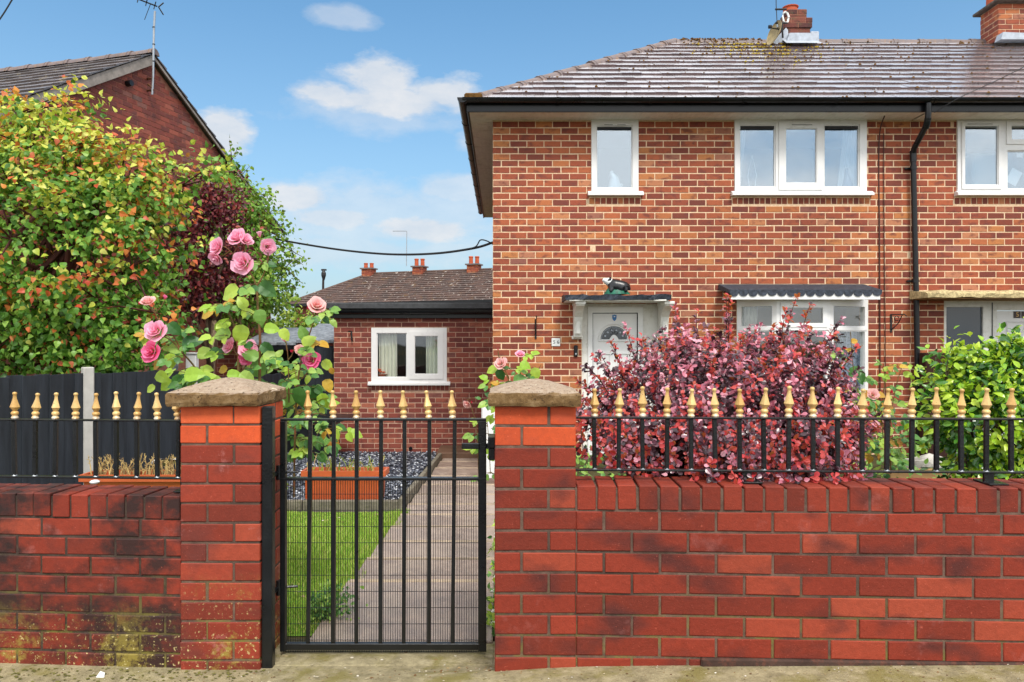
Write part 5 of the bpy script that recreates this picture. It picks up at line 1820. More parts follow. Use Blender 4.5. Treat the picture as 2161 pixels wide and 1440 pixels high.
m = MB(); m.tube([(p0.x - .03, ED - .1, p1.z), (p0.x, ED - .02, p1.z + .01), (p0.x + .02, ED - .04, p0.z - .03)], .012, 6); m.build('arm', M['black_iron'], t)


# badger ornament on its green base
def badger():
    t = thing('badger_ornament', 'black and white badger ornament standing on the door hood', 'ornament', (1.42, HF - .3, 1.95))
    Y = HF - .3; s = Y / F
    bx = lambda x: (x - 1060) * s
    bz = lambda y: CAMZ + (725 - y) * s
    m = MB()
    N = 12; vv, ff = [], []
    for i, (rr, z) in enumerate(((.165, 1.945), (.15, 1.985), (.12, 2.02), (.07, 2.035))):
        for k in range(N):
            a = 2 * math.pi * k / N
            vv.append((bx(1302) + math.cos(a) * rr * random.uniform(.9, 1.1), Y + math.sin(a) * rr * .6, z + random.gauss(0, .006)))
    for i in range(3):
        for k in range(N): ff.append((i * N + k, i * N + (k + 1) % N, (i + 1) * N + (k + 1) % N, (i + 1) * N + k))
    ff.append(tuple(3 * N + k for k in range(N)))
    m.add(vv, ff).build('base', plain('green_painted_base', C(28, 112, 88, .8), .5, .4, var=.35, vscale=30, bump=.6), t, smooth=True)
    me = bpy.data.meshes.new('b'); bm = bmesh.new()
    pts = [((1322, 606), .085), ((1312, 602), .105), ((1300, 603), .092), ((1291, 601), .075), ((1285, 596), .056), ((1280, 594), .03)]
    vs = [bm.verts.new((bx(a), Y, bz(b))) for (a, b), r in pts]
    rad = [r for _, r in pts]
    for k in range(len(vs) - 1): bm.edges.new((vs[k], vs[k + 1]))
    def limb(parent_i, chain):
        last = vs[parent_i]
        for (x, y, dy_, r) in chain:
            v = bm.verts.new((bx(x), Y + dy_, bz(y))); rad.append(r); bm.edges.new((last, v)); last = v
    for dy_ in (-.06, .06):
        limb(3, [(1290, 609, dy_, .035), (1288, 615, dy_ * 1.2, .027), (1285, 616.5, dy_ * 1.2, .022)])
        limb(1, [(1317, 611, dy_ * 1.1, .045), (1319, 615, dy_ * 1.3, .03), (1315, 616.5, dy_ * 1.3, .024)])
    limb(0, [(1327, 609, 0, .035), (1330, 613, 0, .015)])
    bm.to_mesh(me); bm.free()
    o = bpy.data.objects.new('b', me); COL.objects.link(o)
    md = o.modifiers.new('s', 'SKIN'); o.modifiers.new('d', 'SUBSURF').levels = 2
    o.modifiers['d'].render_levels = 2
    for k, sv_ in enumerate(o.data.skin_vertices[0].data):
        sv_.radius = (rad[k], rad[k] * .95); sv_.use_root = (k == 1)
    dg = bpy.context.evaluated_depsgraph_get(); dg.update()
    me2 = bpy.data.meshes.new_from_object(o.evaluated_get(dg)); bpy.data.objects.remove(o)
    me2.materials.clear(); me2.materials.append(plain('black_glazed_fur', (.012, .013, .016, 1), .3, .5, var=.2, bump=.3, bscale=90))
    me2.polygons.foreach_set('use_smooth', [True] * len(me2.polygons))
    b = link(bpy.data.objects.new('body', me2), t)
    # white head with black eye stripes, ears and nose
    m = MB()
    prof = [(0, -.075), (.022, -.07), (.034, -.04), (.05, 0), (.056, .03), (.045, .06), (0, .07)]
    m.lathe(prof, n=12)
    Rh = Matrix.Translation((bx(1282.5), Y - .01, bz(594.5))) @ Euler((0, R(-72), R(12))).to_matrix().to_4x4() @ Matrix.Scale(-1, 4, (0, 0, 1))
    m.v = [tuple(Rh @ Vector(p)) for p in m.v]
    h = m.build('head', M['porcelain'], b, smooth=True)
    m = MB()
    for sd_ in (-1, 1):
        m.tube([(bx(1279), Y - .01 + sd_ * .026, bz(593.5)), (bx(1283), Y - .01 + sd_ * .044, bz(592)), (bx(1288), Y + sd_ * .045, bz(592))], [.006, .012, .012], 6)
        m.lathe([(0, 0), (.016, 0), (.012, .014), (0, .02)], (bx(1287), Y + sd_ * .045, bz(589)), 8)
    m.lathe([(0, -.01), (.011, -.006), (.011, .006), (0, .01)], (bx(1276), Y - .01, bz(596)), 8)
    m.build('markings', M['black_plastic'], h, smooth=True)


badger()

# ornaments and curtains behind the panes
def cat_figure():
    t = thing('cat_figurine', 'white porcelain figurine with curled top on the narrow upper window sill', 'figurine', (1.47, HF + .14, 3.36))
    Y = HF + .12; s = Y / F
    X = lambda x: (x - 1060) * s
    Z = lambda y: CAMZ + (725 - y) * s
    m = MB()
    vv, ff = [], []; N = 12
    prof = [(1296, 398, .08), (1296, 390, .085), (1297, 383, .072), (1297, 377, .06), (1295, 372, .052), (1292, 368, .04), (1290.5, 364, .022), (1291, 361, .012)]
    for x, y, r in prof:
        for k in range(N):
            a = 2 * math.pi * k / N; rr = r * (1 + .12 * math.sin(3 * a + y))
            vv.append((X(x) + math.cos(a) * rr, Y + math.sin(a) * rr * .7, Z(y)))
    for i in range(len(prof) - 1):
        for k in range(N): ff.append((i * N + k, i * N + (k + 1) % N, (i + 1) * N + (k + 1) % N, (i + 1) * N + k))
    ff += [tuple(reversed(range(N))), tuple((len(prof) - 1) * N + k for k in range(N))]
    b = m.add(vv, ff).build('body', M['porcelain'], t, smooth=True)
    m = MB(); m.tube([(X(1306), Y, Z(396)), (X(1312), Y, Z(395)), (X(1314), Y, Z(391)), (X(1311), Y, Z(389)), (X(1309), Y, Z(392))], .014, 8); m.build('tail', M['porcelain'], b, smooth=True)
    m = MB(); m.tube([(X(1291), Y, Z(365)), (X(1294), Y, Z(363)), (X(1291), Y, Z(360.5))], [.02, .012, .006], 6); m.build('curl', M['porcelain'], b, smooth=True)


cat_figure()


def curtain(label, x0t, x1t, x0b, x1b, yt, yb, d, group='net curtains in the windows', mat=None, waves=7, amp=.02):
    N = waves * 6
    vv, ff = [], []
    rows = 7
    for j in range(rows):
        f = j / (rows - 1); e = f ** 1.4
        y = yt + (yb - yt) * f
        for i in range(N + 1):
            g_ = i / N
            x = (x0t + (x0b - x0t) * e) * (1 - g_) + (x1t + (x1b - x1t) * e) * g_
            dd = d + amp * math.sin(g_ * waves * 6.283 + j * .15)
            p = px(x, y, d); vv.append((p.x, dd, p.z))
    for j in range(rows - 1):
        for i in range(N): ff.append((j * (N + 1) + i, j * (N + 1) + i + 1, (j + 1) * (N + 1) + i + 1, (j + 1) * (N + 1) + i))
    m = MB().add(vv, ff)
    k = len(vv)
    m.add([(a, b + .006, c) for a, b, c in vv], [tuple(reversed(f)) for f in ff])
    return simple('curtain', label, 'curtain', m, mat or M['curtain'], group, smooth=True)


DU = HF + .1
curtain('narrow white net curtain at the left edge of the wide upper window', 1556, 1574, 1556, 1562, 262, 400, DU, waves=3)
curtain('wide tied back white net curtain at the right of the wide upper window', 1780, 1816, 1768, 1816, 262, 400, DU, waves=4)
dm_ = MB(); Yw = HF + .1
def pw(x, y): p = px(x, y, Yw); return (p.x, Yw, p.z)
dm_.tube([pw(1582, 398), pw(1578, 372), pw(1587, 328), pw(1596, 368), pw(1593, 398)], .006, 6)
simple('wire_ornament', 'thin white diamond shaped wire ornament in the wide upper window', 'ornament', dm_, M['porcelain'])
vs = MB(); p = px(1787, 397, HF + .11); k = (HF + .11) / F
vs.lathe([(.0, 0), (13 * k, 0), (12 * k, 8 * k), (7 * k, 20 * k), (4.5 * k, 28 * k), (4 * k, 41 * k), (3.4 * k, 41 * k), (0, 30 * k)], (p.x, p.y, p.z - .0), 14)
simple('bottle_vase', 'grey bottle shaped vase before the curtain in the wide upper window', 'vase', vs, plain('grey_glaze', C(120, 130, 150, .7), .3, .5, var=.1, bump=.05), smooth=True)
pap = MB(); c = px(2140, 374, HF + .05)
T_ = Matrix.Translation(c) @ Euler((0, R(28), 0)).to_matrix().to_4x4(); pap.bbox(-.075, .075, -.002, .002, -.1, .1, .001, 0, T_)
simple('paper_note', 'white sheet of paper stuck askew in the neighbour upper window', 'paper', pap, M['curtain'])
pap = MB(); c = px(2152, 328, HF + .05); pap.bbox(c.x - .04, c.x + .04, c.y - .002, c.y + .002, c.z - .03, c.z + .03, .001)
simple('paper_note', 'tiny white square note near the top right of the neighbour upper window', 'paper', pap, M['curtain'])
lb = MB(); c = px(2072, 392, HF + .35); lb.bbox(c.x - .2, c.x + .2, c.y - .12, c.y + .12, c.z - .1, c.z + .42, .03)
simple('storage_tub', 'pale blue tub standing behind the left pane of the neighbour upper window', 'tub', lb, plain('pale_tub', C(176, 206, 212, .8), .5, .4, var=.05, bump=0))
M['lace'] = plain('lace_curtain', C(196, 208, 226, .8), .9, .1, var=.35, vscale=30, bump=.2)
curtain('patterned lace curtain in the right part of the bay window', 1768, 1828, 1768, 1828, 700, 838, HF + .1, mat=M['lace'], waves=6, amp=.025)
curtain('pale swagged curtain in the left part of the bay window', 1566, 1600, 1560, 1580, 640, 838, HF - .05 + .1, waves=4, amp=.02, mat=plain('cream_curtain', C(214, 214, 200, .8), .9, .1, var=.05, bump=0))
DE = ED + .12
curtain('cream curtain behind the left pane of the extension window', 800, 838, 800, 838, 700, 798, DE, mat=plain('ecru_curtain', C(232, 230, 214, .95), .9, .1, var=.05, bump=0), waves=5)
curtain('cream curtain behind the right pane of the extension window', 899, 928, 899, 928, 704, 794, DE, waves=4, mat=plain('ecru_curtain', C(230, 232, 216, .95), .9, .1, var=.05, bump=0))
fl = thing('flower_bowl', 'bowl of orange flowers on the extension window sill', 'flowers', px(806, 797, ED + .1))
m = MB(); c = px(806, 796, ED + .11); m.lathe([(0, 0), (.05, 0), (.09, .05), (.08, .05), (0, .02)], c, 10); m.build('bowl', M['pot'], fl, smooth=True)
M['orange_petal'] = plain('orange_petal', C(226, 96, 48, .85), .6, .3, var=.25, vscale=60, bump=0)
for k in range(9):
    m = MB(); q = c + Vector((random.uniform(-.1, .1), random.uniform(-.03, .03), .07 + random.uniform(0, .06)))
    m.lathe([(0, -.015), (.03, 0), (.026, .014), (.01, .018), (0, .012)], q, 7); m.build('bloom', M['orange_petal'], fl)

# aerials, dish, cables
def yagi(mb, c, d, L, n, e0, e1, upv, r=.008):
    d = Vector(d).normalized(); side = d.cross(Vector(upv)).normalized()
    mb.tube([c, c + d * L], r, 6)
    for k in range(n):
        p = c + d * (L * (k + .3) / n); e = e0 + (e1 - e0) * k / n
        mb.tube([p - side * e, p + side * e], r * .7, 4)
    for s in (-1, 1):
        mb.tube([c - d * .02, c - d * .1 + Vector((0, 0, s * .3 * e0 * 2.2))], r, 4)


ta = thing('tv_aerial', 'tall aerial on a pale pole bracketed to the gable peak at the left', 'aerial', px(321, 197, 12.9), 'roof top aerials')
D1 = 12.86
m = MB(); m.tube([px(321, 200, D1), px(323, 165, D1), px(325, 60, D1), px(327, 24, D1)], .03 * .6, 8); pole = m.build('mast', M['galv'], ta)
m = MB(); yagi(m, px(332, 14, D1), (-1, -.6, .22), 1.2, 9, .16, .10, (0, 0, 1), .012); m.tube([px(318, 8, D1), px(305, 42, D1)], .006, 5); m.build('antenna', M['black_plastic'], ta)
m = MB()
for a_, b_ in (((304, 167), (325, 166)), ((304, 167), (305, 192)), ((305, 192), (324, 191)), ((312, 178), (322, 186))): m.tube([px(*a_, 13.02 if a_[0] < 310 else D1), px(*b_, D1 if b_[0] > 310 else 13.02)], .018, 5)
m.build('bracket', M['rust'], ta)
m = MB()
for y in (58, 94, 130): m.tube([px(324.5, y - 1, D1), px(324.5, y + 1, D1)], .024, 6)
m.build('cable_tie', M['black_plastic'], ta)

sdh = thing('satellite_dish', 'grey satellite dish and white ring aerial strapped to the stepped chimney', 'satellite dish', px(1640, 78, 12.4))
Dd = 12.3
m = MB(); vv, ff = [], []; N = 14
c = px(1641, 72, Dd); ax_ = Vector((-.9, -.18, .25)).normalized(); s1 = ax_.cross(Vector((0, 0, 1))).normalized(); s2 = s1.cross(ax_)
for i, (r_, h_) in enumerate(((.0, 0), (.08, .01), (.15, .035), (.2, .06), (.205, .072))):
    for k in range(N): a = 2 * math.pi * k / N; vv.append(c + s1 * math.cos(a) * r_ + s2 * math.sin(a) * r_ + ax_ * h_)
for i in range(4):
    for k in range(N): ff.append((i * N + k, i * N + (k + 1) % N, (i + 1) * N + (k + 1) % N, (i + 1) * N + k))
m.add(vv, ff).build('dish', plain('weathered_dish', C(172, 154, 112, .75), .6, .4, var=.2, vscale=12, bump=.1), sdh, smooth=True)
m = MB(); m.tube([px(1645, 62, Dd), px(1630, 60, Dd - .2), px(1622, 57, Dd - .3)], .012, 6); m.tube([px(1622, 57, Dd - .3), px(1628, 57, Dd - .3)], .03, 8); m.build('feed_arm', M['black_plastic'], sdh)
m = MB(); cc = px(1658, 37, Dd + .05)
pts = [cc + Vector((math.cos(2 * math.pi * k / 8) * .055, .02 * math.sin(k), math.sin(2 * math.pi * k / 8) * .10)) for k in range(9)]
m.tube(pts, .016, 6); m.build('ring_aerial', M['porcelain'], sdh)
m = MB(); m.tube([px(1637, 0, Dd) + Vector((0, 0, .6)), px(1638, 12, Dd), px(1640, 50, Dd)], .007, 5); m.tube([px(1636, 20, Dd), px(1660, 20, Dd)], .016, 6); m.tube([px(1636, 49, Dd), px(1662, 49, Dd)], .014, 6); m.tube([px(1650, 49, Dd), px(1652, 80, Dd)], .016, 6)
m.build('mast', M['cable'], sdh)
m = MB(); m.tube([px(1641, 52, Dd), px(1642, 58, Dd)], .022, 8); m.build('bracket', M['galv'], sdh)

ra_ = thing('tv_aerial', 'tiny thin aerial on a tall mast above the far terrace middle chimney', 'aerial', px(857, 560, 38), 'roof top aerials')
m = MB(); m.tube([px(857.5, 562, 38), px(858.5, 488, 38)], .022, 5); m.tube([px(829, 488, 38), px(859, 488, 38)], .016, 4); m.build('mast', M['galv'], ra_)
tp = thing('telegraph_pole', 'dark telegraph pole top showing above the hipped end of the far terrace', 'telegraph pole', px(682, 740, 46))
m = MB(); m.tube([px(682, 740, 46), px(682, 600, 46), px(683, 568, 46)], [.09, .07, .06], 8); m.build('pole', plain('dark_pole', C(70, 62, 58, .6), .9, .2, var=.2, bump=.3), tp)
m = MB(); m.lathe([(.06, 0), (.15, .3), (.15, .45), (.08, .6), (.03, .7)], px(683, 592, 46), 8); m.tube([px(678, 570, 46), px(689, 570, 46)], .06, 5); m.build('terminal_box', M['cable'], tp)

def cable(name, label, pts, r, mat, n=24, sag=None):
    """smooth line through points"""
    P = [Vector(p) for p in pts]
    out = []
    for i in range(len(P) - 1):
        p0 = P[max(i - 1, 0)]; p1 = P[i]; p2 = P[i + 1]; p3 = P[min(i + 2, len(P) - 1)]
        for k in range(n):
            t = k / n
            out.append(.5 * ((2 * p1) + (p2 - p0) * t + (2 * p0 - 5 * p1 + 4 * p2 - p3) * t * t + (-p0 + 3 * p1 - 3 * p2 + p3) * t ** 3))
    out.append(P[-1])
    m = MB(); m.tube(out, r, 5)
    return simple(name, label, 'cable', m, mat)


cable('overhead_cable', 'thick black overhead cable sagging from the house corner to the trees', [px(1040, 512, 11.0), px(1000, 524, 11.3), px(920, 535, 11.8), px(830, 537, 12.4), px(740, 530, 13.0), px(650, 517, 13.6), px(560, 500, 14.2), px(430, 470, 15)], .019, M['cable'], 8)
cable('overhead_cable', 'short loose loop of cable where the overhead line meets the house', [px(1040, 516, 11.0), px(1028, 509, 11.0), px(1014, 507, 11.1), px(1005, 520, 11.2), px(990, 526, 11.4)], .01, M['cable'], 8)
cable('roof_cable', 'white aerial cable running down the roof tiles from the stepped chimney', [px(x_, y_, 2.71 / (.62 - (725 - y_) / F)) for x_, y_ in ((1672, 106), (1700, 128), (1740, 150), (1780, 170), (1820, 180), (1850, 190), (1864, 199))], .008, M['cable_white'], 8)
cable('telephone_wire', 'thin dark wire crossing the top left corner of the sky', [px(-40, 90, 8), px(0, 40, 8), px(30, -8, 8), px(60, -60, 8)], .008, M['cable'], 6)
cable('telephone_wire', 'thin wire slanting from the drainpipe top up across the roof at right', [px(1972, 238, 9.2), px(2028, 205, 9.0), px(2100, 172, 8.8), px(2180, 132, 8.6)], .005, M['cable'], 6)
for nm, x, x2, lab in (('wall_cable', 1855, 1857, 'left of two thin brown cables running down the wall beside the bay window'), ('wall_cable', 1865, 1868, 'right of two thin brown cables running down the wall beside the bay window')):
    pts = [px(x + 12, 244, HF - .2) if x == 1855 else px(x, 290, HF - .015), px(x, 300, HF - .015), px(x + 1, 500, HF - .015), px(x2, 700, HF - .015), px(x2, 900, HF - .015)]
    cable(nm, lab, pts, .0085 if x == 1855 else .006, M['cable_brown'], 6)

# ------------------------------------------------------------------ fence, shed, bin, planters
fence = bpy.data.objects.new('garden_fence', None)
fpts = [(-5.6, 5.0), (-4.79, 6.55), (-4.375, 7.8), (-3.80, 9.05), (-3.52, 11.0), (-3.42, 13.0)]
link(fence, None, (-4.4, 7.8, -.3)); tag(fence, 'charcoal board fence with pale concrete posts behind the left wall', 'fence')
FT = 1.02
for k, ((xa, ya), (xb, yb)) in enumerate(zip(fpts, fpts[1:])):
    L = math.hypot(xb - xa, yb - ya); a = math.atan2(yb - ya, xb - xa)
    ztop = FT - .01 * k if k < 3 else .93 - .02 * k
    nb = max(2, round(L / .15))
    for i in range(nb):
        u0, u1 = L * i / nb, L * (i + 1) / nb
        T = Matrix.Translation((xa, ya, 0)) @ Euler((0, 0, a)).to_matrix().to_4x4()
        m = MB(); o_ = .012 * (i % 2)
        m.bbox(u0 - .012, u1 + .002, -.008 + o_, .008 + o_, -.45, ztop + random.gauss(0, .004), .002, 0, T); m.build('board', M['charcoal_board'], fence)
    m = MB(); m.bbox(0, L, .022, .06, .2, .26, .004, 0, T); m.build('rail', M['charcoal_board'], fence)
for k, (x, y) in enumerate(fpts[:4]):
    m = MB(); z1 = 1.07 if k < 3 else .98
    T = Matrix.Translation((x, y, 0)) @ Euler((0, 0, R(45))).to_matrix().to_4x4()
    m.bbox(-.052, .052, -.052, .052, -.5, z1, .01, 0, T); m.build('post', M['concrete_post'], fence)
# small pale post and ornament seen through the roses
gn = thing('lantern_ornament', 'small grey garden ornament on the fence behind the left roses', 'ornament', (-4.15, 9.4, 1.0))
m = MB(); m.lathe([(.0, 0), (.05, 0), (.06, .05), (.045, .11), (.06, .16), (.045, .22), (0, .25)], (-4.18, 9.4, .98), 10); m.build('figure', M['felt'], gn, smooth=True)
wp = MB(); wp.bbox(-4.16, -4.02, 9.7, 9.8, .2, 1.18, .01); wp.bbox(-4.18, -4.0, 9.68, 9.82, 1.18, 1.2, .005)
simple('white_post', 'short white post behind the fence among the roses', 'post', wp, M['upvc'])

shed = bpy.data.objects.new('garden_shed', None); link(shed, None, (-3.6, 13.6, -.5)); tag(shed, 'dark garden shed with grey felt roof left of the extension', 'shed')
m = MB(); m.prism([(12.95, 1.29), (12.95, 1.335), (14.6, 1.63), (14.6, 1.57)], 'x', -4.55, -3.62); m.build('roof', M['felt'], shed)
m = MB(); m.prism([(12.95, 1.33), (12.95, 1.375), (14.6, 1.71), (14.6, 1.65)], 'x', -3.61, -2.84); m.build('roof', M['felt'], shed)
for i in range(5):
    m = MB(); x = -3.58 + i * .148; m.bbox(x, x + .145, 13.0, 13.02, -.55, 1.28, .003); m.build('board', M['charcoal_board'], shed)
m = MB(); m.bbox(-3.6, -2.85, 12.98, 13.0, 1.275, 1.335, .003); m.build('fascia', plain('red_brown_trim', C(128, 58, 44, .7), .7, .3, var=.2, bump=.2), shed)
m = MB(); m.bbox(-4.5, -3.62, 12.96, 13.0, 1.2, 1.29, .003); m.build('fascia', M['black_plastic'], shed)
for i in range(6):
    m = MB(); x = -4.5 + i * .148; m.bbox(x, x + .145, 13.6, 13.62, -.55, 1.35, .003); m.build('board', plain('dark_shed_wood', C(58, 50, 46, .6), .9, .2, var=.3, bump=.4), shed)
m = MB(); m.box(-4.5, -2.9, 14.4, 14.5, -.55, 1.52); m.box(-4.52, -4.5, 13, 14.5, -.55, 1.3); m.build('back_wall', M['charcoal_board'], shed)

gwl = bpy.data.objects.new('garden_wall', None); link(gwl, None, (-5.0, 14.8, -.5)); tag(gwl, 'brick garden wall seen behind the roses beyond the fence', 'brick wall')
m = MB(); m.box(-7.5, -4.55, 14.806, 15.0, -.6, 1.44); ww = m.build('wall', M['emortar'], gwl)
lay(ww, -7.5, 14.8, 0, -.6, 24, 2.95, .085, .225, .0105, M['eb_obj'], M['eb_isl'], D=.09, nmax=170)

bn = bpy.data.objects.new('waste_bin', None); link(bn, None, (-2.85, 11.5, -.5)); tag(bn, 'black lidded waste bin at the left corner of the extension', 'bin')
kb = 11.5 / F
m = MB(); xr = (710 - 1060) * kb; m.prism([(-3.1, -.5), (xr - .04, -.5), (xr, .1), (-3.14, .1)], 'y', 11.3, 11.8); m.build('body', M['black_plastic'], bn)
m = MB(); xr2 = (742 - 1060) * kb
m.prism([(-3.2, .1), (xr + .02, .1), (xr2, .155), (xr2 - .02, .185), (-3.0, .2), (-3.2, .17)], 'y', 11.24, 11.86); m.build('lid', M['black_plastic'], bn)
wb = MB(); c = px(1030, 900, 8.6); wb.bbox(c.x - .075, c.x + .2, 8.55, 8.62, -.25, CAMZ - 125 / F * 8.6, .03)
simple('storage_box', 'white round cornered box standing behind the right pillar by the house corner', 'box', wb, M['upvc'])


def planter(label, x0, x1, y0, y1, z0, z1, mat):
    t = thing('trough_planter', label, 'planter', ((x0 + x1) / 2, (y0 + y1) / 2, z0), 'terracotta trough planters')
    i = .035; m = MB()
    rings = []
    def ring(a, z): return [(x0 + a, y0 + a, z), (x1 - a, y0 + a, z), (x1 - a, y1 - a, z), (x0 + a, y1 - a, z)]
    hh_ = z1 - z0
    for a, z in ((.05, z0), (.042, z0 + .02), (.035, z0 + hh_ * .55), (.025, z0 + hh_ * .8), (.0, z0 + hh_ * .82), (.0, z1), (.025, z1), (.03, z1 - .05)): rings.append(ring(a, z))
    vv = [p for r_ in rings for p in r_]; ff = []
    for k in range(len(rings) - 1):
        for q in range(4): ff.append((4 * k + q, 4 * k + (q + 1) % 4, 4 * k + 4 + (q + 1) % 4, 4 * k + 4 + q))
    ff.append((3, 2, 1, 0))
    b = m.add(vv, ff).build('trough', mat, t)
    m = MB()
    n_ = int((x1 - x0) / .06)
    for k in range(n_):
        x = x0 + .04 + k * (x1 - x0 - .08) / max(1, n_ - 1)
        m.bbox(x - .004, x + .004, y0 + .027, y0 + .034, z0 + .03, z0 + hh_ * .78, .002)
    m.build('ribs', mat, b)
    m = MB(); m.box(x0 + .03, x1 - .03, y0 + .03, y1 - .03, z1 - .06, z1 - .035); m.build('soil', M['soil'], t)
    return t


zg = garden(-2, 7.3) + .09
planter('orange terracotta trough behind the gate with thin weedy growth', -1.93, -1.12, 7.08, 7.33, zg, zg + .30, M['terracotta'])
planter('orange terracotta trough behind the left railing with dry straw stems', -3.44, -2.52, 6.0, 6.26, -.05, .25, M['terracotta'])


def stems(name, label, cat, n, x0, x1, y0, y1, z, h0, h1, mats, w=.004, lean=.25, tips=True):
    t = thing(name, label, cat, ((x0 + x1) / 2, (y0 + y1) / 2, z))
    m = MB()
    for k in range(n):
        x, y = random.uniform(x0, x1), random.uniform(y0, y1); h = random.uniform(h0, h1)
        lx, ly = random.gauss(0, lean) * h, random.gauss(0, lean) * h
        pts = [(x, y, z), (x + lx * .4, y + ly * .4, z + h * .6), (x + lx, y + ly, z + h)]
        m.tube(pts, [w, w * .8, w * .35], 4, random.randrange(len(mats)))
        if tips:
            for q in range(4):
                s = .5 + .12 * q; p = Vector(pts[1]).lerp(Vector(pts[2]), (s - .4) * 1.6)
                d = Vector((random.gauss(0, 1), random.gauss(0, 1), .8)).normalized() * .025
                m.tube([p, p + d], [w * .9, w * .2], 3, random.randrange(len(mats)))
    m.build('stems', mats, t, fix=False)
    return t


M['straw'] = plain('dry_straw', C(206, 178, 118, .85), .9, .2, var=.2, vscale=30, bump=0)
M['straw2'] = plain('grey_straw', C(170, 142, 98, .8), .9, .2, var=.2, vscale=30, bump=0)
M['weed'] = plain('weed_green', C(150, 166, 62, .8), .8, .2, var=.25, vscale=30, bump=0)
stems('dry_plant', 'pale dried stems bristling from the left trough planter', 'dry plant', 130, -3.38, -2.56, 6.04, 6.22, .2, .06, .22, [M['straw'], M['straw2']], .005)
stems('weeds', 'sparse yellow green weeds growing in the trough behind the gate', 'weeds', 55, -1.88, -1.16, 7.12, 7.29, zg + .25, .06, .2, [M['weed'], M['weed'], M['straw']], .004)
# pale folded cover lying over the left trough's back
cv = MB(); vv, ff = [], []
for i in range(9):
    for j in range(5):
        vv.append((-3.0 + i * .07, 6.3 + j * .05, .30 + .05 * i / 8 * 2.2 + .02 * math.sin(i * 1.3 + j) - .03 * (j > 2)))
for i in range(8):
    for j in range(4): ff.append((i * 5 + j, i * 5 + j + 1, (i + 1) * 5 + j + 1, (i + 1) * 5 + j))
cv.add(vv, ff); cv.add([(a, b, c - .012) for a, b, c in vv], [tuple(reversed(f)) for f in ff])
simple('folded_cover', 'pale grey folded cover lying behind the dry stems of the left planter', 'cover', cv, M['concrete_post'])
wst = MB(); c = px(430 - 260, 1020, 3.5)
wst.lathe([(0, 0), (.02, .002), (.024, .01), (.014, .018), (0, .02)], (-1.93, 3.5, .655), 9)
simple('white_pebble', 'white pebble on the back edge of the left wall coping', 'pebble', wst, M['porcelain'], smooth=True)

# stones and timber at the foot of the right-hand bed
M['rock'] = plain('pale_rock', C(196, 192, 182, .75), .9, .2, var=.3, vscale=7, bump=1.0, bscale=18, dirt=C(92, 84, 72, .7), dirt_amt=.7)


def rock(x, y, z, sx, sy, sz, label):
    bm = bmesh.new(); bmesh.ops.create_icosphere(bm, subdivisions=2, radius=1)
    rr = random.Random(int(x * 971))
    for v in bm.verts:
        n_ = 1 + rr.uniform(-.22, .22); v.co = Vector((v.co.x * sx * n_, v.co.y * sy * n_, max(v.co.z, -.5) * sz * n_))
    me = bpy.data.meshes.new('edging_rock'); bm.to_mesh(me); bm.free(); me.materials.append(M['rock'])
    o = link(bpy.data.objects.new('edging_rock', me), None, (x, y, z)); tag(o, label, 'rock', 'pale rocks edging the right bed')


rock(4.62, 8.0, .0, .26, .12, .11, 'upper pale rock beside the drainpipe foot seen through the right railing')
rock(4.93, 7.9, -.06, .2, .12, .09, 'middle pale rock at the foot of the green camellia')
rock(4.55, 7.35, -.12, .24, .1, .06, 'lower flat pale rock just above the right wall coping')
tb = MB(); c = px(1935, 990, 7.6); T_ = TM(c.x, 7.6, R(-8)); tb.bbox(-.28, .36, -.05, .05, -.2, .03, .01, 0, T_)
simple('timber_edging', 'low pale timber edging below the drainpipe behind the right railing', 'timber edging', tb, plain('weathered_timber', C(172, 136, 92, .75), .85, .2, var=.25, vscale=4, bump=.5, stretch=(.3, 2, 2)))
bx_ = MB(); c = px(1968, 770, 9.4); bx_.bbox(c.x - .06, c.x + .55, 9.45, 9.6, -.25, CAMZ - 20 / F * 9.4, .01)
simple('low_fence', 'dark brown low timber fence between drainpipe and neighbour door', 'fence', bx_, plain('dark_brown_timber', C(66, 40, 32, .7), .8, .2, var=.25, vscale=6, bump=.4))

# litter on the kerb
lt = MB(); c = px(214, 1421, 3.13)
lt.add([(c.x - .018, 3.12, -.09), (c.x + .016, 3.122, -.092), (c.x + .009, 3.14, -.078), (c.x - .008, 3.136, -.07), (c.x - .015, 3.145, -.084)], [(0, 1, 2, 3), (0, 3, 4), (4, 3, 2, 1)])
simple('paper_scrap', 'crumpled white paper scrap on the mossy kerb below the left wall', 'litter', lt, M['curtain'])

# ------------------------------------------------------------------ plants
def leaf_template(ts, ws, fold=.25, droop=.25, wavy=0.0):
    """leaf along +y from 0 to 1, folded on its midrib, tip drooping; returns verts, tris"""
    mid = [(0, t, -droop * t * t) for t in ts]
    L = [(-w, t - .02, -droop * t * t + fold * w + wavy * (i % 2)) for i, (t, w) in enumerate(zip(ts[1:-1], ws[1:-1]))]
    Rr = [(w, t - .02, -droop * t * t + fold * w - wavy * (i % 2)) for i, (t, w) in enumerate(zip(ts[1:-1], ws[1:-1]))]
    n = len(ts)
    V = mid + L + Rr
    T = []
    for side, off in ((0, n), (1, n + n - 2)):
        def add(a, b, c): T.append((a, b, c) if side == 0 else (a, c, b))
        k = n - 2
        add(0, 1, off)
        for i in range(k - 1):
            add(1 + i, 2 + i, off + i + 1); add(1 + i, off + i + 1, off + i)
        add(n - 2, n - 1, off + k - 1)
    return np.array(V, float), np.array(T, int)


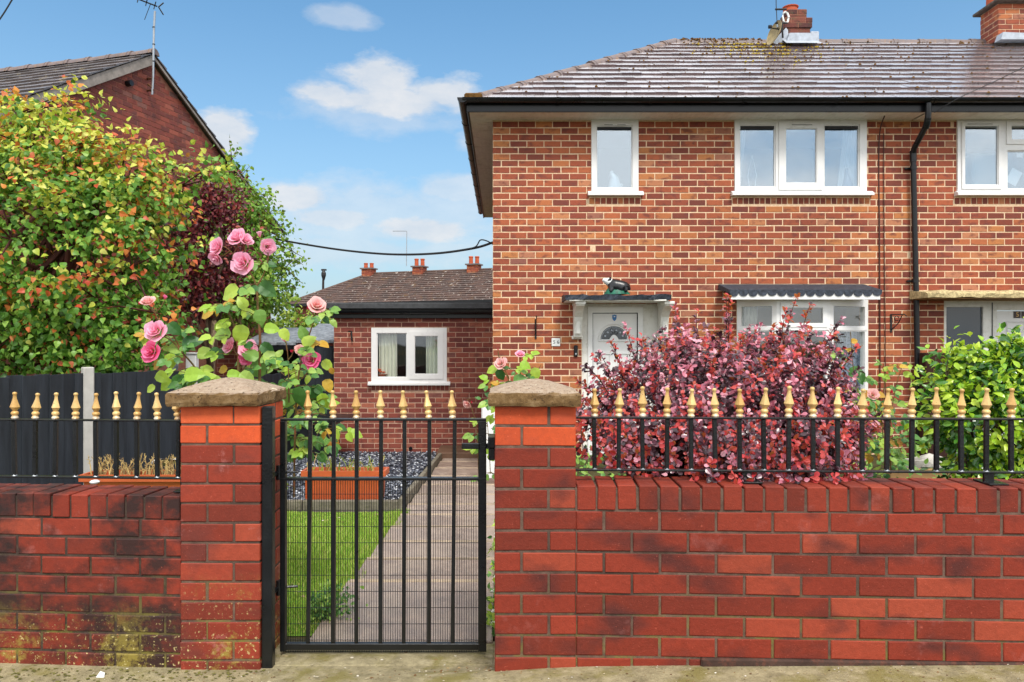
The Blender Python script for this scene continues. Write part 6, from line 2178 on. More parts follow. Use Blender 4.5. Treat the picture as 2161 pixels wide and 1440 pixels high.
LEAF = {
    'heart': leaf_template([0, .12, .38, .7, 1], [0, .34, .42, .24, 0], .22, .3),
    'oval': leaf_template([0, .25, .6, 1], [0, .26, .28, 0], .3, .25),
    'small': leaf_template([0, .4, 1], [0, .36, 0], .25, .2),
    'spoon': leaf_template([0, .35, .7, .92, 1], [0, .15, .31, .22, 0], .3, .2),
    'rose': leaf_template([0, .14, .4, .7, .9, 1], [0, .3, .4, .33, .14, 0], .22, .35, .015),
    'camellia': leaf_template([0, .25, .55, .85, 1], [0, .22, .28, .13, 0], .35, .3),
}


def frames(d, nrm):
    """rows: side, along, normal (orthonormal), arrays (N,3)"""
    d = d / np.linalg.norm(d, axis=1, keepdims=True)
    s = np.cross(d, nrm); s /= np.linalg.norm(s, axis=1, keepdims=True) + 1e-9
    n = np.cross(s, d)
    return np.stack([s, d, n], 1)


def leaves(parent, shape, P, Dv, Nv, S, kind, mats_obj, mats_isl, nparts=300, name='leaf', rest='foliage', maxdepth=None, front=None):
    """place leaves: the nparts that show largest become objects, the rest one stuff part"""
    V, T = LEAF[shape]
    Fm = frames(Dv, Nv)
    cam_p = np.array([0, 0, CAMZ])
    view = P - cam_p; dist = np.linalg.norm(view, axis=1)
    facing = np.abs((Fm[:, 2] * view).sum(1)) / dist
    x = 1060 + F * P[:, 0] / P[:, 1]; y = 725 - F * (P[:, 2] - CAMZ) / P[:, 1]
    score = (S / dist) ** 2 * (.15 + facing)
    score = np.where((x > 0) & (x < 2161) & (y > 0) & (y < 1440), score, score * 1e-3)
    if front is not None: score = score * front
    order = np.argsort(-score)
    pick = set(order[:nparts].tolist())
    meshes = []
    for m in mats_obj:
        me = bpy.data.meshes.new(name); me.from_pydata(V.tolist(), [], T.tolist()); me.materials.append(m); me.update(); meshes.append(me)
    for i in pick:
        o = bpy.data.objects.new(name, meshes[kind[i]])
        link(o, parent, P[i])
        A = Matrix([[Fm[i, c, r] for c in range(3)] for r in range(3)])
        o.rotation_euler = A.to_euler(); o.scale = (S[i], S[i], S[i])
    mask = np.ones(len(P), bool); mask[list(pick)] = False
    if mask.any():
        Q = np.einsum('vk,nkj->nvj', V, Fm[mask]) * S[mask][:, None, None] + P[mask][:, None, :]
        nn = len(Q)
        TT = (T[None] + len(V) * np.arange(nn)[:, None, None]).reshape(-1, 3)
        mi = np.repeat(np.asarray(kind)[mask], len(T))
        o = tri_obj(rest, Q.reshape(-1, 3), TT, mats_isl, mi, parent)
        o['kind'] = 'stuff'


def both(name, stops, **kw):
    return leaf_mat(name + '_single', 'obj', stops, **kw), leaf_mat(name + '_mass', 'isl', stops, **kw)


def crown(blobs, nclump, seed, rc, per, up=.35, out=.9, flat=.6, shell=.45, droop=0.0, keep=None):
    """clumps of leaves spread through a union of ellipsoids (x,y,z,rx,ry,rz,weight); denser to the outside.
    returns clump centres, leaf positions, directions, normals and a 0..1 outwardness per leaf"""
    g = np.random.default_rng(seed)
    W = np.array([b[6] * (b[3] * b[4] * b[5]) ** (2 / 3) for b in blobs]); W /= W.sum()
    which = g.choice(len(blobs), nclump, p=W)
    B = np.array([b[:6] for b in blobs])[which]
    u = g.normal(size=(nclump, 3)); u /= np.linalg.norm(u, axis=1, keepdims=True)
    r = (shell + (1 - shell) * g.uniform(0, 1, nclump) ** .6)[:, None]
    r = np.where(g.uniform(0, 1, (nclump, 1)) < .06, r * g.uniform(1.05, 1.3, (nclump, 1)), r)
    Cc = B[:, :3] + u * r * B[:, 3:6]
    outn = np.clip(r[:, 0], 0, 1.2)
    if keep is not None:
        k = keep(Cc); Cc, u, outn = Cc[k], u[k], outn[k]
    n = len(Cc)
    m = g.poisson(per, n) + 2
    idx = np.repeat(np.arange(n), m); N = len(idx)
    off = g.normal(size=(N, 3)) * rc * np.array([1, 1, flat])
    P = Cc[idx] + off
    uu = u[idx]
    D = uu * out + g.normal(size=(N, 3)) * .7; D[:, 2] -= droop
    Nn = np.array([0, 0, up]) + uu * .8 + g.normal(size=(N, 3)) * .55 + np.array([0, -.35, 0])
    return Cc, P, D, Nn, outn[idx], idx


def limbs(parent, base, top, Cc, nl, r0, mat, seed, name='branch', bend=.15, trunk_name='trunk', r1=None, trunk_mat=None):
    g = np.random.default_rng(seed)
    base, top = Vector(base), Vector(top)
    N = 9; pts, rs = [], []
    for i in range(N):
        t = i / (N - 1)
        p = base.lerp(top, t) + Vector((math.sin(t * 5 + seed) * .05, math.cos(t * 4 + seed) * .05, 0)) * (top - base).length * .3
        pts.append(p); rs.append(r0 * (1.25 - t) if t < .25 else r0 * (1 - .8 * t))
    tr = MB().tube(pts, rs, 9).build(trunk_name, trunk_mat or mat, parent, smooth=True)
    sel = g.choice(len(Cc), min(nl, len(Cc)), replace=False)
    big = sel[:max(6, nl // 9)]
    m = MB(); nodes = []
    for c in big:
        e = Vector(Cc[c]); s = pts[int(g.integers(N // 3, N - 1))]
        mid = s.lerp(e, .5) + Vector((0, 0, .12 * (e - s).length))
        q = [s, s.lerp(mid, .5) + Vector(g.normal(size=3) * .03), mid, mid.lerp(e, .5) + Vector(g.normal(size=3) * .04), e]
        m.tube(q, [r0 * .42, r0 * .34, r0 * .26, r0 * .16, r0 * .05], 6); nodes += q[1:]
    nd = np.array([tuple(v) for v in nodes])
    for c in sel:
        e = np.array(Cc[c]); k = int(np.argmin(((nd - e) ** 2).sum(1) + (nd[:, 2] > e[2]) * .3))
        s = Vector(nd[k]); e = Vector(e)
        mid = s.lerp(e, .55) + Vector((0, 0, .05))
        m.tube([s, mid, e], [r0 * .13, r0 * .09, r0 * .025], 4, cap=False)
    m.build(name, mat, parent, fix=False)


# ---- the big tree at the left: green inside, yellow-green and orange-red at the shoot tips
lg = both('leaf_green', [(0, C(66, 116, 36, .82)), (.5, C(104, 154, 50, .88)), (1, C(148, 186, 76, .92))], rough=.42, trans=.3)
ly = both('leaf_yellow_green', [(0, C(176, 196, 66, .95)), (.5, C(208, 216, 84, .97)), (1, C(232, 228, 120, .97))], rough=.42, trans=.38)
lr = both('leaf_orange_red', [(0, C(204, 72, 50, .92)), (.4, C(224, 108, 64, .95)), (.75, C(238, 152, 72, .95)), (1, C(190, 66, 72, .9))], rough=.42, trans=.38)
TY = 8.9
kx = TY / F
bl = []
for (x, y, rx, ry, d, w) in ((130, 520, 255, 250, 0, 1.3), (90, 330, 140, 140, .1, 1.2), (245, 410, 120, 140, -.1, 1.1), (-80, 520, 220, 300, .1, .9), (298, 560, 78, 130, .1, 1.0), (170, 690, 250, 110, -.2, 1.1), (60, 740, 200, 60, -.3, 1.3), (260, 740, 110, 50, -.1, 1.2), (20, 260, 85, 60, .1, 1.0), (140, 225, 75, 45, .1, 1.0), (335, 395, 72, 70, .2, .8), (430, 335, 45, 45, .3, .7)):
    bl.append(((x - 1060) * kx, TY + d, CAMZ + (725 - y) * kx, rx * kx, min(rx, ry) * kx * .85, ry * kx, w))
tree = bpy.data.objects.new('garden_tree', None); link(tree, None, (-5.4, 9.2, -.4)); tag(tree, 'big bushy tree with yellow green leaves and orange red shoot tips behind the fence', 'tree')
Cc, P, D, Nn, on, idx = crown(bl, 1900, 3, .1, 9, up=.5, shell=.5, droop=.35, keep=lambda c: (c[:, 2] > .95) & (c[:, 1] < 11))
g = np.random.default_rng(8)
hgt = np.clip((P[:, 2] - 1.6) / 2.6, 0, 1)
clr = g.uniform(0, 1, len(Cc))[idx] * .72 + g.uniform(0, 1, len(P)) * .28
front = (P[:, 1] < TY + .1).astype(float)
pr = .05 + .15 * (on > .8) + .30 * hgt * (on > .8)
kind = np.where(clr > 1 - (.05 + .24 * (on > .84) * (.55 + hgt) + .05 * (on > .7)), 2, np.where(clr > .78 - .5 * hgt * (on > .68) - .14 * (hgt > .75), 1, 0))
S = g.uniform(.05, .088, len(P))
leaves(tree, 'heart', P, D, Nn, S, kind, [lg[0], ly[0], lr[0]], [lg[1], ly[1], lr[1]], 300, front=.2 + front * on)
limbs(tree, (-5.35, 9.2, -.4), (-5.3, 9.1, 3.6), Cc, 300, .1, M['twig'], 2, trunk_mat=M['bark'])

# ---- purple plum between it and the birch
lp = both('leaf_purple', [(0, C(72, 32, 42, .8)), (.5, C(112, 46, 54, .85)), (.85, C(146, 62, 64, .9)), (1, C(176, 86, 66, .9))], rough=.4, trans=.25)
plum = bpy.data.objects.new('plum_tree', None); PYd = 11.2; kx = PYd / F
link(plum, None, ((438 - 1060) * kx, PYd, -.5)); tag(plum, 'dark purple leaved tree with pale trunk behind the pink roses', 'tree')
bl = [((x - 1060) * kx, PYd + d, CAMZ + (725 - y) * kx, rx * kx, rx * kx * .8, ry * kx, w) for (x, y, rx, ry, d, w) in ((425, 520, 85, 130, 0, 1.2), (450, 420, 55, 60, 0, 1), (400, 620, 80, 70, 0, 1), (470, 560, 45, 90, 0, .8), (370, 560, 60, 100, .2, .8))]
Cc, P, D, Nn, on, idx = crown(bl, 620, 5, .12, 8, shell=.35)
S = np.random.default_rng(1).uniform(.05, .085, len(P))
leaves(plum, 'oval', P, D, Nn, S, np.zeros(len(P), int), [lp[0]], [lp[1]], 200)
limbs(plum, ((438 - 1060) * kx, PYd, -.5), ((446 - 1060) * kx, PYd, 2.4), Cc, 110, .095, M['bark'], 4, trunk_mat=M['pale_bark'])

# ---- birch with fine loose leaves against the sky
lbv = both('birch_leaf', [(0, C(72, 120, 44, .85)), (.5, C(112, 162, 60, .9)), (.85, C(160, 196, 82, .92)), (1, C(184, 206, 96, .92))], rough=.45, trans=.35)
birch = bpy.data.objects.new('birch_tree', None); BY = 14.0; kx = BY / F
link(birch, None, ((520 - 1060) * kx, BY, -.5)); tag(birch, 'loose green birch with fine leaves hanging against the sky', 'tree')
bl = [((x - 1060) * kx, BY + d, CAMZ + (725 - y) * kx, rx * kx, rx * kx * .9, ry * kx, w) for (x, y, rx, ry, d, w) in
      ((500, 560, 85, 110, 0, 1.2), (540, 620, 70, 60, 0, 1), (500, 440, 60, 60, 0, 1.0), (560, 480, 40, 45, 0, .55), (540, 430, 40, 30, 0, .5), (600, 545, 38, 30, 0, .32), (465, 400, 50, 60, 0, 1), (575, 600, 45, 45, 0, .6), (520, 660, 60, 40, 0, .9))]
Cc, P, D, Nn, on, idx = crown(bl, 760, 9, .13, 9, shell=.4, droop=.7)
sprays = []
gg = np.random.default_rng(12)
tw = []
for (x0, y0, x1, y1) in ((490, 345, 484, 295), (486, 350, 503, 310), (505, 380, 528, 350), (548, 455, 600, 450), (560, 470, 610, 480), (590, 520, 648, 548), (600, 535, 640, 560), (590, 560, 640, 600), (580, 480, 604, 500), (585, 600, 630, 610), (600, 570, 625, 545), (520, 400, 560, 415), (585, 500, 615, 520), (570, 540, 610, 585)):
    a, b = px(x0, y0, BY), px(x1, y1, BY); tw.append((a, b))
    n_ = 16
    t = gg.uniform(.05, 1.05, n_)[:, None]
    sprays.append(np.array(a)[None] * (1 - t) + np.array(b)[None] * t + gg.normal(size=(n_, 3)) * .055)
SP = np.concatenate(sprays)
P = np.concatenate([P, SP]); D = np.concatenate([D, gg.normal(size=SP.shape) + np.array([0, 0, -1.2])]); Nn = np.concatenate([Nn, gg.normal(size=SP.shape) + np.array([0, -1, .3])])
S = gg.uniform(.05, .085, len(P))
leaves(birch, 'heart', P, D, Nn, S, np.zeros(len(P), int), [lbv[0]], [lbv[1]], 200)
limbs(birch, ((520 - 1060) * kx, BY, -.5), ((505 - 1060) * kx, BY, 3.6), Cc, 130, .09, M['twig'], 7, trunk_mat=M['pale_bark'])
m = MB()
for a, b in tw: m.tube([a.lerp(b, -.6), a.lerp(b, .3) + Vector((0, 0, .03)), b], [.014, .009, .003], 4, cap=False)
m.build('spray_twigs', M['twig'], birch, fix=False)

# ---- hedge behind the shed
hl = both('hedge_leaf', [(0, C(86, 128, 36, .78)), (.5, C(140, 172, 52, .85)), (1, C(190, 204, 84, .9))], rough=.5, trans=.3)
hedge = bpy.data.objects.new('garden_hedge', None); HY = 17.0; kx = HY / F
link(hedge, None, (-4.6, HY, -.6)); tag(hedge, 'yellow green hedge behind the shed roof below the far terrace', 'hedge')
bl = [((x - 1060) * kx, HY, CAMZ + (725 - y) * kx, 70 * kx, .6, ry * kx, 1) for x, y, ry in ((560, 720, 62), (620, 722, 62), (680, 720, 52), (735, 724, 48))]
Cc, P, D, Nn, on, idx = crown(bl, 420, 15, .12, 9, shell=.7)
leaves(hedge, 'oval', P, D, Nn, np.random.default_rng(1).uniform(.07, .12, len(P)), np.zeros(len(P), int), [hl[0]], [hl[1]], 120)
m = MB()
for k in range(26):
    c = Cc[k * 7 % len(Cc)]; m.tube([(c[0], HY, -.6), (c[0], HY, (c[2] - .6) / 2), tuple(c)], [.03, .02, .008], 4)
m.build('stems', M['bark'], hedge, fix=False)

# ---- red barberry: arching shoots set with rosettes
bd = both('barberry_dark', [(0, C(50, 28, 36, .75)), (.5, C(80, 44, 56, .8)), (1, C(138, 90, 106, .9))], rough=.3, spec=.7, trans=.18, coat=.15)  # purple inner leaves, darkened further to carry the shade inside the bush
bp = both('barberry_pink', [(0, C(168, 84, 104, .92)), (.5, C(206, 124, 144, .96)), (1, C(234, 178, 190, .98))], rough=.36, spec=.5, trans=.25)  # pink shoot tips; the pale mauve stops paint in sky sheen
br = both('barberry_red', [(0, C(180, 40, 54, .9)), (.5, C(208, 64, 70, .95)), (1, C(228, 104, 100, .97))], rough=.4, spec=.45, trans=.35)
bar = bpy.data.objects.new('barberry_bush', None); BYd = 3.95; kx = BYd / F
bx0 = Vector(((1530 - 1060) * kx, BYd + .1, -.05)); link(bar, None, bx0); tag(bar, 'large red purple barberry bush bulging over the right wall railing', 'shrub')
gr = np.random.default_rng(77)
shoots = []
def shoot(a, b, arch):
    a, b = np.array(a, float), np.array(b, float)
    mid = (a + b) / 2 + np.array([0, 0, arch]) + gr.normal(size=3) * .03
    t = np.linspace(0, 1, 12)[:, None]
    return (1 - t) ** 2 * a + 2 * t * (1 - t) * mid + t ** 2 * b
ends = []
NS = 640
while len(ends) < NS:
    u = gr.normal(size=3); u /= np.linalg.norm(u)
    if u[1] > .55: continue
    lump = math.sin(u[0] * 5.1 + 1) * math.cos(u[2] * 6.3 + u[1] * 4) 
    r = gr.uniform(.84, 1.04) * (1 + .17 * lump)
    cx, cz = (1528 - 1060) * kx, CAMZ + (725 - 845) * kx
    e = np.array([cx + u[0] * r * 292 * kx, BYd + .05 + u[1] * r * .58, cz + u[2] * r * (150 if u[2] > 0 else 175) * kx])
    if u[2] > .3: e[2] += (.05 * math.sin(e[0] * 9) - .18 * max(0, abs(e[0] - cx) / (290 * kx) - .55))
    if e[2] < .66 and e[1] < 3.32: e[1] = 3.3
    ends.append(e)
tips = [(1330, 685), (1345, 715), (1362, 740), (1440, 650), (1480, 660), (1525, 632), (1545, 625), (1560, 668), (1640, 700), (1660, 660), (1693, 628), (1712, 645), (1700, 700), (1745, 708), (1768, 690), (1782, 676), (1790, 712), (1800, 735), (1796, 770), (1230, 770), (1212, 800), (1250, 750), (1275, 745), (1300, 725), (1420, 690), (1600, 690), (1835, 960), (1820, 930), (1840, 985), (1845, 1000)]
for x, y in tips: ends.append(np.array([(x - 1060) * kx, BYd + gr.uniform(-.15, .2), CAMZ + (725 - y) * kx]))
over = [(1500, 1006), (1610, 1010), (1680, 1012), (1730, 1008), (1380, 996), (1455, 992), (1520, 1002), (1625, 996), (1775, 998), (1565, 1018), (1480, 1000), (1640, 1005), (1420, 985), (1705, 1008), (1760, 1002), (1800, 1008), (1590, 990), (1300, 985), (1345, 990), (1540, 985), (1240, 960)]
over = [(x + gr.normal() * 16, y + gr.normal() * 5 + 2) for x, y in over for _ in range(3)] + [(1563, 1020), (1558, 1022), (1570, 1016)]
for x, y in over:
    d_ = gr.uniform(3.03, 3.12) if y > 1003 else 3.2
    ends.append(np.array([(x - 1060) / F * d_, d_, CAMZ + (725 - y) / F * d_]))
allP, allD, allN, allK, allO = [], [], [], [], []
sm_ = MB()
cc_ = np.array([bx0.x, BYd + .05, .85])
for j, e in enumerate(ends):
    a = np.array([bx0.x + .38 * (e[0] - bx0.x), bx0.y + .3 * (e[1] - bx0.y), .22 + .25 * (e[2] - .22)]) + gr.normal(size=3) * np.array([.08, .08, .06])
    if j >= NS: a = np.array([bx0.x, bx0.y, .5]) * .35 + e * .65 * np.array([1, 1, .0]) + np.array([0, 0, .55]) if j < NS + len(tips) else np.array([e[0], 3.7, .9])
    q = shoot(a, e, .10 if e[2] > .9 else .22)
    if j % 5 == 0 or j >= NS: sm_.tube([tuple(p) for p in q[::2]] + [tuple(q[-1])], [.006, .005, .0045, .004, .003, .002, .0015], 4, cap=False)
    nr = 13 if j < NS else 15
    lively = gr.uniform() < .7
    for f in np.linspace(.34 if j < NS else .2, 1, nr):
        p = q[0] * 0
        k = f * 11; i0 = min(int(k), 10); p = q[i0] * (1 - (k - i0)) + q[i0 + 1] * (k - i0)
        ax = q[i0 + 1] - q[i0]; ax /= np.linalg.norm(ax) + 1e-9
        nl_ = gr.integers(5, 9)
        tipf = f > .8
        od = p - cc_; od /= np.linalg.norm(od) + 1e-9
        rr = gr.uniform()
        kk = 2 if ((rr < (.38 if lively else .04)) and f > .84 or (j >= NS and rr < .45)) else (1 if rr < ((.8 if lively else .25) if tipf else .08) else 0)
        for l in range(nl_):
            d = ax * .25 + od * .4 + gr.normal(size=3) * .85
            allP.append(p + gr.normal(size=3) * .006); allD.append(d); allN.append(ax * .4 + od * .6 + np.array([0, -.3, .75]) + gr.normal(size=3) * .35); allK.append(kk if gr.uniform() < .85 else gr.integers(0, 3)); allO.append(f)
P, D, Nn, K_, O_ = map(np.array, (allP, allD, allN, allK, allO))
S = gr.uniform(.021, .038, len(P))
leaves(bar, 'spoon', P, D, Nn, S, K_, [bd[0], bp[0], br[0]], [bd[1], bp[1], br[1]], 300, front=(O_ > .7) * (P[:, 1] < 3.9) + .05)
sm_.build('shoots', M['twig'], bar, fix=False)

# ---- camellia at the right edge
cd = both('camellia_dark', [(0, C(44, 92, 34, .8)), (.6, C(74, 128, 44, .85)), (1, C(110, 158, 56, .9))], rough=.22, spec=.6, trans=.15)
cl = both('camellia_bright', [(0, C(128, 182, 40, .92)), (.5, C(168, 208, 54, .95)), (1, C(204, 226, 80, .97))], rough=.26, spec=.55, trans=.35)
cam_b = bpy.data.objects.new('camellia_bush', None); CY = 4.7; kx = CY / F
link(cam_b, None, ((2110 - 1060) * kx, CY, -.05)); tag(cam_b, 'glossy bright green camellia bush at the right edge behind the railing', 'shrub')
bl = [((x - 1060) * kx, CY + d, CAMZ + (725 - y) * kx, rx * kx, rx * kx * .9, ry * kx, w) for (x, y, rx, ry, d, w) in
      ((2100, 880, 140, 130, 0, 1.2), (2025, 800, 55, 60, .05, 1), (2060, 790, 60, 65, 0, 1), (2140, 790, 70, 75, 0, 1), (2005, 860, 42, 70, 0, .7), (2230, 850, 130, 150, .1, 1), (2010, 740, 24, 26, 0, .6), (2130, 735, 28, 30, 0, .6), (2090, 990, 90, 40, -.05, .8))]
Cc, P, D, Nn, on, idx = crown(bl, 820, 21, .05, 7, up=.9, shell=.5)
g = np.random.default_rng(4)
tp_ = g.uniform(0, 1, len(Cc))[idx]
kind = ((tp_ * .75 + g.uniform(0, 1, len(P)) * .25 + (on > .85) * .2) > .58).astype(int)
leaves(cam_b, 'camellia', P, D, Nn, g.uniform(.04, .068, len(P)), kind, [cd[0], cl[0]], [cd[1], cl[1]], 300, front=(P[:, 1] < CY) * on + .05)
limbs(cam_b, ((2110 - 1060) * kx, CY, -.1), ((2110 - 1060) * kx, CY, .9), Cc, 120, .03, M['bark'], 3, trunk_name='stem')

# ---- roses
rl = both('rose_leaf', [(0, C(58, 108, 52, .78)), (.4, C(94, 146, 68, .85)), (.75, C(138, 178, 80, .88)), (1, C(170, 198, 92, .9))], rough=.42, spec=.4, trans=.3)
rb_ = both('rose_leaf_bright', [(0, C(152, 196, 60, .9)), (1, C(192, 218, 92, .92))], rough=.4, spec=.4, trans=.4)
ro_ = both('rose_leaf_turned', [(0, C(206, 150, 44, .85)), (.5, C(216, 178, 66, .88)), (1, C(178, 104, 46, .8))], rough=.5, trans=.35)


def petal_mat(name, a, b, c):
    t = NT(name)
    tc = t.n('ShaderNodeTexCoord'); sp = t.n('ShaderNodeSeparateXYZ'); t.L(tc.outputs['Object'], sp.inputs[0])
    col = t.ramp(sp.outputs[2], [(0.0, a), (.45, b), (1.0, c)])
    col = t.mix(.2, col, t.ramp(t.noise(tc.outputs['Object'], 6, 3), [(.3, (.3, .3, .3, 1)), (.7, (.75, .75, .75, 1))]), 'OVERLAY')
    p = t.principled(col, .55, .3, link=False)
    tr = t.n('ShaderNodeBsdfTranslucent'); t.L(col, tr.inputs[0])
    mx = t.n('ShaderNodeMixShader'); mx.inputs[0].default_value = .35
    t.L(p, mx.inputs[1]); t.L(tr.outputs[0], mx.inputs[2]); t.L(mx.outputs[0], t.out.inputs[0])
    return t.m


PM = {'pink': petal_mat('pink_petal', C(240, 128, 146, .97), C(248, 178, 204, .98), C(252, 212, 230, .98)),
      'deep': petal_mat('deep_pink_petal', C(222, 50, 88, .95), C(240, 100, 150, .97), C(248, 172, 212, .98)),
      'pale': petal_mat('pale_petal', C(236, 138, 130, .95), C(246, 192, 190, .97), C(252, 226, 222, .98)),
      'red': petal_mat('red_bud_petal', C(190, 24, 44, .9), C(214, 40, 70, .92), C(228, 70, 110, .92))}


def petal_meshes(mat, key):
    out = []
    for r0, r1, h, z0, wid, curl in ((.04, .15, .74, .12, 2.2, .00), (.13, .33, .78, .04, 1.7, .04), (.2, .54, .78, -.04, 1.4, .12), (.26, .78, .70, -.1, 1.15, .2)):
        nu, nv = 6, 4; V, Fc = [], []
        for j in range(nv + 1):
            f = j / nv
            for i in range(nu + 1):
                u = (i / nu - .5) * 2
                ww = wid * (.45 + .75 * math.sin(min(1, f * 1.15) * math.pi * .55))
                th = u * ww * .5
                rr = r0 + (r1 - r0) * f ** 1.2 + curl * max(0, f - .75) * 2 * (1 - .3 * abs(u))
                z = z0 + h * (f - (curl * 1.6) * max(0, f - .75)) - .10 * abs(u) ** 2.2 * f
                z += .035 * math.sin(u * 5.3 + r1 * 9) * f * f; rr += .03 * math.sin(u * 4.1 + 2 + r1 * 7) * f * f
                V.append((math.cos(th) * rr, math.sin(th) * rr, z))
        for j in range(nv):
            for i in range(nu): Fc.append((j * (nu + 1) + i, j * (nu + 1) + i + 1, (j + 1) * (nu + 1) + i + 1, (j + 1) * (nu + 1) + i))
        me = bpy.data.meshes.new('petal'); me.from_pydata(V, [], Fc); me.materials.append(mat)
        me.polygons.foreach_set('use_smooth', [True] * len(Fc)); me.update(); out.append(me)
    return out


PME = {k: petal_meshes(m, k) for k, m in PM.items()}
sep_m = plain('sepal_green', C(126, 150, 62, .85), .6, .3, var=.2, bump=0)
_hip = MB(); _hip.lathe([(0, -.22), (.05, -.2), (.1, -.1), (.13, 0), (.1, .06), (0, .08)], n=8)
for k in range(5):
    a = k * 1.2566
    _hip.add([(math.cos(a - .4) * .1, math.sin(a - .4) * .1, .0), (math.cos(a + .4) * .1, math.sin(a + .4) * .1, .0), (math.cos(a) * .45, math.sin(a) * .45, -.08 - .1 * (k % 2))], [(0, 1, 2)])
hip_me = _hip.mesh('calyx', sep_m)


def rose(parent, p, size, hue, face, openness=1.0):
    """one bloom: calyx with petals in four whorls, each petal its own mesh"""
    z = Vector(face).normalized()
    A = z.to_track_quat('Z', 'Y').to_matrix() @ Euler((0, 0, random.uniform(0, 6.28))).to_matrix()
    hm = hip_me.copy(); hm.transform(A.to_4x4() @ Matrix.Scale(size, 4))
    fl_ = place('flower', hm, parent, p)
    whorls = [(0, 3, 0), (1, 4, .08), (2, 5, .2), (3, 5, .42)]
    if openness < .5: whorls = whorls[:2]
    for w, n_, tilt in whorls:
        for k in range(n_):
            a = 6.283 * (k + .37 * w) / n_ + random.gauss(0, .12)
            Rz = A @ Euler((0, 0, a)).to_matrix() @ Euler((0, random.gauss(tilt * .35 * openness, .06), 0)).to_matrix()
            s = size * random.uniform(.9, 1.08)
            o = place('petal', PME[hue][w], fl_, p, Rz.to_euler(), (s, s, s))
    return fl_


def cane(mb, pts, r0, r1):
    n = len(pts)
    mb.tube(pts, [r0 + (r1 - r0) * i / (n - 1) for i in range(n)], 6)


def smooth_path(P, n=6):
    P = [Vector(p) for p in P]; out = []
    for i in range(len(P) - 1):
        p0 = P[max(i - 1, 0)]; p1 = P[i]; p2 = P[i + 1]; p3 = P[min(i + 2, len(P) - 1)]
        for k in range(n):
            t = k / n
            out.append(.5 * ((2 * p1) + (p2 - p0) * t + (2 * p0 - 5 * p1 + 4 * p2 - p3) * t * t + (-p0 + 3 * p1 - 3 * p2 + p3) * t ** 3))
    out.append(P[-1]); return out


def rose_bush(label, loc, canes, blooms, big, d0, seed, auto=.5, group='rose bushes in the front garden', sizes=(.05, .085), extra=None):
    """canes: pixel paths; blooms: (x,y,px,hue,face); big: single leaves (x,y,px,kind,angle)"""
    rs = random.Random(seed)
    t = bpy.data.objects.new('rose_bush', None); link(t, None, loc); tag(t, label, 'rose bush', group)
    m = MB(); LP, LD, LN, LS, LK = [], [], [], [], []
    def leaf(p, d, n_, s, k): LP.append(tuple(p)); LD.append(tuple(d)); LN.append(tuple(n_)); LS.append(s); LK.append(k)
    def compound(p, d, s, k):
        d = Vector(d).normalized(); end = p + d * s * 2.1
        m.tube([p, p.lerp(end, .5) + Vector((0, 0, .01)), end], [.0022, .0018, .001], 4, cap=False)
        side = d.cross(Vector((0, -.6, .8))).normalized(); up = Vector((rs.gauss(0, .25), -.75, .65))
        leaf(end, d, up, s * 1.1, k)
        for f in (.45, .95):
            for sg in (-1, 1):
                if rs.random() < .12: continue
                leaf(p.lerp(end, f), d * .5 + side * sg + Vector((0, 0, -.15)), up + Vector((rs.gauss(0, .2), 0, rs.gauss(0, .2))), s * (.8 + .1 * f), k)
    for pts, r0, dens in canes:
        W = [px(x, y, d) for x, y, d in pts]
        q = smooth_path(W); cane(m, q, r0, r0 * .45)
        L = sum((b - a).length for a, b in zip(q, q[1:]))
        for k in range(int(L / .055 * dens)):
            i = rs.randrange(1, len(q)); p = q[i]
            a = rs.uniform(0, 6.283)
            kd = rs.choices((0, 1, 2), (6, 2, .7))[0]
            compound(p, Vector((math.cos(a), math.sin(a) * .6 - .15, rs.uniform(-.3, .45))), rs.uniform(*sizes), kd)
    for b in blooms:
        x, y, pxs, hue, face = b[:5]; d = b[5] if len(b) > 5 else d0
        p = px(x, y, d); s = pxs / F * d * .50
        fc = Vector(face)
        rose(t, p - fc.normalized() * s * .25, s, hue, fc, b[6] if len(b) > 6 else 1.0)
        # its stalk joins the nearest cane
        st = p - fc.normalized() * s * .45
        best = min((pt for pts, r0, dens in canes for pt in smooth_path([px(a, c, e) for a, c, e in pts])), key=lambda v: (v - (st + Vector((0, 0, -.05)))).length)
        m.tube([best, best.lerp(st, .6) + Vector((0, 0, -.01)), st], [.0035, .003, .003], 5)
    for x, y, s, k, ang in big:
        p = px(x, y, d0 + rs.uniform(-.12, .08)); a = R(ang)
        d = Vector((math.cos(a), rs.uniform(-.35, .1), math.sin(a)))
        sz = s / F * d0 * .86
        leaf(p - d.normalized() * sz * .5, d, Vector((rs.gauss(0, .25), -1, .45)), sz * 1.1, k)
    if extra:
        for (x, y, rx, ry, n_) in extra:
            for k in range(n_):
                a = rs.uniform(0, 6.283); r_ = math.sqrt(rs.random())
                p = px(x + math.cos(a) * r_ * rx, y + math.sin(a) * r_ * ry, d0 + rs.uniform(-.1, .35))
                compound(p, Vector((rs.gauss(0, 1), rs.gauss(-.2, .6), rs.uniform(-.4, .5))), rs.uniform(*sizes), rs.choices((0, 1, 2), (7, 2, .5))[0])
    m.build('canes', M['cane'], t, fix=False)
    leaves(t, 'rose', np.array(LP), np.array(LD), np.array(LN), np.array(LS), np.array(LK), [rl[0], rb_[0], ro_[0]], [rl[1], rb_[1], ro_[1]], 300)
    return t


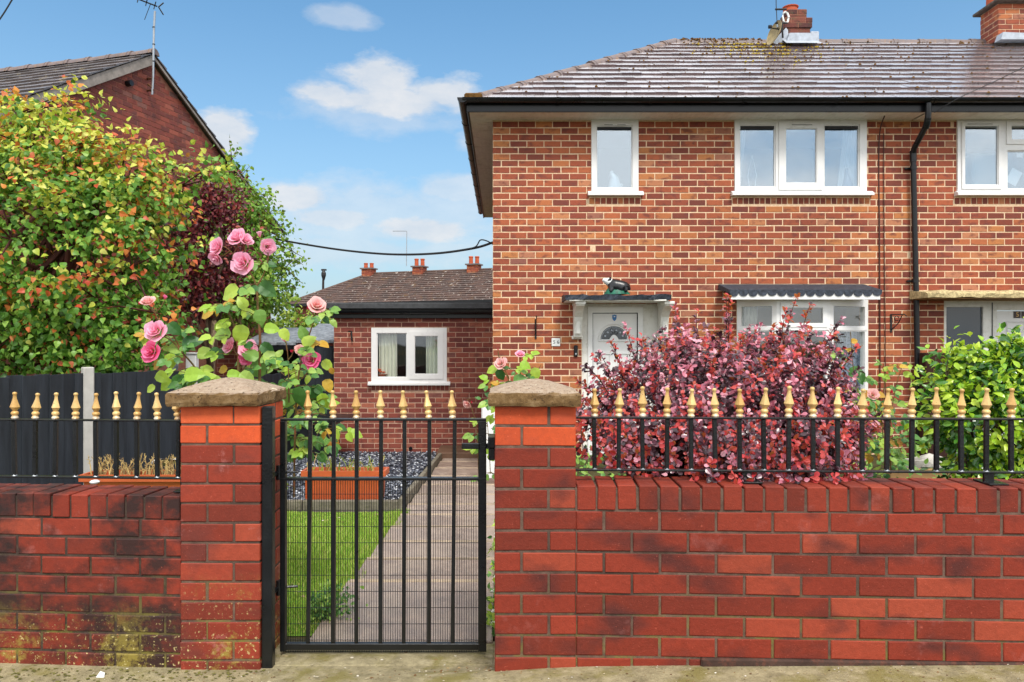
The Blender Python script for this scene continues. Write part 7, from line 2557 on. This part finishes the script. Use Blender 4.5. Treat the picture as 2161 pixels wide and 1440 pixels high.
D0 = 3.95
F_ = (0, -1, .25)
rose_bush('tall rose bush with many pink double roses behind the left gate pillar', (-1.35, D0, -.12),
          [([(552, 1000, D0), (548, 800, D0), (549, 720, D0), (544, 650, D0), (541, 605, D0), (528, 575, D0), (514, 556, D0)], .0085, .32),
           ([(541, 605, D0), (556, 580, D0), (566, 545, D0), (562, 520, D0)], .005, .25),
           ([(528, 575, D0), (500, 545, D0), (480, 525, D0), (468, 520, D0)], .004, .0),
           ([(528, 575, D0), (520, 540, D0), (512, 510, D0), (500, 500, D0)], .004, .0),
           ([(505, 1000, D0), (503, 800, D0), (502, 735, D0), (494, 690, D0), (478, 650, D0), (470, 640, D0)], .0075, .7),
           ([(470, 900, D0 + .1), (420, 790, D0), (385, 745, D0), (362, 720, D0), (340, 712, D0), (330, 745, D0)], .006, .8),
           ([(385, 745, D0), (360, 700, D0), (333, 672, D0), (322, 640, D0)], .004, .5),
           ([(620, 1050, D0), (625, 850, D0), (636, 760, D0), (655, 700, D0), (664, 670, D0), (667, 652, D0)], .006, .35),
           ([(636, 800, D0), (650, 785, D0), (658, 765, D0)], .004, .3), ([(610, 850, D0), (608, 760, D0), (604, 722, D0)], .004, .3)],
          [(458, 522, 44, 'pink', (-.5, -1, .3)), (500, 502, 46, 'pink', (-.2, -1, .5)), (520, 507, 34, 'pink', (.6, -.6, .5)), (548, 497, 30, 'pink', (0, -.4, 1), D0, .4), (565, 521, 38, 'pink', (.5, -.7, -.2)),
           (513, 555, 54, 'pink', (-.1, -1, .05), D0 - .06), (456, 545, 36, 'pink', (-.3, -.6, -.6)), (312, 637, 36, 'pale', (0, -.6, .9)), (299, 641, 22, 'red', (-.8, -.6, .2), D0, .4), (348, 630, 25, 'deep', (.4, -.6, .8), D0, .4),
           (329, 699, 52, 'pink', (-.1, -.9, .35), D0 - .05), (319, 742, 48, 'deep', (-.1, -1, .1), D0 - .08), (484, 731, 40, 'pink', (-.6, -.8, .3)), (524, 737, 46, 'pink', (.1, -1, .4)), (518, 757, 34, 'deep', (0, -.8, -.2)),
           (669, 645, 44, 'pale', (.3, -.8, .5)), (655, 650, 24, 'red', (-.6, -.8, -.1), D0, .4), (601, 719, 26, 'pink', (-.3, -.5, .8), D0, .4), (632, 738, 26, 'pale', (.3, -.8, .3)), (618, 740, 16, 'red', (-.3, -.8, -.2), D0, .4), (657, 760, 42, 'deep', (0, -1, .2), D0 - .05)],
          [(485, 617, 50, 1, 200), (561, 609, 46, 0, -30), (512, 640, 32, 1, 120), (520, 660, 30, 1, 20), (437, 659, 42, 2, 200), (457, 655, 28, 2, 240), (549, 668, 36, 0, -85), (468, 690, 40, 1, 60), (571, 693, 34, 1, 0), (600, 705, 30, 1, -50),
           (470, 705, 40, 0, 185), (508, 704, 46, 1, -100), (366, 693, 36, 0, -40), (401, 722, 44, 0, 20), (372, 733, 42, 0, 170), (430, 745, 40, 0, 10), (455, 745, 34, 0, -20), (545, 778, 46, 0, 95), (570, 752, 38, 0, 20), (530, 750, 38, 0, 160), (562, 735, 34, 0, -30),
           (632, 838, 52, 0, -90), (664, 832, 48, 0, -80), (612, 838, 44, 0, -110), (692, 812, 32, 2, -60), (682, 845, 36, 1, -70), (352, 812, 34, 1, 215), (340, 795, 34, 1, -30), (378, 806, 40, 0, -80), (405, 790, 44, 1, 10), (432, 798, 40, 1, 30), (450, 806, 42, 0, 160),
           (470, 780, 26, 2, 190), (492, 790, 30, 1, 10), (520, 797, 38, 0, -30), (360, 760, 34, 1, -80), (330, 770, 28, 2, 215), (310, 755, 22, 2, 230), (690, 770, 30, 1, -40), (700, 783, 16, 2, -70), (650, 720, 34, 1, 40), (640, 705, 34, 0, 120), (318, 820, 24, 1, 210)],
          D0, 3, extra=[(650, 900, 42, 62, 34), (620, 850, 50, 40, 18), (560, 800, 70, 26, 14), (410, 800, 60, 22, 10), (640, 780, 45, 28, 10)], sizes=(.036, .066))
rose_bush('small rose bush with two pale pink roses behind the right gate pillar', (.1, 4.4, -.05),
          [([(1110, 900, 4.4), (1100, 820, 4.4), (1098, 770, 4.4), (1097, 752, 4.4)], .005, .9), ([(1080, 900, 4.4), (1075, 810, 4.4), (1060, 780, 4.4)], .005, .9), ([(1075, 800, 4.4), (1056, 760, 4.4), (1051, 742, 4.4)], .003, .2), ([(1125, 880, 4.4), (1130, 800, 4.4), (1142, 770, 4.4)], .004, .7)],
          [(1057, 767, 30, 'pale', (-.2, -.9, .4)), (1098, 748, 24, 'pink', (.1, -.6, .8)), (1051, 739, 10, 'red', (0, -.3, 1), 4.4, .4)],
          [(1040, 780, 26, 1, 200), (1056, 790, 28, 0, -60), (1108, 770, 26, 1, -20), (1130, 788, 30, 1, -80), (1095, 800, 30, 0, 20), (1040, 812, 26, 2, 190), (1058, 818, 30, 1, 200), (1075, 815, 28, 0, -80)],
          4.4, 11, extra=[(1090, 840, 50, 50, 16), (1030, 960, 12, 60, 5)], sizes=(.035, .06))
rose_bush('leafy rose bush with one blush bloom between barberry and drainpipe', (3.0, 6.0, -.08),
          [([(1880, 1000, 6), (1878, 900, 6), (1890, 820, 6), (1905, 770, 6)], .006, .5), ([(1820, 1000, 5.8), (1815, 860, 5.8), (1800, 770, 5.8), (1795, 700, 5.8)], .005, .6), ([(1870, 980, 6), (1860, 870, 6), (1868, 800, 6), (1862, 775, 6)], .005, .6)],
          [(1843, 833, 28, 'pale', (-.2, -.9, .4), 5.6), (1880, 828, 14, 'red', (0, -.8, .4), 5.8, .4)],
          [(1805, 785, 34, 0, 40), (1820, 795, 30, 0, -60), (1795, 740, 18, 2, 150), (1803, 720, 18, 2, 20), (1868, 798, 24, 1, -40), (1915, 790, 20, 1, 20)],
          6.0, 19, extra=[(1850, 900, 50, 70, 30), (1880, 960, 40, 40, 18), (1835, 830, 30, 25, 8), (1805, 800, 18, 30, 6)], sizes=(.05, .08))
# a few spent orange blooms on a thin stem by the gate latch
rose_bush('thin rose stem with faded orange blooms near the gate latch', (-.2, 5.0, -.18),
          [([(1010, 1000, 5), (1005, 900, 5), (990, 850, 5), (985, 845, 5)], .003, .12), ([(1035, 1000, 5), (1030, 910, 5), (1026, 880, 5)], .003, .5)],
          [(986, 853, 22, 'pale', (-.5, -.6, -.5)), (994, 850, 12, 'red', (.4, -.7, .3), 5, .4), (1028, 884, 14, 'red', (0, -.6, .6), 5, .4)],
          [(1030, 950, 24, 1, 200), (1036, 965, 20, 1, -40)], 5.0, 29, extra=[(1032, 920, 8, 30, 4)], sizes=(.03, .05))

# ---- white alyssum and seedlings along the right side of the path
al = bpy.data.objects.new('edging_flowers', None); link(al, None, (-.02, 4.2, -.1)); tag(al, 'low white flowering plants along the right edge of the path', 'flowers')
g = np.random.default_rng(31)
n = 900
cl_y = g.choice([3.62, 3.8, 4.0, 4.3, 4.75, 5.3, 6.2, 7.2], n) + g.normal(size=n) * .09
P = np.stack([-.005 + g.normal(size=n) * .03, cl_y, np.array([garden(-.05, a) for a in cl_y]) + .02 + np.abs(g.normal(size=n)) * .05], 1)
leaves(al, 'oval', P, g.normal(size=(n, 3)) + np.array([0, -.3, .5]), g.normal(size=(n, 3)) * .5 + np.array([0, -.4, 1]), g.uniform(.025, .05, n), (g.uniform(0, 1, n) > .6).astype(int), [rl[0], rb_[0]], [rl[1], rb_[1]], 150)
wp_ = plain('white_petal', C(236, 238, 224, .9), .6, .3, var=.06, bump=0)
m = MB(); m.lathe([(0, -.4), (.6, -.2), (1, .2), (.7, .7), (0, .9)], n=7)
wme = m.mesh('blossom', wp_)
for k in range(90):
    y = random.choice([3.62, 3.8, 4.0, 4.3, 4.75, 5.3, 6.2]) + random.gauss(0, .08)
    place('blossom', wme, al, (-.012 + random.gauss(0, .022), y, garden(-.05, y) + random.uniform(.05, .13)), (random.gauss(0, .4), random.gauss(0, .4), random.uniform(0, 6)), random.uniform(.006, .013))
# weeds in the lawn corner below the hinge
n = 700
P = np.stack([-.98 + np.abs(g.normal(size=n)) * .09 - .0, 3.72 + np.abs(g.normal(size=n)) * .16, g.uniform(-.09, .02, n)], 1)
wd = bpy.data.objects.new('ground_weeds', None); link(wd, None, (-.95, 3.8, -.1)); tag(wd, 'small green weeds in the lawn corner just behind the gate hinge', 'weeds')
leaves(wd, 'oval', P, g.normal(size=(n, 3)) + np.array([0, -.3, .4]), g.normal(size=(n, 3)) * .5 + np.array([0, -.4, 1]), g.uniform(.015, .035, n), np.zeros(n, int), [rl[0]], [rl[1]], 60)
# low ground plants in the right-hand bed
n = 1500
xx = g.uniform(.5, 5.0, n); yy = g.uniform(4.8, 9.3, n)
P = np.stack([xx, yy, np.array([garden(a, b) for a, b in zip(xx, yy)]) + np.abs(g.normal(size=n)) * .09], 1)
gc = bpy.data.objects.new('ground_cover', None); link(gc, None, (2.5, 7, -.1)); tag(gc, 'low leafy ground cover in the bed below the bay window', 'plants')
leaves(gc, 'oval', P, g.normal(size=(n, 3)) + np.array([0, -.2, .5]), g.normal(size=(n, 3)) * .5 + np.array([0, -.3, 1]), g.uniform(.05, .1, n), np.zeros(n, int), [rl[0]], [rl[1]], 80)

# ---- moss lumps on the main roof, lichen near the stepped chimney
def lumps(name, parent, pts, mat, r0, r1):
    m = MB()
    for p in pts:
        r = random.uniform(r0, r1); N = 6
        V = [p + Vector((math.cos(6.283 * k / N) * r * random.uniform(.7, 1.3), math.sin(6.283 * k / N) * r * random.uniform(.5, 1), -.004)) for k in range(N)] + [p + Vector((math.cos(6.283 * k / N) * r * .6, math.sin(6.283 * k / N) * r * .5, r * random.uniform(.5, .9))) for k in range(N)] + [p + Vector((0, 0, r))]
        m.add(V, [(k, (k + 1) % N, N + (k + 1) % N, N + k) for k in range(N)] + [(N + k, N + (k + 1) % N, 2 * N) for k in range(N)])
    o = m.build(name, mat, parent, smooth=True, fix=False); o['kind'] = 'stuff'


def on_roof(u, v, n_=.03): return TF @ Vector((u, v, n_))
mo56, mo54, li = [], [], []
for k in range(330):
    r_ = random.randrange(NR); v = r_ * GA - .03 + random.uniform(-.02, .05)
    u = random.uniform(hipx(max(v, 0)) + .05, 10.1)
    if random.random() < .35: v = min(VT - .05, VT - abs(random.gauss(0, .25))); 
    if u < hipx(v): continue
    (mo56 if u + EX < XP else mo54).append(on_roof(u, max(v, 0)))
for k in range(260):
    u = random.uniform(hipx(VT) + .1, 4.9); v = VT - abs(random.gauss(0, .035)); mo56.append(on_roof(u, v, random.uniform(.02, .07)))
for k in range(520):
    u = 4.75 + random.gauss(0, .5); v = VT - .1 - abs(random.gauss(0, .75))
    r_ = round(v / GA); v = r_ * GA - .03 + random.uniform(-.03, .06)
    if u > hipx(v): (li if random.random() < .6 else mo56).append(on_roof(u, v, .03))
lumps('moss', roof56, mo56, M['moss'], .008, .024)
lumps('moss', roof54, mo54, M['moss'], .008, .024)
lumps('lichen', roof56, li, M['lichen'], .008, .022)
